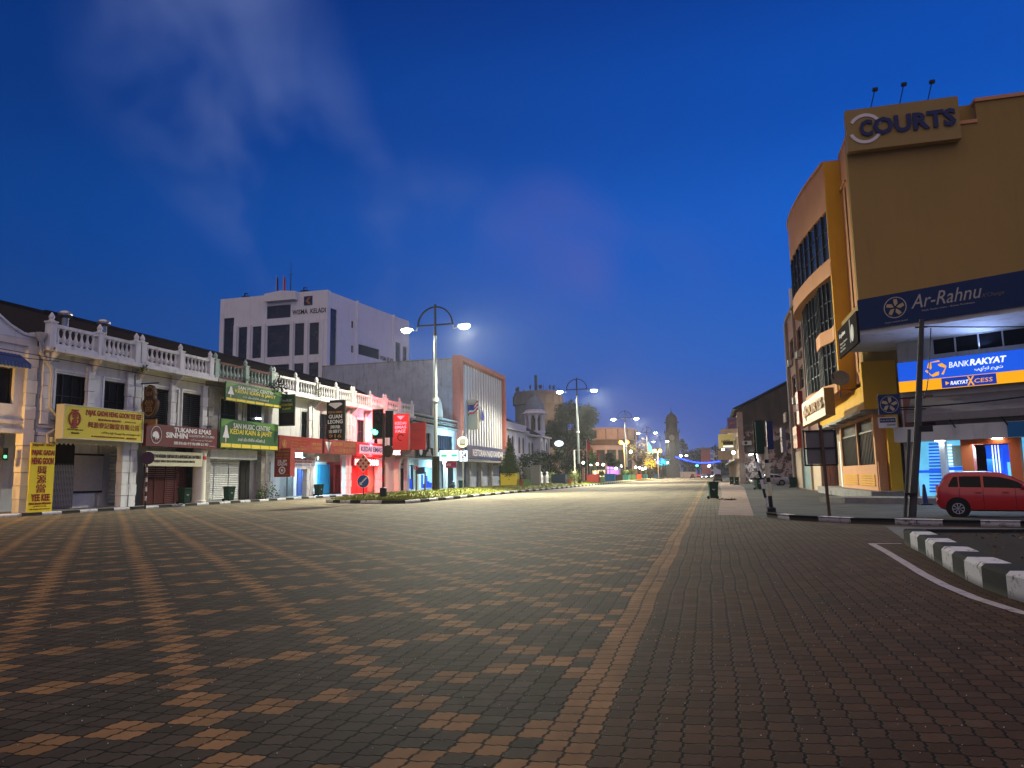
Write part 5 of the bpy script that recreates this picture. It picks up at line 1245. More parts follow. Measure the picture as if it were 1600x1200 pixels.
MB().tube([(p.x, p.y, .4), (p.x, p.y, 6.0)], .05, 8).build('post', 'steel_grey', t); MB(WF).disc((p.x, 4.95), .53, -p.y+.05, -p.y+.08).build('disc', 'sign_cream', t); MB(WF).box(p.x-.3, p.x+.3, -p.y+.08, -p.y+.12, 4.75, 5.25).build('bracket', 'steel_grey', t)
p = atY(657, 60, .45); t = thing('notice_board', 'small dark notice board on two wooden posts', 'notice board', p)
for s in (-.38, .42): MB().box(p.x+s-.06, p.x+s+.06, p.y-.06, p.y+.06, .35, 2.7 if s < 0 else 2.2).build('post', 'bark', t)
MB(WF).box(p.x-.36, p.x+.44, -p.y+.06, -p.y+.1, 2.0, 2.6).build('board', 'ink_navy', t); MB(WF).ring((p.x-.38, 2.55), .12, .2, -p.y+.1, -p.y+.13).build('red_ring', 'sign_red', t)

# globe lamps, orange lamps, flags
rndg = random.Random(9)
def globe(label, x0, y0, Y, r=.32, mt_='globe_white'):
    p = atY(x0, Y, .45); d = ray(x0, y0); z = EYE+d.z*Y/d.y
    t = thing('globe_lamp', label, 'globe lamp', p, 'white globe lamps along the promenade'); MB().tube([(p.x, p.y, .4), (p.x, p.y, z-r)], .05, 6).build('post', 'black_iron', t); MB().ball((p.x, p.y, z), r, 12, 8).build('globe', mt_, t)
GL = [(912, 723, 128, 'globe lamp just right of the second street lamp'), (924, 726, 145, 'globe lamp above the left edge of the red planter'), (934, 725, 150, 'globe lamp above the right edge of the red planter'), (943, 726, 155, 'globe lamp over the low pale green planter'),
      (963, 732, 165, 'long low globe lamp right of the large blue planter'), (971, 728.5, 175, 'globe lamp left of the brown planter'), (994, 730, 190, 'globe lamp above the bright teal planter'), (1000, 731, 205, 'globe lamp left of the green planter beside the teal one'), (1009, 731.5, 210, 'larger globe lamp over the rusty brown planter'), (1004.5, 733, 215, 'smaller globe lamp between two larger ones'), (1044, 723, 270, 'globe lamp in front of the clock tower foot')]
for x0, y0, Y, lab in GL: globe(lab, x0, y0, Y, .27*(Y/150)**.6)
globe('lamp with a pale cyan globe on a tall post', 987, 706, 190, .4)
def orange_lamp(label, x0, y0, Y, e):
    p = atY(x0, Y, .2); d = ray(x0, y0); z = EYE+d.z*Y/d.y
    t = thing('twin_lamp', label, 'street lamp', p, 'orange twin lamps'); MB().tube([(p.x, p.y, 0), (p.x, p.y, z)], .1, 8).build('post', 'grille_white', t)
    MB(WF).box(p.x-1.1, p.x+1.1, -p.y-.05, -p.y+.05, z-.1, z).build('arm', 'grille_white', t)
    for s in (-1, 1): MB().ball((p.x+s*.9, p.y, z+.3), .55, 12, 8).build('globe', 'lamp_orange', t)
    light('orange_light', 'POINT', (p.x, p.y-1.2, z+.4), e, (1, .48, .10), .8)
orange_lamp('orange twin lamp glowing before the round building', 977, 693, 205, 26000)
orange_lamp('orange twin lamp left of the clock tower', 1029, 706, 240, 20000)
for x0, yt, Y, c1_, lab in ((898.5, 703, 122, 'ink_white', 'pale pole on a stone foot beside the second street lamp'), (918, 688, 150, 'flag_red', 'leftmost flagpole with a red flag in front of the round building'), (922.5, 695, 155, 'ink_gold', 'flagpole with a gold flag in the middle of the group'), (932.5, 702, 158, 'flag_red', 'rightmost short flagpole with a red flag by the round building')):
    p = atY(x0, Y, .45); d = ray(x0, yt); z = EYE+d.z*Y/d.y
    t = thing('flagpole', lab, 'flagpole', p); MB().tube([(p.x, p.y, .4), (p.x, p.y, z)], .12 if x0 < 900 else .07, 6).build('pole', 'grille_white', t)
    if x0 > 900: MB(WF).add([(p.x, -p.y, z), (p.x+.8, -p.y+.2, z-1.0), (p.x+.5, -p.y, z-3.8), (p.x, -p.y, z-3.2)], [(0, 1, 2, 3)]).build('flag', c1_, t)
    else: MB().lathe([(.7, .3), (.7, 1.1), (.4, 1.2), (.4, 2.2), (.2, 2.4)], (p.x, p.y, 0), 8).build('foot', 'old_cream', t)
p = POLE[3]; tag(MB(WF).prism([(p.x+.25, 12.5), (p.x+1.2, 11.0), (p.x+1.9, 8.4), (p.x+1.0, 9.0), (p.x+.3, 9.6)], -p.y-.03, -p.y+.03).build('street_banner', 'cyan_led'), 'pale blue lit banner hanging on the fourth street lamp', 'banner')
# lit trees and small stalls down the promenade
def led_tree(label, x0, y0, Y, r, mt_):
    p = atY(x0, Y, .4); d = ray(x0, y0); z = EYE+d.z*Y/d.y; t = thing('lit_tree', label, 'tree', p)
    MB().tube([(p.x, p.y, .3), (p.x, p.y, z)], .12, 6).build('trunk', 'bark', t); leaves(260, [((p.x-r*.4, p.y, z), r*.7), ((p.x+r*.5, p.y, z+.2), r*.7), ((p.x, p.y, z+r*.4), r*.6)], .2, int(x0), 'crown', mt_, t)
led_tree('small tree wrapped in yellow lights', 1016, 725, 225, 2.0, 'yellow_led'); led_tree('small tree wrapped in cyan lights', 1037, 723, 262, 1.9, 'cyan_led'); led_tree('small tree wrapped in deep blue lights', 1032.5, 722, 264, 1.4, 'blue_led')
p = atY(948, 190, .3); t = thing('lit_kiosk', 'kiosk lit purple and cream behind the planters', 'kiosk', p)
MB(WF).box(p.x-4, p.x+3.5, -p.y-3, -p.y, .1, 3.0).build('body', 'old_cream', t); MB(WF).box(p.x-3.6, p.x-.4, -p.y, -p.y+.1, .6, 2.9).build('counter', 'warm_window', t)
b = MB(WF).box(p.x+.2, p.x+3.2, -p.y, -p.y+.1, 1.2, 3.8); b.build('purple_panel', 'purple_led', t); MB(WF).box(p.x-4.3, p.x+3.8, -p.y-3.2, -p.y+.6, 3.0, 3.2).build('roof', 'concrete', t)
p = atY(875, 150, 0); d = ray(875, 693); z = EYE+d.z*150/d.y
t = thing('oval_lamp', 'oval white lit sign on a post under the big dark tree', 'lit sign', p); MB().tube([(p.x, p.y, 0), (p.x, p.y, z)], .08, 6).build('post', 'steel_dark', t)
b = MB(WF); b.ring((p.x, z), 0, .62, -p.y+.1, -p.y+.3, sx=1.5); b.build('face', 'sign_lit_white', t)

# ------------------------------------------------------------------ trees behind
def big_tree(label, x0, Y, zc, rx, rz, seed, n, mt_='leaf_dark', trunk='bark', name='tree', size=.45):
    p = atY(x0, Y, 0); t = thing(name, label, 'tree', p); rr = random.Random(seed)
    b = MB().tube([(p.x, p.y, -.1), (p.x+.2, p.y, zc*.35), (p.x, p.y, zc*.8)], [.5*rx/6, .38*rx/6, .15], 8)
    for i in range(7):
        a = rr.uniform(0, 6.28); b.tube([(p.x+.1, p.y, zc*rr.uniform(.3, .55)), (p.x+rx*.45*math.cos(a), p.y+rx*.45*math.sin(a), zc*.8), (p.x+rx*.8*math.cos(a), p.y+rx*.8*math.sin(a), zc+rz*.3)], [.2, .12, .04], 6)
    b.build('trunk', trunk, t)
    bl = []
    for i in range(17):
        a = rr.uniform(0, 6.28); q = rr.random()**.5
        bl.append(((p.x+rx*.75*q*math.cos(a), p.y+rx*.75*q*math.sin(a), zc+rz*rr.uniform(-.55, .7)), rx*rr.uniform(.24, .46), .8))
    leaves(n, bl, size, seed, 'crown', mt_, t); return t
big_tree('great dark tree between the domed hall and the round building', 886, 178, 13, 7.6, 6.8, 21, 13000, size=.5)
big_tree('dark bushy tree at the foot of the domed hall', 832, 135, 3.6, 3.4, 2.6, 22, 1500, size=.3)
big_tree('dark low tree right of the domed hall', 856, 140, 4.0, 3.6, 3.0, 23, 1500, size=.3)
big_tree('spreading dark tree behind the navy planter', 895, 165, 4.5, 5.0, 3.5, 24, 1600, size=.35)
mat('leaf_orange_lit', (.10, .075, .025), .8, .6, 1.5)  # orange lamplight on these trees is put into leaf and bark colours
big_tree('bare branched tree lit orange beside the round building', 1000, 255, 9.5, 6.5, 5, 25, 1100, 'leaf_orange_lit', 'bark_orange')
big_tree('tree glowing orange near the left of the clock tower', 1024, 300, 8, 6, 5, 26, 1200, 'leaf_orange_lit', 'bark_orange')
big_tree('dark palm like tree right of the clock tower', 1069, 420, 17, 3.2, 5, 27, 500, size=.7)
for i, (x0, Y, zc, rx, rz) in enumerate(((1012, 330, 6, 7, 5), (1083, 520, 12, 9, 7), (1092, 480, 10, 10, 8), (1075, 500, 9, 9, 6), (1128, 380, 9, 6, 8), (1110, 600, 10, 14, 8))):
    big_tree(['dark round tree left of the clock tower', 'dark tree rising behind the blue light string', 'broad dark tree left of the red flats', 'low dark tree behind the white wall', 'dark tree beside the far right shops', 'wide dark tree below the far flats'][i], x0, Y, zc, rx, rz, 40+i, 900, size=.8)
fw = atY(1060, 650, 0)
b = MB(); rr = random.Random(2)
for i in range(60):
    x = rr.uniform(-330, 330)*1.0 - 60; b.ball((x, 760+rr.uniform(-20, 20), 4), rr.uniform(7, 12), 7, 5)
tag(b.build('far_woods', 'leaf_dark'), 'dark mass of trees closing the far end of the street', 'woods', kind='stuff')
# far flats, blue string, white wall
c = atY(1106, 470); t = thing('flats', 'red and grey block of flats with wide flat roof, far away', 'flats', c)
fz = -c.y
MB(WF).box(c.x-3.5, c.x+2.2, fz-8, fz, 0, 16.5).build('red_wall', 'salmon_paint', t); MB(WF).box(c.x+3.6, c.x+8, fz-8, fz+.2, 0, 16).build('wall', 'lilac_wall', t); MB(WF).box(c.x-6.5, c.x+2.8, fz-9, fz+.8, 16.5, 17.6).build('roof', 'concrete', t); MB(WF).box(c.x+2.6, c.x+12, fz-9, fz+.6, 16.2, 17).build('roof', 'concrete', t)
for z in (3, 6.5, 10, 13.3): MB(WF).box(c.x+2.2, c.x+3.6, fz-1, fz+.6, z, z+1.1).build('balcony', 'lilac_wall', t)
a = Vector((-14.5, 335, 9.3)); e = atY(1127, 335); e.z = 6.9
b = MB(); prev = None; pts = []
for i in range(41):
    q = i/40; P = a.lerp(e, q); P.z -= 1.6*math.sin(math.pi*q)+.15*math.sin(i*2.1); pts.append(tuple(P))
t = thing('light_string', 'string of blue lights slung across the far road', 'light string', tuple(a))
MB().tube(pts, .28, 6).build('bulbs', 'blue_led', t); MB().tube([(e.x, e.y, 0), (e.x, e.y, 7.5)], .1, 6).build('post', 'steel_dark', t)
c = atY(1075, 300); t = thing('low_wall', 'low pale wall across the road right of the clock tower', 'wall', c); MB(WF).box(c.x-3.0, c.x+3.2, -c.y-.3, -c.y, 0, 2.3).build('wall', 'cream_wall', t); MB(WF).box(c.x-3.1, c.x+3.3, -c.y-.4, -c.y+.1, 2.3, 2.45).build('coping', 'cream_wall', t)
for x0, y0, Y, mt_, lab in ((1090, 727.5, 420, 'signal_green', 'far traffic light showing green above the cars'), (1109, 728, 430, 'lamp_white', 'far white street lamp above the cars'), (1065, 712, 400, 'lamp_white', 'far street lamp left of the dark trees, brighter of two'), (1074, 712, 420, 'globe_white', 'far street lamp left of the dark trees, dimmer of two')):
    p = atY(x0, Y, 0); d = ray(x0, y0); z = EYE+d.z*Y/d.y
    t = thing('far_lamp', lab, 'lamp', p); MB().tube([(p.x, p.y, 0), (p.x, p.y, z)], .1, 5).build('post', 'steel_dark', t); MB().ball((p.x, p.y-.3, z), .8, 10, 6, .6).build('lens', mt_, t)

# ------------------------------------------------------------------ right side: yellow department store
FW = Fr((0, 44, 0), (1, 0, 0)); FE = Fr((8.5, 44, 0), (0, -1, 0))     # FE looks at the street: u = 44 - Y, n towards the road
st = thing('department_store', 'yellow department store with curved glazed bay and blank side wall', 'department store', (12, 50, 0))
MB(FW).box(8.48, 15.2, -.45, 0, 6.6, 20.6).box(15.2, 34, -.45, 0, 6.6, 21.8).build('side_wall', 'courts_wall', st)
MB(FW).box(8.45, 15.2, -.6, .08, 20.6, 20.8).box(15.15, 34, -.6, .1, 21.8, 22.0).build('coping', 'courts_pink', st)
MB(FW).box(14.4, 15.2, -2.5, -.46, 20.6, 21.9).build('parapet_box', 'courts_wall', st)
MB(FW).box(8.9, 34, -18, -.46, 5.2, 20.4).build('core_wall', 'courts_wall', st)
MB(FE).box(-2.7, -.452, -.4, .0, 6.6, 20.6).box(-2.7, -.62, -.4, .02, 20.6, 20.78).build('street_wall', 'courts_pink', st)
MB(FE).box(-1.5, -1.2, -.05, .02, 7.2, 18.2).build('slot_window', 'dark_glass', st)
MB(FE).box(-2.7, -1.0, 0, .12, 18.4, 18.55).build('ledge', 'courts_pink', st)
arc = [(7.6, 46.7), (7.28, 48.6), (7.0, 50.6), (6.8, 52.6), (6.66, 54.6), (6.6, 56.6), (6.68, 58.4), (6.95, 59.8), (7.5, 60.8), (8.6, 61.4)]
def fine(pts, k=3):
    P = [Vector((a, b, 0)) for a, b in pts]; out = []
    for i in range(len(P)-1):
        p0, p1, p2, p3 = P[max(i-1, 0)], P[i], P[i+1], P[min(i+2, len(P)-1)]
        for j in range(k):
            t = j/k; q = .5*((2*p1)+(p2-p0)*t+(2*p0-5*p1+4*p2-p3)*t*t+(3*p1-p0-3*p2+p3)*t**3); out.append((q.x, q.y))
    return out+[pts[-1]]
arcf = fine(arc)
def inset(pts, d): return [(x+d, y) for x, y in pts]
def bayslab(z0, z1, mt, name, pts=arcf, back=9.2, par=None): return MB().prismz(pts+[(back, pts[-1][1]), (back, pts[0][1])], z0, z1).build(name, mt, par or st, smooth=25)
bayslab(17.35, 20.35, 'courts_pink', 'bay_wall'); bayslab(13.35, 14.4, 'courts_pink', 'bay_wall')
bayslab(20.35, 20.5, 'courts_pink', 'bay_coping', inset(arcf, -.08))
MB().box(7.62, 8.5, 46.62, 46.95, 6.4, 20.36).build('bay_side', 'courts_yellow', st)
gl = MB().prismz(inset(arcf, .14)+[(9.0, 61.3), (9.0, 46.9)], 14.4, 17.35).build('bay_window', 'blue_glass', st, smooth=25)
for i in range(0, len(arcf)-1, 2):
    x, y = arcf[i]; MB().box(x+.02, x+.2, y-.05, y+.05, 14.4, 17.35).build('mullion', 'black_iron', gl)
for z in (15.4, 16.4):
    MB().prismz(inset(arcf, .1)+[(9.0, 61.3), (9.0, 46.9)], z-.04, z+.04).build('transom', 'black_iron', gl, smooth=25)
zig = [(7.65, 46.96), (7.7, 48.0), (7.25, 49.9), (7.3, 52.0), (7.05, 54.5), (7.1, 57.0), (7.4, 59.5), (8.0, 61.2)]
gl = MB().prismz(inset(zig, .12)+[(9.0, 61.1), (9.0, 47.0)], 6.9, 13.35).build('bay_window', 'dark_glass', st)
zz = []
for (xa, ya), (xb, yb) in zip(zig, zig[1:]):
    for j in range(3): zz.append((xa+(xb-xa)*j/3, ya+(yb-ya)*j/3))
for x, y in zz: MB().box(x+.02, x+.16, y-.045, y+.045, 6.9, 13.35).build('mullion', 'black_iron', gl)
for z in (8.0, 8.9, 11.0, 12.1): MB().prismz(inset(zig, .08)+[(9.0, 61.1), (9.0, 47.0)], z-.035, z+.035).build('transom', 'black_iron', gl)
MB().prismz(inset(zig, -.06)[:4]+[(9.0, 52.0), (9.0, 46.9)], 9.5, 10.35).build('spandrel', 'courts_pink', st)
MB().prismz(inset(zig, -.12)+[(9.1, 61.2), (9.1, 46.9)], 6.3, 6.9).build('spandrel', 'courts_pink', st)
# ground floor
MB(FW).box(8.35, 10.05, -.5, .04, 5.0, 7.6).build('bulkhead', 'courts_yellow', st)
MB(FE).box(-17, .0, -1.2, .12, 4.95, 6.3).build('bulkhead', 'courts_yellow', st)
MB(FE).box(-17, -.3, -2.5, .3, 4.8, 4.95).build('soffit', 'bank_grey', st)
for u in (-3.5, -6.5, -9.5, -12.5):
    MB().lathe([(.34, 4.74), (.3, 4.8)], (8.45, 44-u, 0), 16).build('downlight', 'bank_white', st)
MB(FW).box(9.4, 10.0, -.5, .02, .1, 5.0).build('corner_pillar', 'courts_yellow', st)
MB(FW).box(8.85, 9.4, -.9, -.5, .5, 5.0).box(8.9, 9.35, -.5, -.3, .5, 2.1).build('corner_pillar', 'courts_pink', st)
FG = Fr((8.95, 44, 0), (0, -1, 0))
sw = [(-6.0, -1.3, 1.95, 4.6), (-11.8, -6.3, 1.95, 4.6)]
MB(FG).holed(-12.1, -1.0, .5, 4.8, sw, -.25, 0).build('shop_wall', 'courts_pink', st)
for q in sw:
    w = MB(FG).box(q[0], q[1], -.3, -.2, q[2], q[3]).build('window', 'door_dark', st)
    n_ = int((q[1]-q[0])/.42)
    b = MB(FG)
    for i in range(n_+1):
        u = q[0]+(q[1]-q[0])*i/n_; MB(FG).box(u-.03, u+.03, -.15, -.09, q[2], q[3]-.7).build('window_bar', 'black_iron', w)
    MB(FG).box(q[0], q[1], -.15, -.08, q[3]-.75, q[3]-.68).build('transom', 'black_iron', w)
for i in range(5): MB(FG).box(-5.8, -1.5, 0, .06, .75+i*.14, .82+i*.14).build('vent_slat', 'courts_yellow', st)
for i in range(5): MB(FG).box(-11.6, -6.5, 0, .06, .75+i*.14, .82+i*.14).build('vent_slat', 'courts_yellow', st)
b = MB().prismz([(8.3, 43.6), (10.2, 43.2), (10.2, 45), (10.2, 62), (8.0, 62)], -.05, .5).build('plinth', 'concrete', st)
MB(FG).box(-14.2, -12.3, -.3, -.2, .5, 3.6).build('doorway', 'red_paint', st); MB(FG).box(-12.9, -12.3, -.25, -.0, .3, 3.7).build('door_jamb', 'white_wall', st)
MB(FG).box(-17.2, -14.3, -.6, -.5, .2, 4.8).build('shutter', 'shutter_beige', st)
MB(FG).box(-15.5, -12, .2, .9, -.05, .28).build('step', 'concrete', st)

def courts_letters(fr, mt, mt2):
    def ex(r, a, c, e, f_, n):
        w, h = c-a, f_-e
        cc = (a+.17*w, e+.50*h); q = h*.36
        MB(fr).ring(cc, q*.80, q*1.0, n, n+.04, 15, 150).ring(cc, q*.80, q*1.0, n+.001, n+.041, 200, 345).build('ring', mt2, r)
        text(fr, 'C', a+.115*w, a+.235*w, e+.30*h, e+.70*h, n+.05, mt, r, .04, depth=.05)
        text(fr, 'OURTS', a+.235*w, a+.965*w, e+.30*h, e+.72*h, n+.05, mt, r, .04, depth=.05)
    return ex
mat('courts_board', (.30, .205, .07), .6, .12, .6, .2, dirt=(.2, .14, .05))
sign('store_sign', FW, (8.45, 14.2, 19.6, 22.05), .55, .5, 'courts_board', [], 'ochre rooftop signboard with big navy capitals and a pale ring', 'store sign', extra=courts_letters(FW, 'ink_navy', 'ink_white'))
FS = Fr((6.0, 0, 0), (0, -1, 0))
mat('gold_lit_sign', (.32, .155, .02), .45, .25, 1.2)  # golden light falling on the board is put into its colour
sign('store_sign', FS, (-51.3, -41.6+.0, 4.55, 6.0), 0, .5, 'gold_lit_sign', [], 'side signboard under the curved bay, golden light put into its colour', 'store sign', extra=courts_letters(FS, 'ink_gold', 'ink_white'))
b = MB()
for y in (43.5, 46, 49): b.tube([(6.3, y, 4.9), (8.6, y+.5, 4.7)], .03, 5)
for i, x0 in enumerate((1367, 1412, 1456)):
    yb, yt = ((178, 140), (168, 132), (160, 128))[i]
    a = FW.hit(x0-7, yb, .4); e = FW.hit(x0, yt, .9)
    t = thing('sign_floodlight', ('left', 'middle', 'right')[i]+' of three small floodlights on thin arms above the roof sign', 'floodlight', FW.w(a[0], .4, a[1]), 'floodlights over the roof sign')
    MB(FW).tube([(a[0], .3, 21.9), (e[0], .9, e[1])], .03, 6).build('arm', 'black_iron', t); MB(FW).box(e[0]-.12, e[0]+.14, .8, 1.0, e[1]-.08, e[1]+.08).build('head', 'black_iron', t)
u, z = FW.hit(1312, 600, -2.6); t = thing('satellite_dish', 'grey satellite dish on the underside of the bay', 'satellite dish', FW.w(u, -2.6, z))
b = MB()
c = FW.w(u, -2.3, z+.3); b.lathe([(.02, -.12), (.3, -.08), (.5, .0), (.52, .05), (.3, -.03), (.02, -.07)], tuple(c), 16)
rot = Matrix.Rotation(R(65), 4, 'X'); b.v = [c+rot @ (v-c) for v in b.v]; b.build('dish', 'steel_grey', t)
MB(FW).tube([(u-.4, -2.3, z+.6), (u-.35, -2.3, z+.1), (u, -2.5, z-.1), (u, -2.6, z-.8)], .03, 6).build('arm', 'black_iron', t)

# ------------------------------------------------------------------ right side: bank with the projecting upper floor
DA = R(58.5); DU = Vector((math.sin(DA), -math.cos(DA), 0)); FD = Fr((10.2, 41, 0), DU)
bk = thing('bank', 'white bank at the right edge with projecting upper floor and blue lit front', 'bank', (11, 40, 0))
cl_ = [(1.0+i*1.0, 1.95+i*1.0, 7.3, 8.05) for i in range(9)]
MB(FD).holed(-.7, 13, 3.7, 8.4, cl_, -.3, 0).build('wall', 'bank_white', bk)
for q in cl_: MB(FD).box(q[0], q[1], -.2, -.1, q[2], q[3]).build('window', 'dark_glass', bk)
# projecting storey: soffit, fascia beam
c0 = Vector((7.31, 38, 0)); FU = Fr(c0, DU); FX = Fr((7.31, 38, 0), (0, -1, 0))
pl = [(7.31, 38.0), (7.31, 43.4), (9.6, 43.9), (22, 36.6), tuple((c0+DU*14).xy)]
MB().prismz(pl, 8.1, 8.42).build('soffit', 'bank_white', bk)
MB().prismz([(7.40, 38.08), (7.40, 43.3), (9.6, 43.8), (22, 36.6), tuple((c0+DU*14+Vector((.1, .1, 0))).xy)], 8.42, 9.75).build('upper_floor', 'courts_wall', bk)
mat('ink_pale', (.42, .40, .38), .6, .1); mat('ink_dim', (.16, .15, .16), .6, .1); mat('ink_tan', (.48, .38, .22), .6, .1)
def pinwheel(fr, cu_, cz, q, n, mt_, par):
    b = MB(fr)
    for i in range(5):
        a = R(90+72*i); f = lambda r_, da: (cu_+q*r_*math.cos(a+R(da)), cz+q*r_*math.sin(a+R(da)))
        b = MB(fr).prism([f(.16, 0), f(.55, -34), f(1.0, -14), f(.98, 8), f(.55, 12)], n, n+.02); b.build('petal', mt_, par)
sign('bank_sign', FU, (.0, 14, 8.3, 9.78), .12, .1, 'navy_board', [('Ar-Rahnu', .175, .37, .42, .84, 'ink_pale', .0, .06), ('Pajak Gadai Islam - Rakan Pembiaya', .20, .35, .28, .34, 'ink_pale'), ('PAJAK GADAI ISLAM', .085, .155, .07, .12, 'ink_pale'), ("X'Change", .37, .43, .38, .54, 'ink_dim', 0, .1)],
     'long navy fascia board with pale serif words and pinwheel emblem', 'bank sign',
     extra=lambda r, a, c, e, f_, n: (MB(FU).ring((a+.12*(c-a), e+.55*(f_-e)), .46, .50, n, n+.02).build('emblem_ring', 'ink_pale', r), pinwheel(FU, a+.12*(c-a), e+.55*(f_-e), .40, n, 'ink_tan', r)))
FXS = Fr((7.31, 38, 0), (0, -1, 0))
sign('shop_sign', FXS, (-5.5, -.1, 7.75, 9.3), .12, .1, 'sign_black', [('Kopitiam', .10, .42, .62, .80, 'ink_white', .02), ('Makanan Minuman', .12, .5, .40, .47, 'ink_pale'), ('Nasi Lemak', .12, .4, .28, .35, 'ink_pale'), ('Roti Bakar', .12, .4, .16, .23, 'ink_pale')], 'dark cafe sign with a coffee picture on the short side of the upper floor', 'shop sign',
     extra=lambda r, a, c, e, f_, n: (MB(FXS).disc((a+.78*(c-a), e+.45*(f_-e)), .42, n, n+.02).build('cup_picture', 'ink_pale', r), MB(FXS).box(a+.66*(c-a), a+.70*(c-a), n, n+.015, e+.2*(f_-e), e+.95*(f_-e)).build('picture', 'ink_dim', r)))
# lit sign
b1 = (-.56, 9.0, 5.5, 7.0)
def rakyat(r, a, c, e, f_, n):
    h = f_-e
    MB(FD).box(a, c, n, n+.02, e+.36*h, f_).build('blue_panel', 'bank_blue', r); MB(FD).box(a, c, n, n+.02, e, e+.36*h).build('amber_panel', 'bank_amber', r)
    MB(FD).box(a+1.95, a+4.25, n+.02, n+.04, e+.02*h, e+.34*h).build('navy_panel', 'bank_navy', r)
    cx, cz = a+1.75, e+.68*h
    for i in range(3):
        q = R(90+120*i)
        f = lambda r_, d: (cx+.42*r_*math.cos(q+R(d)), cz+.36*r_*math.sin(q+R(d)))
        MB(FD).prism([f(1, -28), f(1, 28), f(.5, 60), f(.55, 95), f(.95, 75), f(1.15, 40), f(1.18, -20)], n+.02, n+.04).build('emblem', 'bank_text_amber', r)
    text(FD, 'BANK', a+2.35, a+3.2, e+.66*h, e+.84*h, n+.025, 'bank_text', r, 0, .04); text(FD, 'RAKYAT', a+3.25, a+4.7, e+.66*h, e+.86*h, n+.025, 'bank_text', r, .035, .04)
    text(FD, 'بيڠك رعيت', a+3.4, a+4.55, e+.44*h, e+.60*h, n+.025, 'bank_text', r, .02)
    text(FD, 'RAKYAT', a+2.35, a+3.1, e+.10*h, e+.22*h, n+.045, 'bank_text', r, .02, .04); text(FD, 'X', a+3.05, a+3.35, e+.03*h, e+.32*h, n+.045, 'bank_text_amber', r, .02, .04); text(FD, 'CESS', a+3.35, a+4.1, e+.10*h, e+.23*h, n+.045, 'bank_text_amber', r, .0, .04)
    MB(FD).disc((a+2.18, e+.17*h), .11, n+.04, n+.05, 3).build('emblem', 'bank_text_amber', r)
sign('bank_sign', FD, b1, .5, .4, 'steel_dark', [], 'long backlit blue and amber bank sign glowing over the entrance', 'bank sign', extra=rakyat)
light('sign_spill', 'AREA', FD.w(3.2, 1.4, 6.3), 160, (.35, .5, 1), .4, aim=(FD.n.x*.4, FD.n.y*.4, .5), sy=6)
# lower wall, awning, beam
MB(FD).add([(-.2, .05, 5.2), (12, .05, 5.2), (12, 1.0, 4.3), (-.2, 1.0, 4.3), (-.2, 1.0, 3.95), (12, 1.0, 3.95), (-.2, .0, 3.95), (12, .0, 3.95)], [(0, 1, 2, 3), (3, 2, 5, 4), (4, 5, 7, 6), (0, 3, 4, 6)]).build('awning', 'bank_grey', bk)
MB(FD).box(-.86, 12, .0, .9, 3.0, 3.72).build('beam', 'bank_white', bk); MB(FD).box(4.0, 12, .9, .93, 3.02, 3.7).build('beam_panel', 'planter_blue', bk)
for u0 in (1.0, 3.1):
    MB(FD).tube([(u0, .1, 5.1), (u0+1.0, 1.3, 3.55)], .035, 6).build('awning_rod', 'black_iron', bk)
MB(FD).box(-.7, -.2, -.3, .15, .28, 3.7).build('pillar', 'old_cream', bk); MB(FD).box(.95, 1.2, -.2, .3, .28, 3.0).build('pillar', 'bank_white', bk)
MB(FD).box(1.9, 2.4, -.1, .35, .28, 3.0).box(3.85, 4.3, -.1, .35, .28, 3.0).box(1.9, 4.3, -.1, .36, 2.75, 3.02).build('portal', 'bank_orange', bk)
gl = MB(FD).box(-.2, .95, -.12, -.06, .3, 3.0).box(1.2, 1.9, -.12, -.06, .3, 3.0).build('glass_panel', 'lit_cyan', bk)
for i in range(16): MB(FD).box(.25+.01*i, .85, -.06, -.04, .5+i*.155, .58+i*.155).build('stripe', 'lit_blue', gl)
for i in range(9): MB(FD).box(1.22, 1.42, -.06, -.04, 1.5+i*.155, 1.58+i*.155).build('stripe', 'bank_text', gl)
MB(FD).box(-.2, .95, -.06, -.03, 1.45, 1.58).box(1.2, 1.9, -.06, -.03, 1.55, 1.72).build('band', 'bank_blue', gl)
MB(FD).box(1.42, 1.86, -.05, .0, 1.75, 2.75).build('notice_frame', 'pale_green', bk)
iw = MB(FD).box(2.4, 3.85, -1.9, -1.8, .3, 2.75).build('lobby_wall', 'lit_blue', bk)
rnd = random.Random(12)
for a_, c_, e_, f_, mt_ in ((2.45, 3.1, 1.5, 2.6, 'bank_blue'), (3.45, 3.85, 1.9, 2.7, 'bank_blue'), (3.3, 3.85, 1.2, 1.9, 'lit_cyan'), (2.5, 2.75, .5, 1.4, 'lit_ice'), (2.8, 3.1, 1.0, 1.3, 'lit_ice'), (2.75, 3.3, .8, .95, 'ink_navy'), (3.2, 3.75, .6, 1.25, 'lit_cyan')): MB(FD).box(a_, c_, -1.79, -1.7+rnd.random()*.2, e_, f_).build('lobby_fitting', mt_, iw)
for u in (3.12, 3.24, 3.36): MB(FD).box(u-.02, u+.02, .0, .05, .3, 2.7).build('door_handle', 'bank_text', bk)
MB(FD).box(4.3, 9, -.12, -.06, .3, 3.0).build('glass_panel', 'lit_cyan', bk)
for u0 in (.9, 3.3): MB(FD).box(u0, u0+.35, .35, .7, 2.96, 3.0).build('ceiling_light', 'tube_white', bk)
light('bank_entrance', 'AREA', FD.w(2.6, .8, 2.92), 240, (.35, .62, 1), .5, aim=(FD.n.x*.35, FD.n.y*.35, -1), sy=5.5)
MB(FD).prismz([(-4.6, 1.5), (-3.0, 2.2), (9, 2.2), (9, -.5), (-4, -.5)], -.05, .28).build('platform', 'concrete', bk)
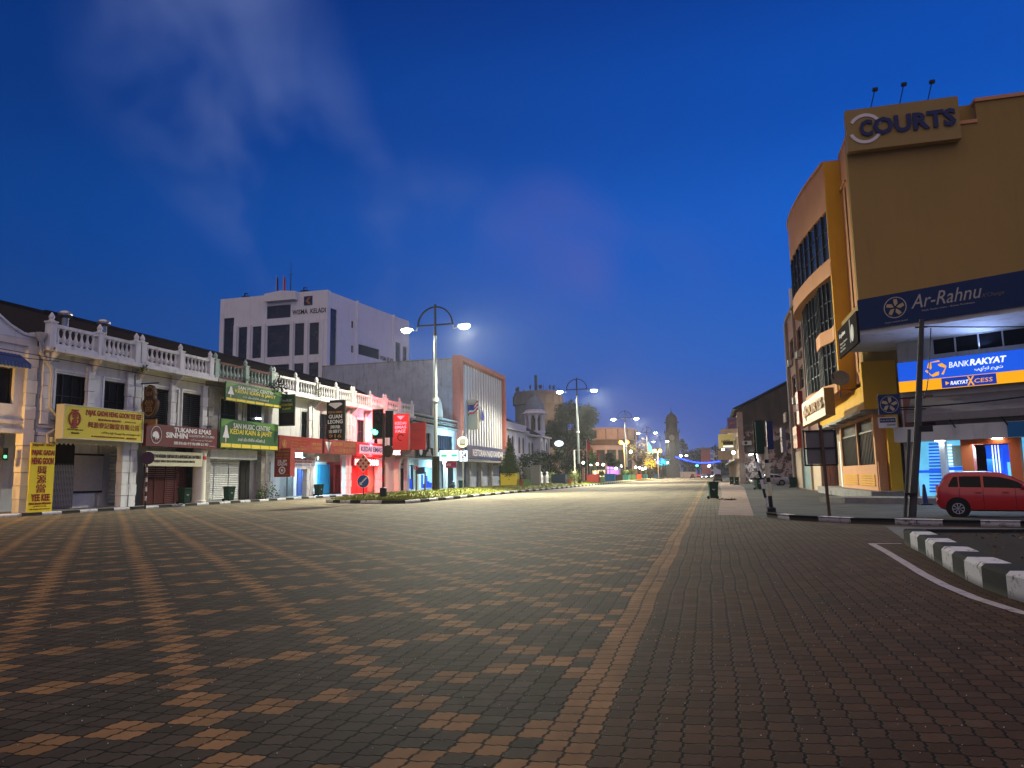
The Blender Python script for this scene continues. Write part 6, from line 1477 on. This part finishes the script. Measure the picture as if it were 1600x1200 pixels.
bp_ = MB(FD).box(-.75, -.72, -.3, .0, .3, 5.4); bp_.box(-.6, .8, .0, .05, 3.75, 5.3); bp_.build('lower_wall', 'pink_plaster', bk)
bl = thing('bollard', 'short pale bollard post at the bank platform edge', 'bollard', FD.w(1.42, 1.0, .28)); MB(FD).box(1.4, 1.52, .95, 1.07, .27, 1.35).build('post', 'bank_white', bl)
# star sign hung out
FP = Fr((8.2, 40, 0), (1, 0, 0))
sign('hanging_sign', FP, (.06, 1.03, 4.35, 5.36), 0, .18, 'navy_board', [], 'square navy hanging sign with a pinwheel in a ring', 'hanging sign', extra=lambda r, a, c, e, f_, n: (MB(FP).ring(((a+c)/2, (e+f_)/2), .40, .42, n, n+.02).build('emblem_ring', 'ink_pale', r), pinwheel(FP, (a+c)/2, (e+f_)/2, .36, n, 'ink_tan', r)))
sign('hanging_sign', FP, (.0, .82, 3.7, 4.22), 0, .12, 'bank_white', [('KAUNTER', .1, .9, .62, .78, 'ink_pale', .02), ('GADAI', .45, .9, .2, .35, 'ink_black', .02)], 'small white sign with a navy strip below the square navy one', 'hanging sign', extra=lambda r, a, c, e, f_, n: (MB(FP).box(a+.05, c-.05, n, n+.01, e+.5*(f_-e), e+.92*(f_-e)).build('strip', 'ink_navy', r)))
br = MB(FP).box(1.03, 2.2, -.12, -.06, 5.1, 5.16).box(1.03, 2.2, -.12, -.06, 4.55, 4.6).build('sign_bracket', 'black_iron')
tag(br, 'black bracket arms holding the square navy sign to the bank', 'bracket')

# ------------------------------------------------------------------ right side: middle row and old end wall
FM = Fr((8.5, 61.6, 0), (0, -1, 0))
mr = thing('brick_shophouse', 'dull pink four storey shophouse beyond the yellow store', 'shophouse', (12, 70, 0))
wn = [(-18.5+6.2*i+.8, -18.5+6.2*i+4.6, z, z+2.0) for i in range(3) for z in (5.6, 9.2, 12.8)]
MB(FM).holed(-19, 0, 0, 17.2, wn, -.4, 0).build('wall', 'pink_plaster', mr)
for q in wn: window(mr, q, n=-.25, mull=4, bars=1, fr=FM)
MB(FM).box(-19, 0, -14, -.42, 0, 16.8).build('core_wall', 'pink_plaster', mr); MB(FM).box(-19.1, 0, -14, .25, 17.2, 17.5).build('coping', 'old_cream', mr)
for q in (-19, -12.6, -6.4, -.4): MB(FM).box(q, q+.4, 0, .22, .1, 17.1).build('pilaster', 'old_cream', mr)
MB(FM).box(-18.6, -13, 0, .05, .1, 3.6).build('shutter', 'shutter_beige', mr); MB(FM).box(-12.2, -6.6, 0, .05, .1, 3.6).build('shutter', 'shutter_teal', mr); MB(FM).box(-6, -.6, 0, .05, .1, 3.6).build('shutter', 'shutter_beige', mr)
b = MB(FM).tube([(-18.9, .3, .1), (-18.9, .3, 17)], .09, 6).build('downpipe', 'bank_white', mr)
for u, z, n, lab in ((-14.5, 8.2, .1, 'air conditioner on the pink shophouse, second floor'), (-9.2, 11.9, .1, 'air conditioner on the pink shophouse, third floor'), (-16.6, 12.2, .1, 'air conditioner on the far bay of the pink shophouse')): aircon(FM, u, z, n, lab, 1.1)
for (u0, u1, z0, z1, n, mt_, lab, tx) in ((-2.0, -.4, 5.4, 8.0, 1.5, 'sign_redbrown', 'dull red box sign beside the end of the bay', 'RESTORAN'), (-17.4, -15.6, 3.6, 6.0, 1.5, 'sign_blue_grey', 'pale blue box sign near the end of the pink shophouse', 'KLINIK'), (-9.5, -6.5, 3.7, 5.6, 1.1, 'sign_redbrown', 'faded red fascia sign under the golden one', 'KEDAI')):
    if mt_ not in M: mat(mt_, (.14, .15, .24), .6, .2, 2)
    sign('shop_sign', FM, (u0, u1, z0, z1), n, .35, mt_, [(tx, .1, .9, .4, .62, 'ink_pale')], lab, 'shop sign')
sign('shop_sign', FM, (-15.2, -12.8, 6.4, 7.3), 1.3, .1, 'old_cream', [('O', .3, .7, .2, .8, 'ink_dim')], 'small oval marked cream sign on the pink shophouse', 'shop sign')
am = thing('antenna_mast', 'phone mast with white panel antennas on the pink shophouse roof', 'antenna', (8.6, 73, 17.2))
MB().tube([(8.7, 73.5, 16.5), (8.7, 73.5, 21.3)], .07, 6).build('mast', 'steel_dark', am)
for y, z0, z1, x in ((70.3, 17.7, 20.2, 8.2), (74.6, 16.9, 19.3, 8.25)):
    MB().box(x, x+.25, y-.22, y+.22, z0, z1).build('panel', 'bank_white', am); MB().tube([(x+.3, y, z0-.5), (x+.3, y, z1+.3)], .04, 5).build('bracket', 'steel_dark', am)
# old wall
mt, nt_, bb = newmat('peeling_wall')
g = nt_.nodes.new('ShaderNodeNewGeometry'); pos = g.outputs['Position']; sp = nt_.nodes.new('ShaderNodeSeparateXYZ'); nt_.links.new(pos, sp.inputs[0])
n1, n2, n3 = noise(pos, .55, 5, .6), noise(pos, 1.6, 5, .7, .5), noise(scaled(pos, (1, 1, .25)), 1.2, 5, .65)
z = X(sp.outputs[2])
patchy = (n1.step(.50, .54))*(z.step(3.2, 4.5))*(1-z.step(6.5, 8.8)) + n2.step(.47, .53)*(1-z.step(3.0, 4.4))
col = mixc(n3.step(.3, .7), (.060, .038, .030), (.022, .016, .014)); col = mixc(patchy.min(1.), col, (.36, .25, .22)); col = mixc(n2.step(.5, .7)*.5, col, (.03, .022, .02))
col = mixc((1-z.step(.3, 1.3))*n1.step(.4, .6)*.8, col, (.07, .10, .06))
nt_.links.new(col, bb.inputs['Base Color']); bb.inputs['Roughness'].default_value = .9; M['peeling_wall'] = mt
ow = thing('old_shophouse', 'old shophouse row ending in a dark peeling gable wall', 'shophouse', (8, 112, 0))
FO = Fr((0, 112, 0), (1, 0, 0))
MB(FO).prism([(4.2, 0), (30, 0), (30, 19.5), (14.5, 15.8), (7.2, 12.2), (4.7, 11.0), (4.2, 10.2)], -.5, 0).build('gable_wall', 'peeling_wall', ow)
MB(FO).prism([(3.9, 10.8), (7.2, 12.35), (14.5, 15.95), (30, 19.7), (30, 19.95), (14.4, 16.2), (7.1, 12.65), (3.6, 11.0)], -70, .25).build('roof', 'tile_roof', ow)
FOE = Fr((4.4, 112, 0), (0, -1, 0))
wn = [(-68+6.6*i+1, -68+6.6*i+5.4, z, z+2) for i in range(10) for z in (5.4,)]
MB(FOE).holed(-69, -.5, 3.6, 10.6, wn, -.4, 0).build('street_wall', 'old_cream', ow)
for q in wn: window(ow, q, n=-.25, mull=3, bars=0, fr=FOE)
MB(FOE).box(-69, -.5, -3.4, -3.2, 0, 3.6).build('shopfront', 'old_cream', ow); MB(FOE).box(-69, -.5, -3.2, .9, 3.5, 3.7).build('canopy', 'concrete', ow)
for i in range(11): MB(FOE).box(-69+6.75*i, -68.4+6.75*i, -.4, .1, .1, 3.5).build('pillar', 'old_cream', ow)
MB(FO).box(4.1, 4.9, 0, .3, 0, 10.4).build('corner_pier', 'old_cream', ow)
for i in range(4): MB(FOE).box(-12-i*9, -8-i*9, -3.2, -3.1, .2, 3.2).build('lit_shopfront', 'lit_ice' if i % 2 else 'warm_window', ow)
light('arcade_light', 'AREA', (3.6, 128, 3.3), 500, (.7, .95, 1), .4, aim=(-.3, 0, -1), sy=14)
light('arcade_light', 'AREA', (6.2, 111, 3.6), 130, (.7, .95, 1), .3, aim=(0, -.4, -1))
tb = thing('wall_lamp', 'white lamp lighting the foot of the peeling gable wall', 'lamp', (6.2, 111.4, 3.8)); MB(FO).tube([(5.6, .1, 4.2), (6.0, .5, 4.35), (6.5, .5, 4.2), (6.6, .5, 3.0)], .12, 6).build('tube', 'tube_white', tb)
aircon(FO, 8.3, 6.2, .1, 'air conditioner on the peeling gable wall, right one', 1.5); aircon(FO, 5.3, 5.6, .1, 'air conditioner at the corner pier of the gable wall', 1.3)
for (Y, u0, u1, z0, z1, mt_, lab, tx, ink) in ((118, -1.5, 0, 8.4, 10.1, 'sign_purple', 'purple hanging sign at the corner of the old row', '屋', 'ink_gold'), (122, -2.6, 0, 7.9, 8.6, 'old_cream', 'pale blank box sign below the purple one', '', 'ink_red'), (124, -2.9, -.5, 5.6, 7.9, 'sign_lit_yellow', 'tall yellow lit sign with a dark panel on the old row', 'HOTEL', 'ink_black'), (132, -3.0, -.6, 3.9, 5.5, 'old_cream', 'cream hanging sign under the yellow one', '', 'ink_red')):
    if mt_ not in M:
        if 'lit' in mt_: glow(mt_, (.85, .65, .25), .10, (.4, .32, .12))
        else: mat(mt_, (.12, .07, .20), .6, .2, 2)
    f = Fr((4.4, Y, 0), (1, 0, 0))
    sign('hanging_sign', f, (u0, u1, z0, z1), 0, .3, mt_, [(tx, .2, .8, .35, .6, ink, .02)] if tx else [], lab, 'hanging sign', extra=(lambda r, a, c, e, f_, n, f=f: (MB(f).box(a+.3*(c-a), a+.95*(c-a), n, n+.02, e+.25*(f_-e), e+.5*(f_-e)).build('panel', 'ink_black', r), MB(f).box(a+.3*(c-a), a+.95*(c-a), n, n+.02, e+.08*(f_-e), e+.18*(f_-e)).build('panel', 'bank_text', r))) if 'lit' in mt_ else None)
for x0, y0, Y, lab in ((1132, 703, 150, 'small white lamp left of the yellow lit sign'), (1148, 707, 126, 'small white lamp right of the yellow lit sign')):
    p = atY(x0, Y); d = ray(x0, y0); z = EYE+d.z*Y/d.y; t = thing('wall_lamp', lab, 'lamp', (p.x, p.y, z)); MB().ball((p.x, p.y, z), .3, 10, 6).build('globe', 'globe_white', t); MB().tube([(p.x, p.y, z), (4.4, p.y, z+.3)], .04, 5).build('arm', 'steel_dark', t)
wire = thing('rooftop_aerial', 'tangled dark aerial sticking out from the old row', 'aerial', (3, 140, 8)); MB().tube([(4.4, 140, 8.2), (2.4, 140, 8.4)], .05, 5).box(2.2, 2.9, 139.9, 140.1, 7.6, 8.2).box(1.6, 3.4, 139.95, 140.05, 8.3, 8.4).build('arms', 'black_iron', wire)

# ------------------------------------------------------------------ wheelie bins
def make_bin(label, loc, rz, mt_='bin_green', cat='bin'):
    t = thing('wheelie_bin', label, cat, (0, 0, 0), 'wheelie bins by the kerbs')
    b = MB(); v = []
    for z, w, d in ((.06, .44, .48), (.10, .46, .52), (.92, .56, .66), (.97, .60, .70), (1.0, .60, .70)): v += [(-w/2, -d/2, z), (w/2, -d/2, z), (w/2, d/2, z), (-w/2, d/2, z)]
    b.add(v, [(0, 1, 2, 3)]+[(4*i+j, 4*i+(j+1) % 4, 4*i+4+(j+1) % 4, 4*i+4+j) for i in range(4) for j in range(4)]+[(16, 17, 18, 19)]); b.build('body', mt_, t)
    MB().prismz([(-.31, -.38), (.31, -.38), (.31, .36), (-.31, .36)], 1.0, 1.05).box(-.29, .29, -.34, .30, 1.05, 1.09).build('lid', mt_, t)
    for s in (-1, 1): MB(WF).disc((s*.27, .1), .1, -.34, -.26, 14).build('wheel', 'rubber', t) if s < 0 else MB(WF).disc((s*.27, .1), .1, -.34, -.26, 14).build('wheel', 'rubber', t)
    MB().tube([(-.24, .36, .98), (-.24, .43, 1.0), (.24, .43, 1.0), (.24, .36, .98)], .018, 6).build('handle', mt_, t)
    MB(WF).prism([(-.12, .62), (.0, .54), (.1, .66), (.03, .64), (-.01, .6), (-.06, .66)], .335, .345).build('mark', 'ink_pale', t)
    t.location = loc; t.rotation_euler = (0, 0, rz); return t
proto = make_bin('green bin at the road edge by the pink pavement', (.12, 48.9, 0), R(8))
def bincopy(label, loc, rz, mt_=None):
    c = copy_tree(proto); c.location = loc; c.rotation_euler = (0, 0, rz); c['label'] = label; return c
bincopy('green bin in front of the maroon slatted gate', (-34.6, 43.1, .17), R(80)); bincopy('green bin at the cream column by the white shutters', (-35.3, 48.9, .17), R(75)); bincopy('green bin between the blue door and the cyan shutter', (-35.4, 62.4, .17), R(78))
bincopy('teal bin by the dark ground floor of the framed building', (-33.5, 98, .17), R(70)); bincopy('dark bin beside the silver car', (4.4, 75, .0), R(20)); bincopy('nearer of two bins at the corner of the old row', (3.3, 103, .0), R(5)); bincopy('farther of two bins at the corner of the old row', (2.9, 110, .0), R(-5)); bincopy('green bin against the pink shophouse wall', (8.0, 80.0, .0), R(85))

# ------------------------------------------------------------------ cars
def interp(tab, t):
    for (a, va), (b_, vb) in zip(tab, tab[1:]):
        if t <= b_:
            q = (t-a)/(b_-a) if b_ > a else 0; return va+(vb-va)*q
    return tab[-1][1]
def make_car(label, paint, kind='hatch', scale=1., cat='car', lights=None, group=None, name='parked_car'):
    t = thing(name, label, cat, (0, 0, 0), group)
    if kind == 'hatch':
        L, Wd = 3.64, .81
        top = [(0, .62), (.012, .95), (.035, 1.08), (.09, 1.40), (.13, 1.475), (.25, 1.505), (.40, 1.50), (.52, 1.455), (.60, 1.34), (.76, .99), (.84, .955), (.93, .86), (.98, .72), (1, .55)]
        win = (.10, .755)
    else:
        L, Wd = 4.5, .86
        top = [(0, .6), (.012, .9), (.04, 1.0), (.16, 1.02), (.22, 1.15), (.32, 1.40), (.42, 1.45), (.52, 1.43), (.60, 1.33), (.73, .98), (.85, .92), (.95, .80), (.985, .7), (1, .55)]
        win = (.17, .72)
    wid = [(0, .84), (.03, .93), (.12, .985), (.3, 1), (.7, 1), (.88, .97), (.96, .88), (1, .76)]
    belt = [(0, .93), (.1, .985), (.3, .965), (.75, .93), (.85, .90), (.95, .78), (1, .5)]
    low = [(0, .40), (.03, .27), (.1, .20), (.9, .19), (.97, .24), (1, .36)]
    def sec(q):
        w = Wd*interp(wid, q); zt = interp(top, q); zb = min(interp(belt, q), zt-.02); zl = interp(low, q)
        yr = .95*w-max(0, (zt-zb))*.36
        return w, zt, zb, zl, yr
    def ring_(q):
        w, zt, zb, zl, yr = sec(q); g_ = zt-zb
        return [(0, zl), (.8*w, zl), (.95*w, zl+.05), (.985*w, zl+.2), (w, min(.62, zb-.1)), (.985*w, zb-.06), (.955*w, zb), (yr+.05*min(1, g_*3)+0, zb+g_*.78), (yr-.02, zb+g_*.93), (yr*.75, zt), (yr*.35, zt+.012), (0, zt+.015)]
    N_ = 46; b = MB(); rings = []
    qs = sorted(set([i/N_ for i in range(N_+1)]+[.012, .035, .76, .6]))
    for q in qs:
        h = ring_(q); full = h+[(-y, z) for y, z in h[-2:0:-1]]; rings.append(full)
    k_ = len(rings[0]); vs = []; fs = []
    for q, rg in zip(qs, rings): vs += [((q-.5)*L, y, z) for y, z in rg]
    for i in range(len(qs)-1):
        for j in range(k_): fs.append((i*k_+j, i*k_+(j+1) % k_, (i+1)*k_+(j+1) % k_, (i+1)*k_+j))
    fs += [list(range(k_)), list(range((len(qs)-1)*k_, len(qs)*k_))]
    b.add(vs, fs).build('body', paint, t, smooth=38)
    def side(q, f, s, off=.008):   # point on greenhouse side at fraction f of its height
        w, zt, zb, zl, yr = sec(q); y0, y1 = .955*w, yr+.05*min(1, (zt-zb)*3)
        return ((q-.5)*L, s*(y0+(y1-y0)*f/.78+off), zb+(zt-zb)*f)
    P_ = [(win[0], .365), (.385, win[1]), ] if kind == 'hatch' else [(win[0]+.03, .40), (.415, win[1])]
    def glaze(qa, qb, s, name='side_window'):
        bb_ = MB(); n_ = 12; v = []
        for i in range(n_+1):
            q = qa+(qb-qa)*i/n_; g_ = sec(q)[1]-sec(q)[2]
            e = .72
            if kind == 'hatch' and q < .13: e = .72
            edge = min((q-win[0])/.05, (win[1]-q)/.11, 1.); e *= max(.12, edge**.7 if edge > 0 else .12)
            v += [side(q, .05, s), side(q, .5*e+.03, s), side(q, e, s)]
        return bb_.add(v, [(3*i+j, 3*i+j+1, 3*i+4+j, 3*i+3+j) for i in range(n_) for j in range(2)]).build(name, 'car_glass', t)
    for s in (-1, 1):
        if kind == 'hatch':
            glaze(.105, .185, s, 'quarter_window'); glaze(.195, .365, s); glaze(.385, .70, s)
        else: glaze(P_[0][0], P_[0][1], s); glaze(P_[1][0], P_[1][1], s)
        # door seams and handles
        for q in ((.375, .19, .62) if kind == 'hatch' else (.41, .25, .66)):
            w = Wd*interp(wid, q); bb_ = MB(); v = []
            for z in (.26, .45, .62, interp(belt, q)-.06, interp(belt, q)):
                yy = {0: .965, 1: .985, 2: 1.0, 3: .985, 4: .955}[[.26, .45, .62, interp(belt, q)-.06, interp(belt, q)].index(z)]
                v += [((q-.5)*L-.006, s*(yy*w+.004), z), ((q-.5)*L+.006, s*(yy*w+.004), z)]
            bb_.add(v, [(2*i, 2*i+1, 2*i+3, 2*i+2) for i in range(4)]).build('door_seam', 'rubber', t)
        for q in ((.34, .55) if kind == 'hatch' else (.37, .6)):
            w = Wd*interp(wid, q); x = (q-.5)*L; MB().box(x-.1, x+.08, min(s*(w-.01), s*(w+.03)), max(s*(w-.01), s*(w+.03)), .80, .84).build('door_handle', paint, t)
        q = .69; x = (q-.5)*L; w = Wd*interp(wid, q); b_ = MB(); b_.ball((0, 0, 0), 1, 10, 6); b_.v = [Vector((x+v.x*.10, s*(w+.08)+v.y*.10, 1.0+v.z*.075)) for v in b_.v]; b_.build('wing_mirror', paint, t, smooth=60)
        # lamps
        b_ = MB(); xs = -.5*L; w = Wd*interp(wid, .03)
        v = [(xs+.02, s*(w-.14), .78), (xs+.02, s*(w-.20), 1.05), (xs+.10, s*(w*.985-.035), 1.04), (xs+.13, s*(w+.012), .80)]
        b_.add([(a_-.012, b__*1.01, c_) for a_, b__, c_ in v], [(0, 1, 2, 3)]).build('tail_light', 'tail_red' if lights == 'rear' else 'tail_glint', t)
        xs = .5*L; w = Wd*interp(wid, .95)
        b_ = MB(); b_.ball((0, 0, 0), 1, 10, 6); b_.v = [Vector((xs-.12+v.x*.14, s*(w-.16)+v.y*.17, .70+v.z*.09)) for v in b_.v]; b_.build('headlight', 'headlight' if lights == 'front' else 'alloy', t)
    def cross(qa, qb, name):
        v = []; n_ = 6
        for i in range(n_+1):
            q = qa+(qb-qa)*i/n_; w, zt, zb, zl, yr = sec(q)
            for y in (-1, -.5, 0, .5, 1): v.append(((q-.5)*L+(.008 if qa > .5 else -.008), y*yr*.86, zt+.016+(.0 if abs(y) < .6 else -.012)))
        return MB().add(v, [(5*i+j, 5*i+j+1, 5*i+6+j, 5*i+5+j) for i in range(n_) for j in range(4)]).build(name, 'car_glass', t)
    cross(.595, .752, 'windscreen') if kind == 'hatch' else cross(.605, .722, 'windscreen')
    cross(.04, .088, 'rear_window') if kind == 'hatch' else cross(.225, .312, 'rear_window')
    MB().box(-.5*L-.015, -.5*L+.02, -.26, .26, .58, .70).build('number_plate', 'ink_black', t)
    wb = (-1.2, 1.255) if kind == 'hatch' else (-1.3, 1.35); rw = .285 if kind == 'hatch' else .31
    for x in wb:
        for s in (-1, 1):
            f_ = Fr((0, 0, 0), (1, 0, 0)) if s < 0 else Fr((0, 0, 0), (-1, 0, 0))
            xx = x if s < 0 else -x
            MB(f_).ring((xx, rw+.02), 0, rw+.075, Wd-.14, Wd*.985+.012, 0, 360).build('wheel_arch', 'rubber', t)
            tw_ = MB(f_).ring((xx, rw), rw*.62, rw, Wd-.18, Wd+.012).build('wheel', 'rubber', t, smooth=40)
            rm = MB(f_).ring((xx, rw), rw*.56, rw*.64, Wd-.12, Wd+.016); rm.disc((xx, rw), rw*.13, Wd-.1, Wd+.016, 12)
            for i in range(8):
                a_ = R(45*i+10); d_ = R(7); rm.prism([(xx+rw*.1*math.cos(a_-d_*2), rw+rw*.1*math.sin(a_-d_*2)), (xx+rw*.58*math.cos(a_-d_), rw+rw*.58*math.sin(a_-d_)), (xx+rw*.58*math.cos(a_+d_), rw+rw*.58*math.sin(a_+d_)), (xx+rw*.1*math.cos(a_+d_*2), rw+rw*.1*math.sin(a_+d_*2))], Wd-.09, Wd+.008)
            rm.build('rim', 'alloy', tw_); MB(f_).disc((xx, rw), rw*.6, Wd-.17, Wd-.12).build('brake_disc', 'black_iron', tw_)
    return t
a, e = gnd(1489, 808), gnd(1596, 806.5); dv = Vector((.966, -.2588, 0)); yaw = math.atan2(dv.y, dv.x); left = Vector((-dv.y, dv.x, 0))
cp = a+dv*1.38+left*.72
car = make_car('red hatchback parked in front of the bank', 'car_red', 'hatch'); car.location = (cp.x, cp.y, .006); car.rotation_euler = (0, 0, yaw)
sv = make_car('silver saloon parked below the peeling gable wall', 'car_silver', 'sedan'); sv.location = (7.0, 97, .006); sv.rotation_euler = (0, 0, R(188))
dk = make_car('dark car parked at the far right kerb', 'car_dark', 'hatch'); dk.location = (1.3, 150, .0); dk.rotation_euler = (0, 0, R(92))
far = [(1100, 235, 'front', 'oncoming car with bright headlights, left of the far pair', 'car_silver'), (1107.5, 240, 'front', 'oncoming car with bright headlights, right of the far pair', 'car_dark'), (1115, 275, 'front', 'white lit oncoming car farther down the road', 'car_silver'), (1082, 290, 'rear', 'car with red tail lights leaving past the white wall', 'car_dark'), (1091, 310, 'rear', 'red tail lit car in the middle of the far road', 'car_red'), (1117, 300, 'rear', 'red tail lit car near the far right kerb', 'car_silver')]
pf = None
for x0, Y, lt, lab, paint in far:
    p = atY(x0, Y); c_ = make_car(lab, paint, 'sedan', lights=lt, group='cars on the far road', name='car'); c_.location = (p.x, p.y, 0); c_.rotation_euler = (0, 0, R(-90 if lt == 'front' else 90))
for x0, Y, lab in ((668, 92, 'motorcycle parked in the left low shop arcade'), (705, 99, 'motorcycle parked in the right low shop arcade')):
    p = Vector((-35.2, Y, .17)); t = thing('motorcycle', lab, 'motorcycle', p)
    f = Fr((p.x, p.y, 0), (0, 1, 0))
    for u in (-.6, .6): MB(f).ring((u, .45), .2, .29, -.05, .05).build('wheel', 'rubber', t)
    MB(f).prism([(-.75, .8), (-.2, .75), (.1, .6), (.3, .5), (.55, .9), (.5, 1.05), (.35, .8), (.1, .75), (-.1, .95), (-.75, .98)], -.12, .12).build('body', 'car_dark', t); MB(f).tube([(.55, -.3, 1.2), (.5, 0, 1.1), (.55, .3, 1.2)], .025, 6).build('handlebar', 'alloy', t)
    MB(f).disc((.66, 1.0), .09, -.08, .08, 12).build('headlight', 'alloy', t)

# ------------------------------------------------------------------ street furniture on the right
p = gnd(1206, 807); t = thing('traffic_light', 'dark traffic light seen from behind on a striped pole, right kerb', 'traffic light', (p.x, p.y, 0))
x, y = p.x, p.y
MB().lathe([(.17, 0), (.16, .3), (.1, .34)], (x, y, 0), 10).build('base', 'black_iron', t)
for i, (z0, z1) in enumerate(((.3, .75), (.75, 1.25), (1.25, 1.42), (1.42, 1.95), (1.95, 2.08), (2.08, 2.55), (2.55, 3.55))):
    MB().tube([(x-.006*z0*5, y, z0), (x-.006*z1*5, y, z1)], .075 if z1 < 3 else .03, 10).build('pole', ['black_iron', 'sign_cream'][i % 2] if i < 6 else 'rust_pole', t)
MB(WF).box(x-.40, x-.12, -y-.15, -y+.1, 2.35, 3.5).build('signal_head', 'bin_green', t); MB(WF).box(x+.0, x+.22, -y-.3, -y+.0, 2.45, 3.5).build('signal_head', 'ink_navy', t)
MB(WF).box(x-.46, x-.1, -y-.2, -y-.16, 2.3, 3.55).build('backboard', 'black_iron', t)
q = gnd(1203, 806); t = thing('striped_post', 'leaning black and white sign post beside the dark traffic light', 'post', (q.x, q.y, 0))
a_, e_ = Vector((q.x, q.y-.05, 0)), Vector((q.x-.42, q.y-.05, 2.35))
for i in range(7): MB().tube([tuple(a_.lerp(e_, i/7)), tuple(a_.lerp(e_, (i+1)/7))], .05, 8).build('pole', 'black_iron' if i % 2 == 0 else 'kerb_white', t)
MB(WF).box(e_.x-.34, e_.x+.28, -e_.y, -e_.y+.03, 2.32, 2.4).build('arrow_plate', 'steel_grey', t); MB(WF).box(e_.x-.2, e_.x+.3, -e_.y-.02, -e_.y+.02, 1.35, 1.4).build('cross_arm', 'black_iron', t)
p = gnd(1296, 806); t = thing('direction_sign', 'back of a four panelled road sign on a rusty post', 'road sign', (p.x, p.y, 0)); x, y = p.x, p.y
MB().tube([(x, y, 0), (x-.1, y, 3.3)], .06, 8).build('post', 'rust_pole', t)
MB(WF).box(x-.62, x+.45, -y-.10, -y-.07, 1.88, 3.12).build('panel', 'steel_grey', t)
fr_ = MB(WF)
for u in (-.64, -.02, .45): MB(WF).box(x-.06+u-.03-.0, x-.06+u+.03, -y-.07, -y-.02, 1.84, 3.16).build('frame_bar', 'black_iron', t)
for z in (1.84, 2.46, 3.1): MB(WF).box(x-.72, x+.42, -y-.065, -y-.03, z-.03, z+.03).build('frame_bar', 'black_iron', t)
p = gnd(1425, 808); t = thing('utility_pole', 'leaning grey utility pole beside the red car', 'utility pole', (p.x, p.y, 0)); x, y = p.x, p.y
MB().tube([(x, y, 0), (x+.36, y, 2.58), (x+.84, y, 6.85)], [.13, .12, .08], 10).build('pole', 'pole_dark', t)
MB().tube([(x-.22, y, 0), (x+.08, y, 2.4), (x+.14, y, 3.0)], .06, 8).build('conduit', 'pole_dark', t); MB().lathe([(.24, .75), (.24, .83)], (x+.0, y, 0), 10).build('band', 'black_iron', t)
MB().box(x+.45, x+.85, y-.15, y-.02, 2.9, 3.1).build('loop_box', 'black_iron', t); MB().box(x+.6, x+1.0, y-.03, y+.03, 6.55, 6.6).build('cross_arm', 'black_iron', t)
top_ = Vector((x+.8, y, 6.6))
def cable(label, a_, e_, sag, r_=.02):
    pts = []
    for i in range(15):
        q = i/14; P = Vector(a_).lerp(Vector(e_), q); P.z -= sag*math.sin(math.pi*q); pts.append(tuple(P))
    tag(MB().tube(pts, r_, 5).build('cable', 'black_iron'), label, 'cable')
cable('black cable from the utility pole top across to the right', top_, (14.6, 26, 6.0), .15); cable('thick black cable sagging along the bank wall under the lit sign', FD.w(-1.4, 1.3, 4.7), FD.w(9, .6, 5.25), .25, .035)
cable('thin cable dropping from the utility pole to the bank wall', top_+Vector((.3, 0, -.1)), FD.w(.4, .4, 5.2), .8)
cable('overhead cable strung along the balustrades of the left row', FL.w(28, 1.1, 8.6), FL.w(60, 1.1, 8.95), .15)
cable('slack cable crossing the gabled house to the downpipe', FL.w(24, .9, 8.95), FL.w(33, .9, 8.5), .35)
p = gnd(1446, 789); t = thing('traffic_cone', 'dark traffic cone in front of the bank step', 'traffic cone', (p.x, p.y, 0)); MB().lathe([(.16, .05), (.14, .08), (.06, .9), (.02, .95)], (p.x, p.y, 0), 12).build('cone', 'ink_navy', t); MB().box(p.x-.25, p.x+.25, p.y-.25, p.y+.25, .008, .06).build('base', 'rubber', t)
t = thing('no_stopping_sign', 'round dark sign on a striped post before the maroon gate', 'road sign', (-34.4, 39.6, .1)); q = FL.hit(227, 790, 1.55)
p = FL.w(q[0], 1.55, 0); MB().tube([(p.x, p.y, .0), (p.x, p.y, 3.5)], .05, 8).build('post', 'black_iron', t)
for i in range(5): MB().lathe([(.056, .5+i*.6), (.056, .8+i*.6)], (p.x, p.y, 0), 8).build('stripe', 'kerb_white', t)
FN = Fr((p.x, p.y, 0), (.55, .83, 0)); mat('sign_dull', (.06, .03, .05), .6, .2, 3)
MB(FN).disc((0, 3.2), .40, .06, .09).build('disc', 'sign_dull', t)
b = MB(WF); rr = random.Random(6)
for i in range(40):
    x = 1.0+rr.gauss(0, .25); y = 46.5+rr.gauss(0, .5); s_ = rr.uniform(.04, .14); a_ = rr.uniform(0, 6)
    b.add([(x+s_*math.cos(a_), -(y+s_*math.sin(a_)), .03), (x-s_*math.sin(a_), -(y+s_*math.cos(a_)), .10), (x-s_*math.cos(a_), -(y-s_*math.sin(a_)), .025)], [(0, 1, 2)])
tag(b.build('leaf_litter', 'bark'), 'scattered dark litter on the pink pavement near the bin', 'litter', kind='stuff')

# ------------------------------------------------------------------ thin haze volume added for halos round the lamps
mt = bpy.data.materials.new('haze'); mt.use_nodes = True; nt_ = mt.node_tree; nt_.nodes.clear()
pv = nt_.nodes.new('ShaderNodeVolumePrincipled'); pv.inputs['Density'].default_value = .00020; pv.inputs['Color'].default_value = (.86, .9, 1, 1); pv.inputs['Anisotropy'].default_value = .55
mo = nt_.nodes.new('ShaderNodeOutputMaterial'); nt_.links.new(pv.outputs[0], mo.inputs['Volume']); M['haze'] = mt
tag(MB().box(-420, 420, -320, 900, -1.2, 60).build('haze', 'haze', kind='stuff'), 'thin added haze making halos round the street lamps', 'haze')
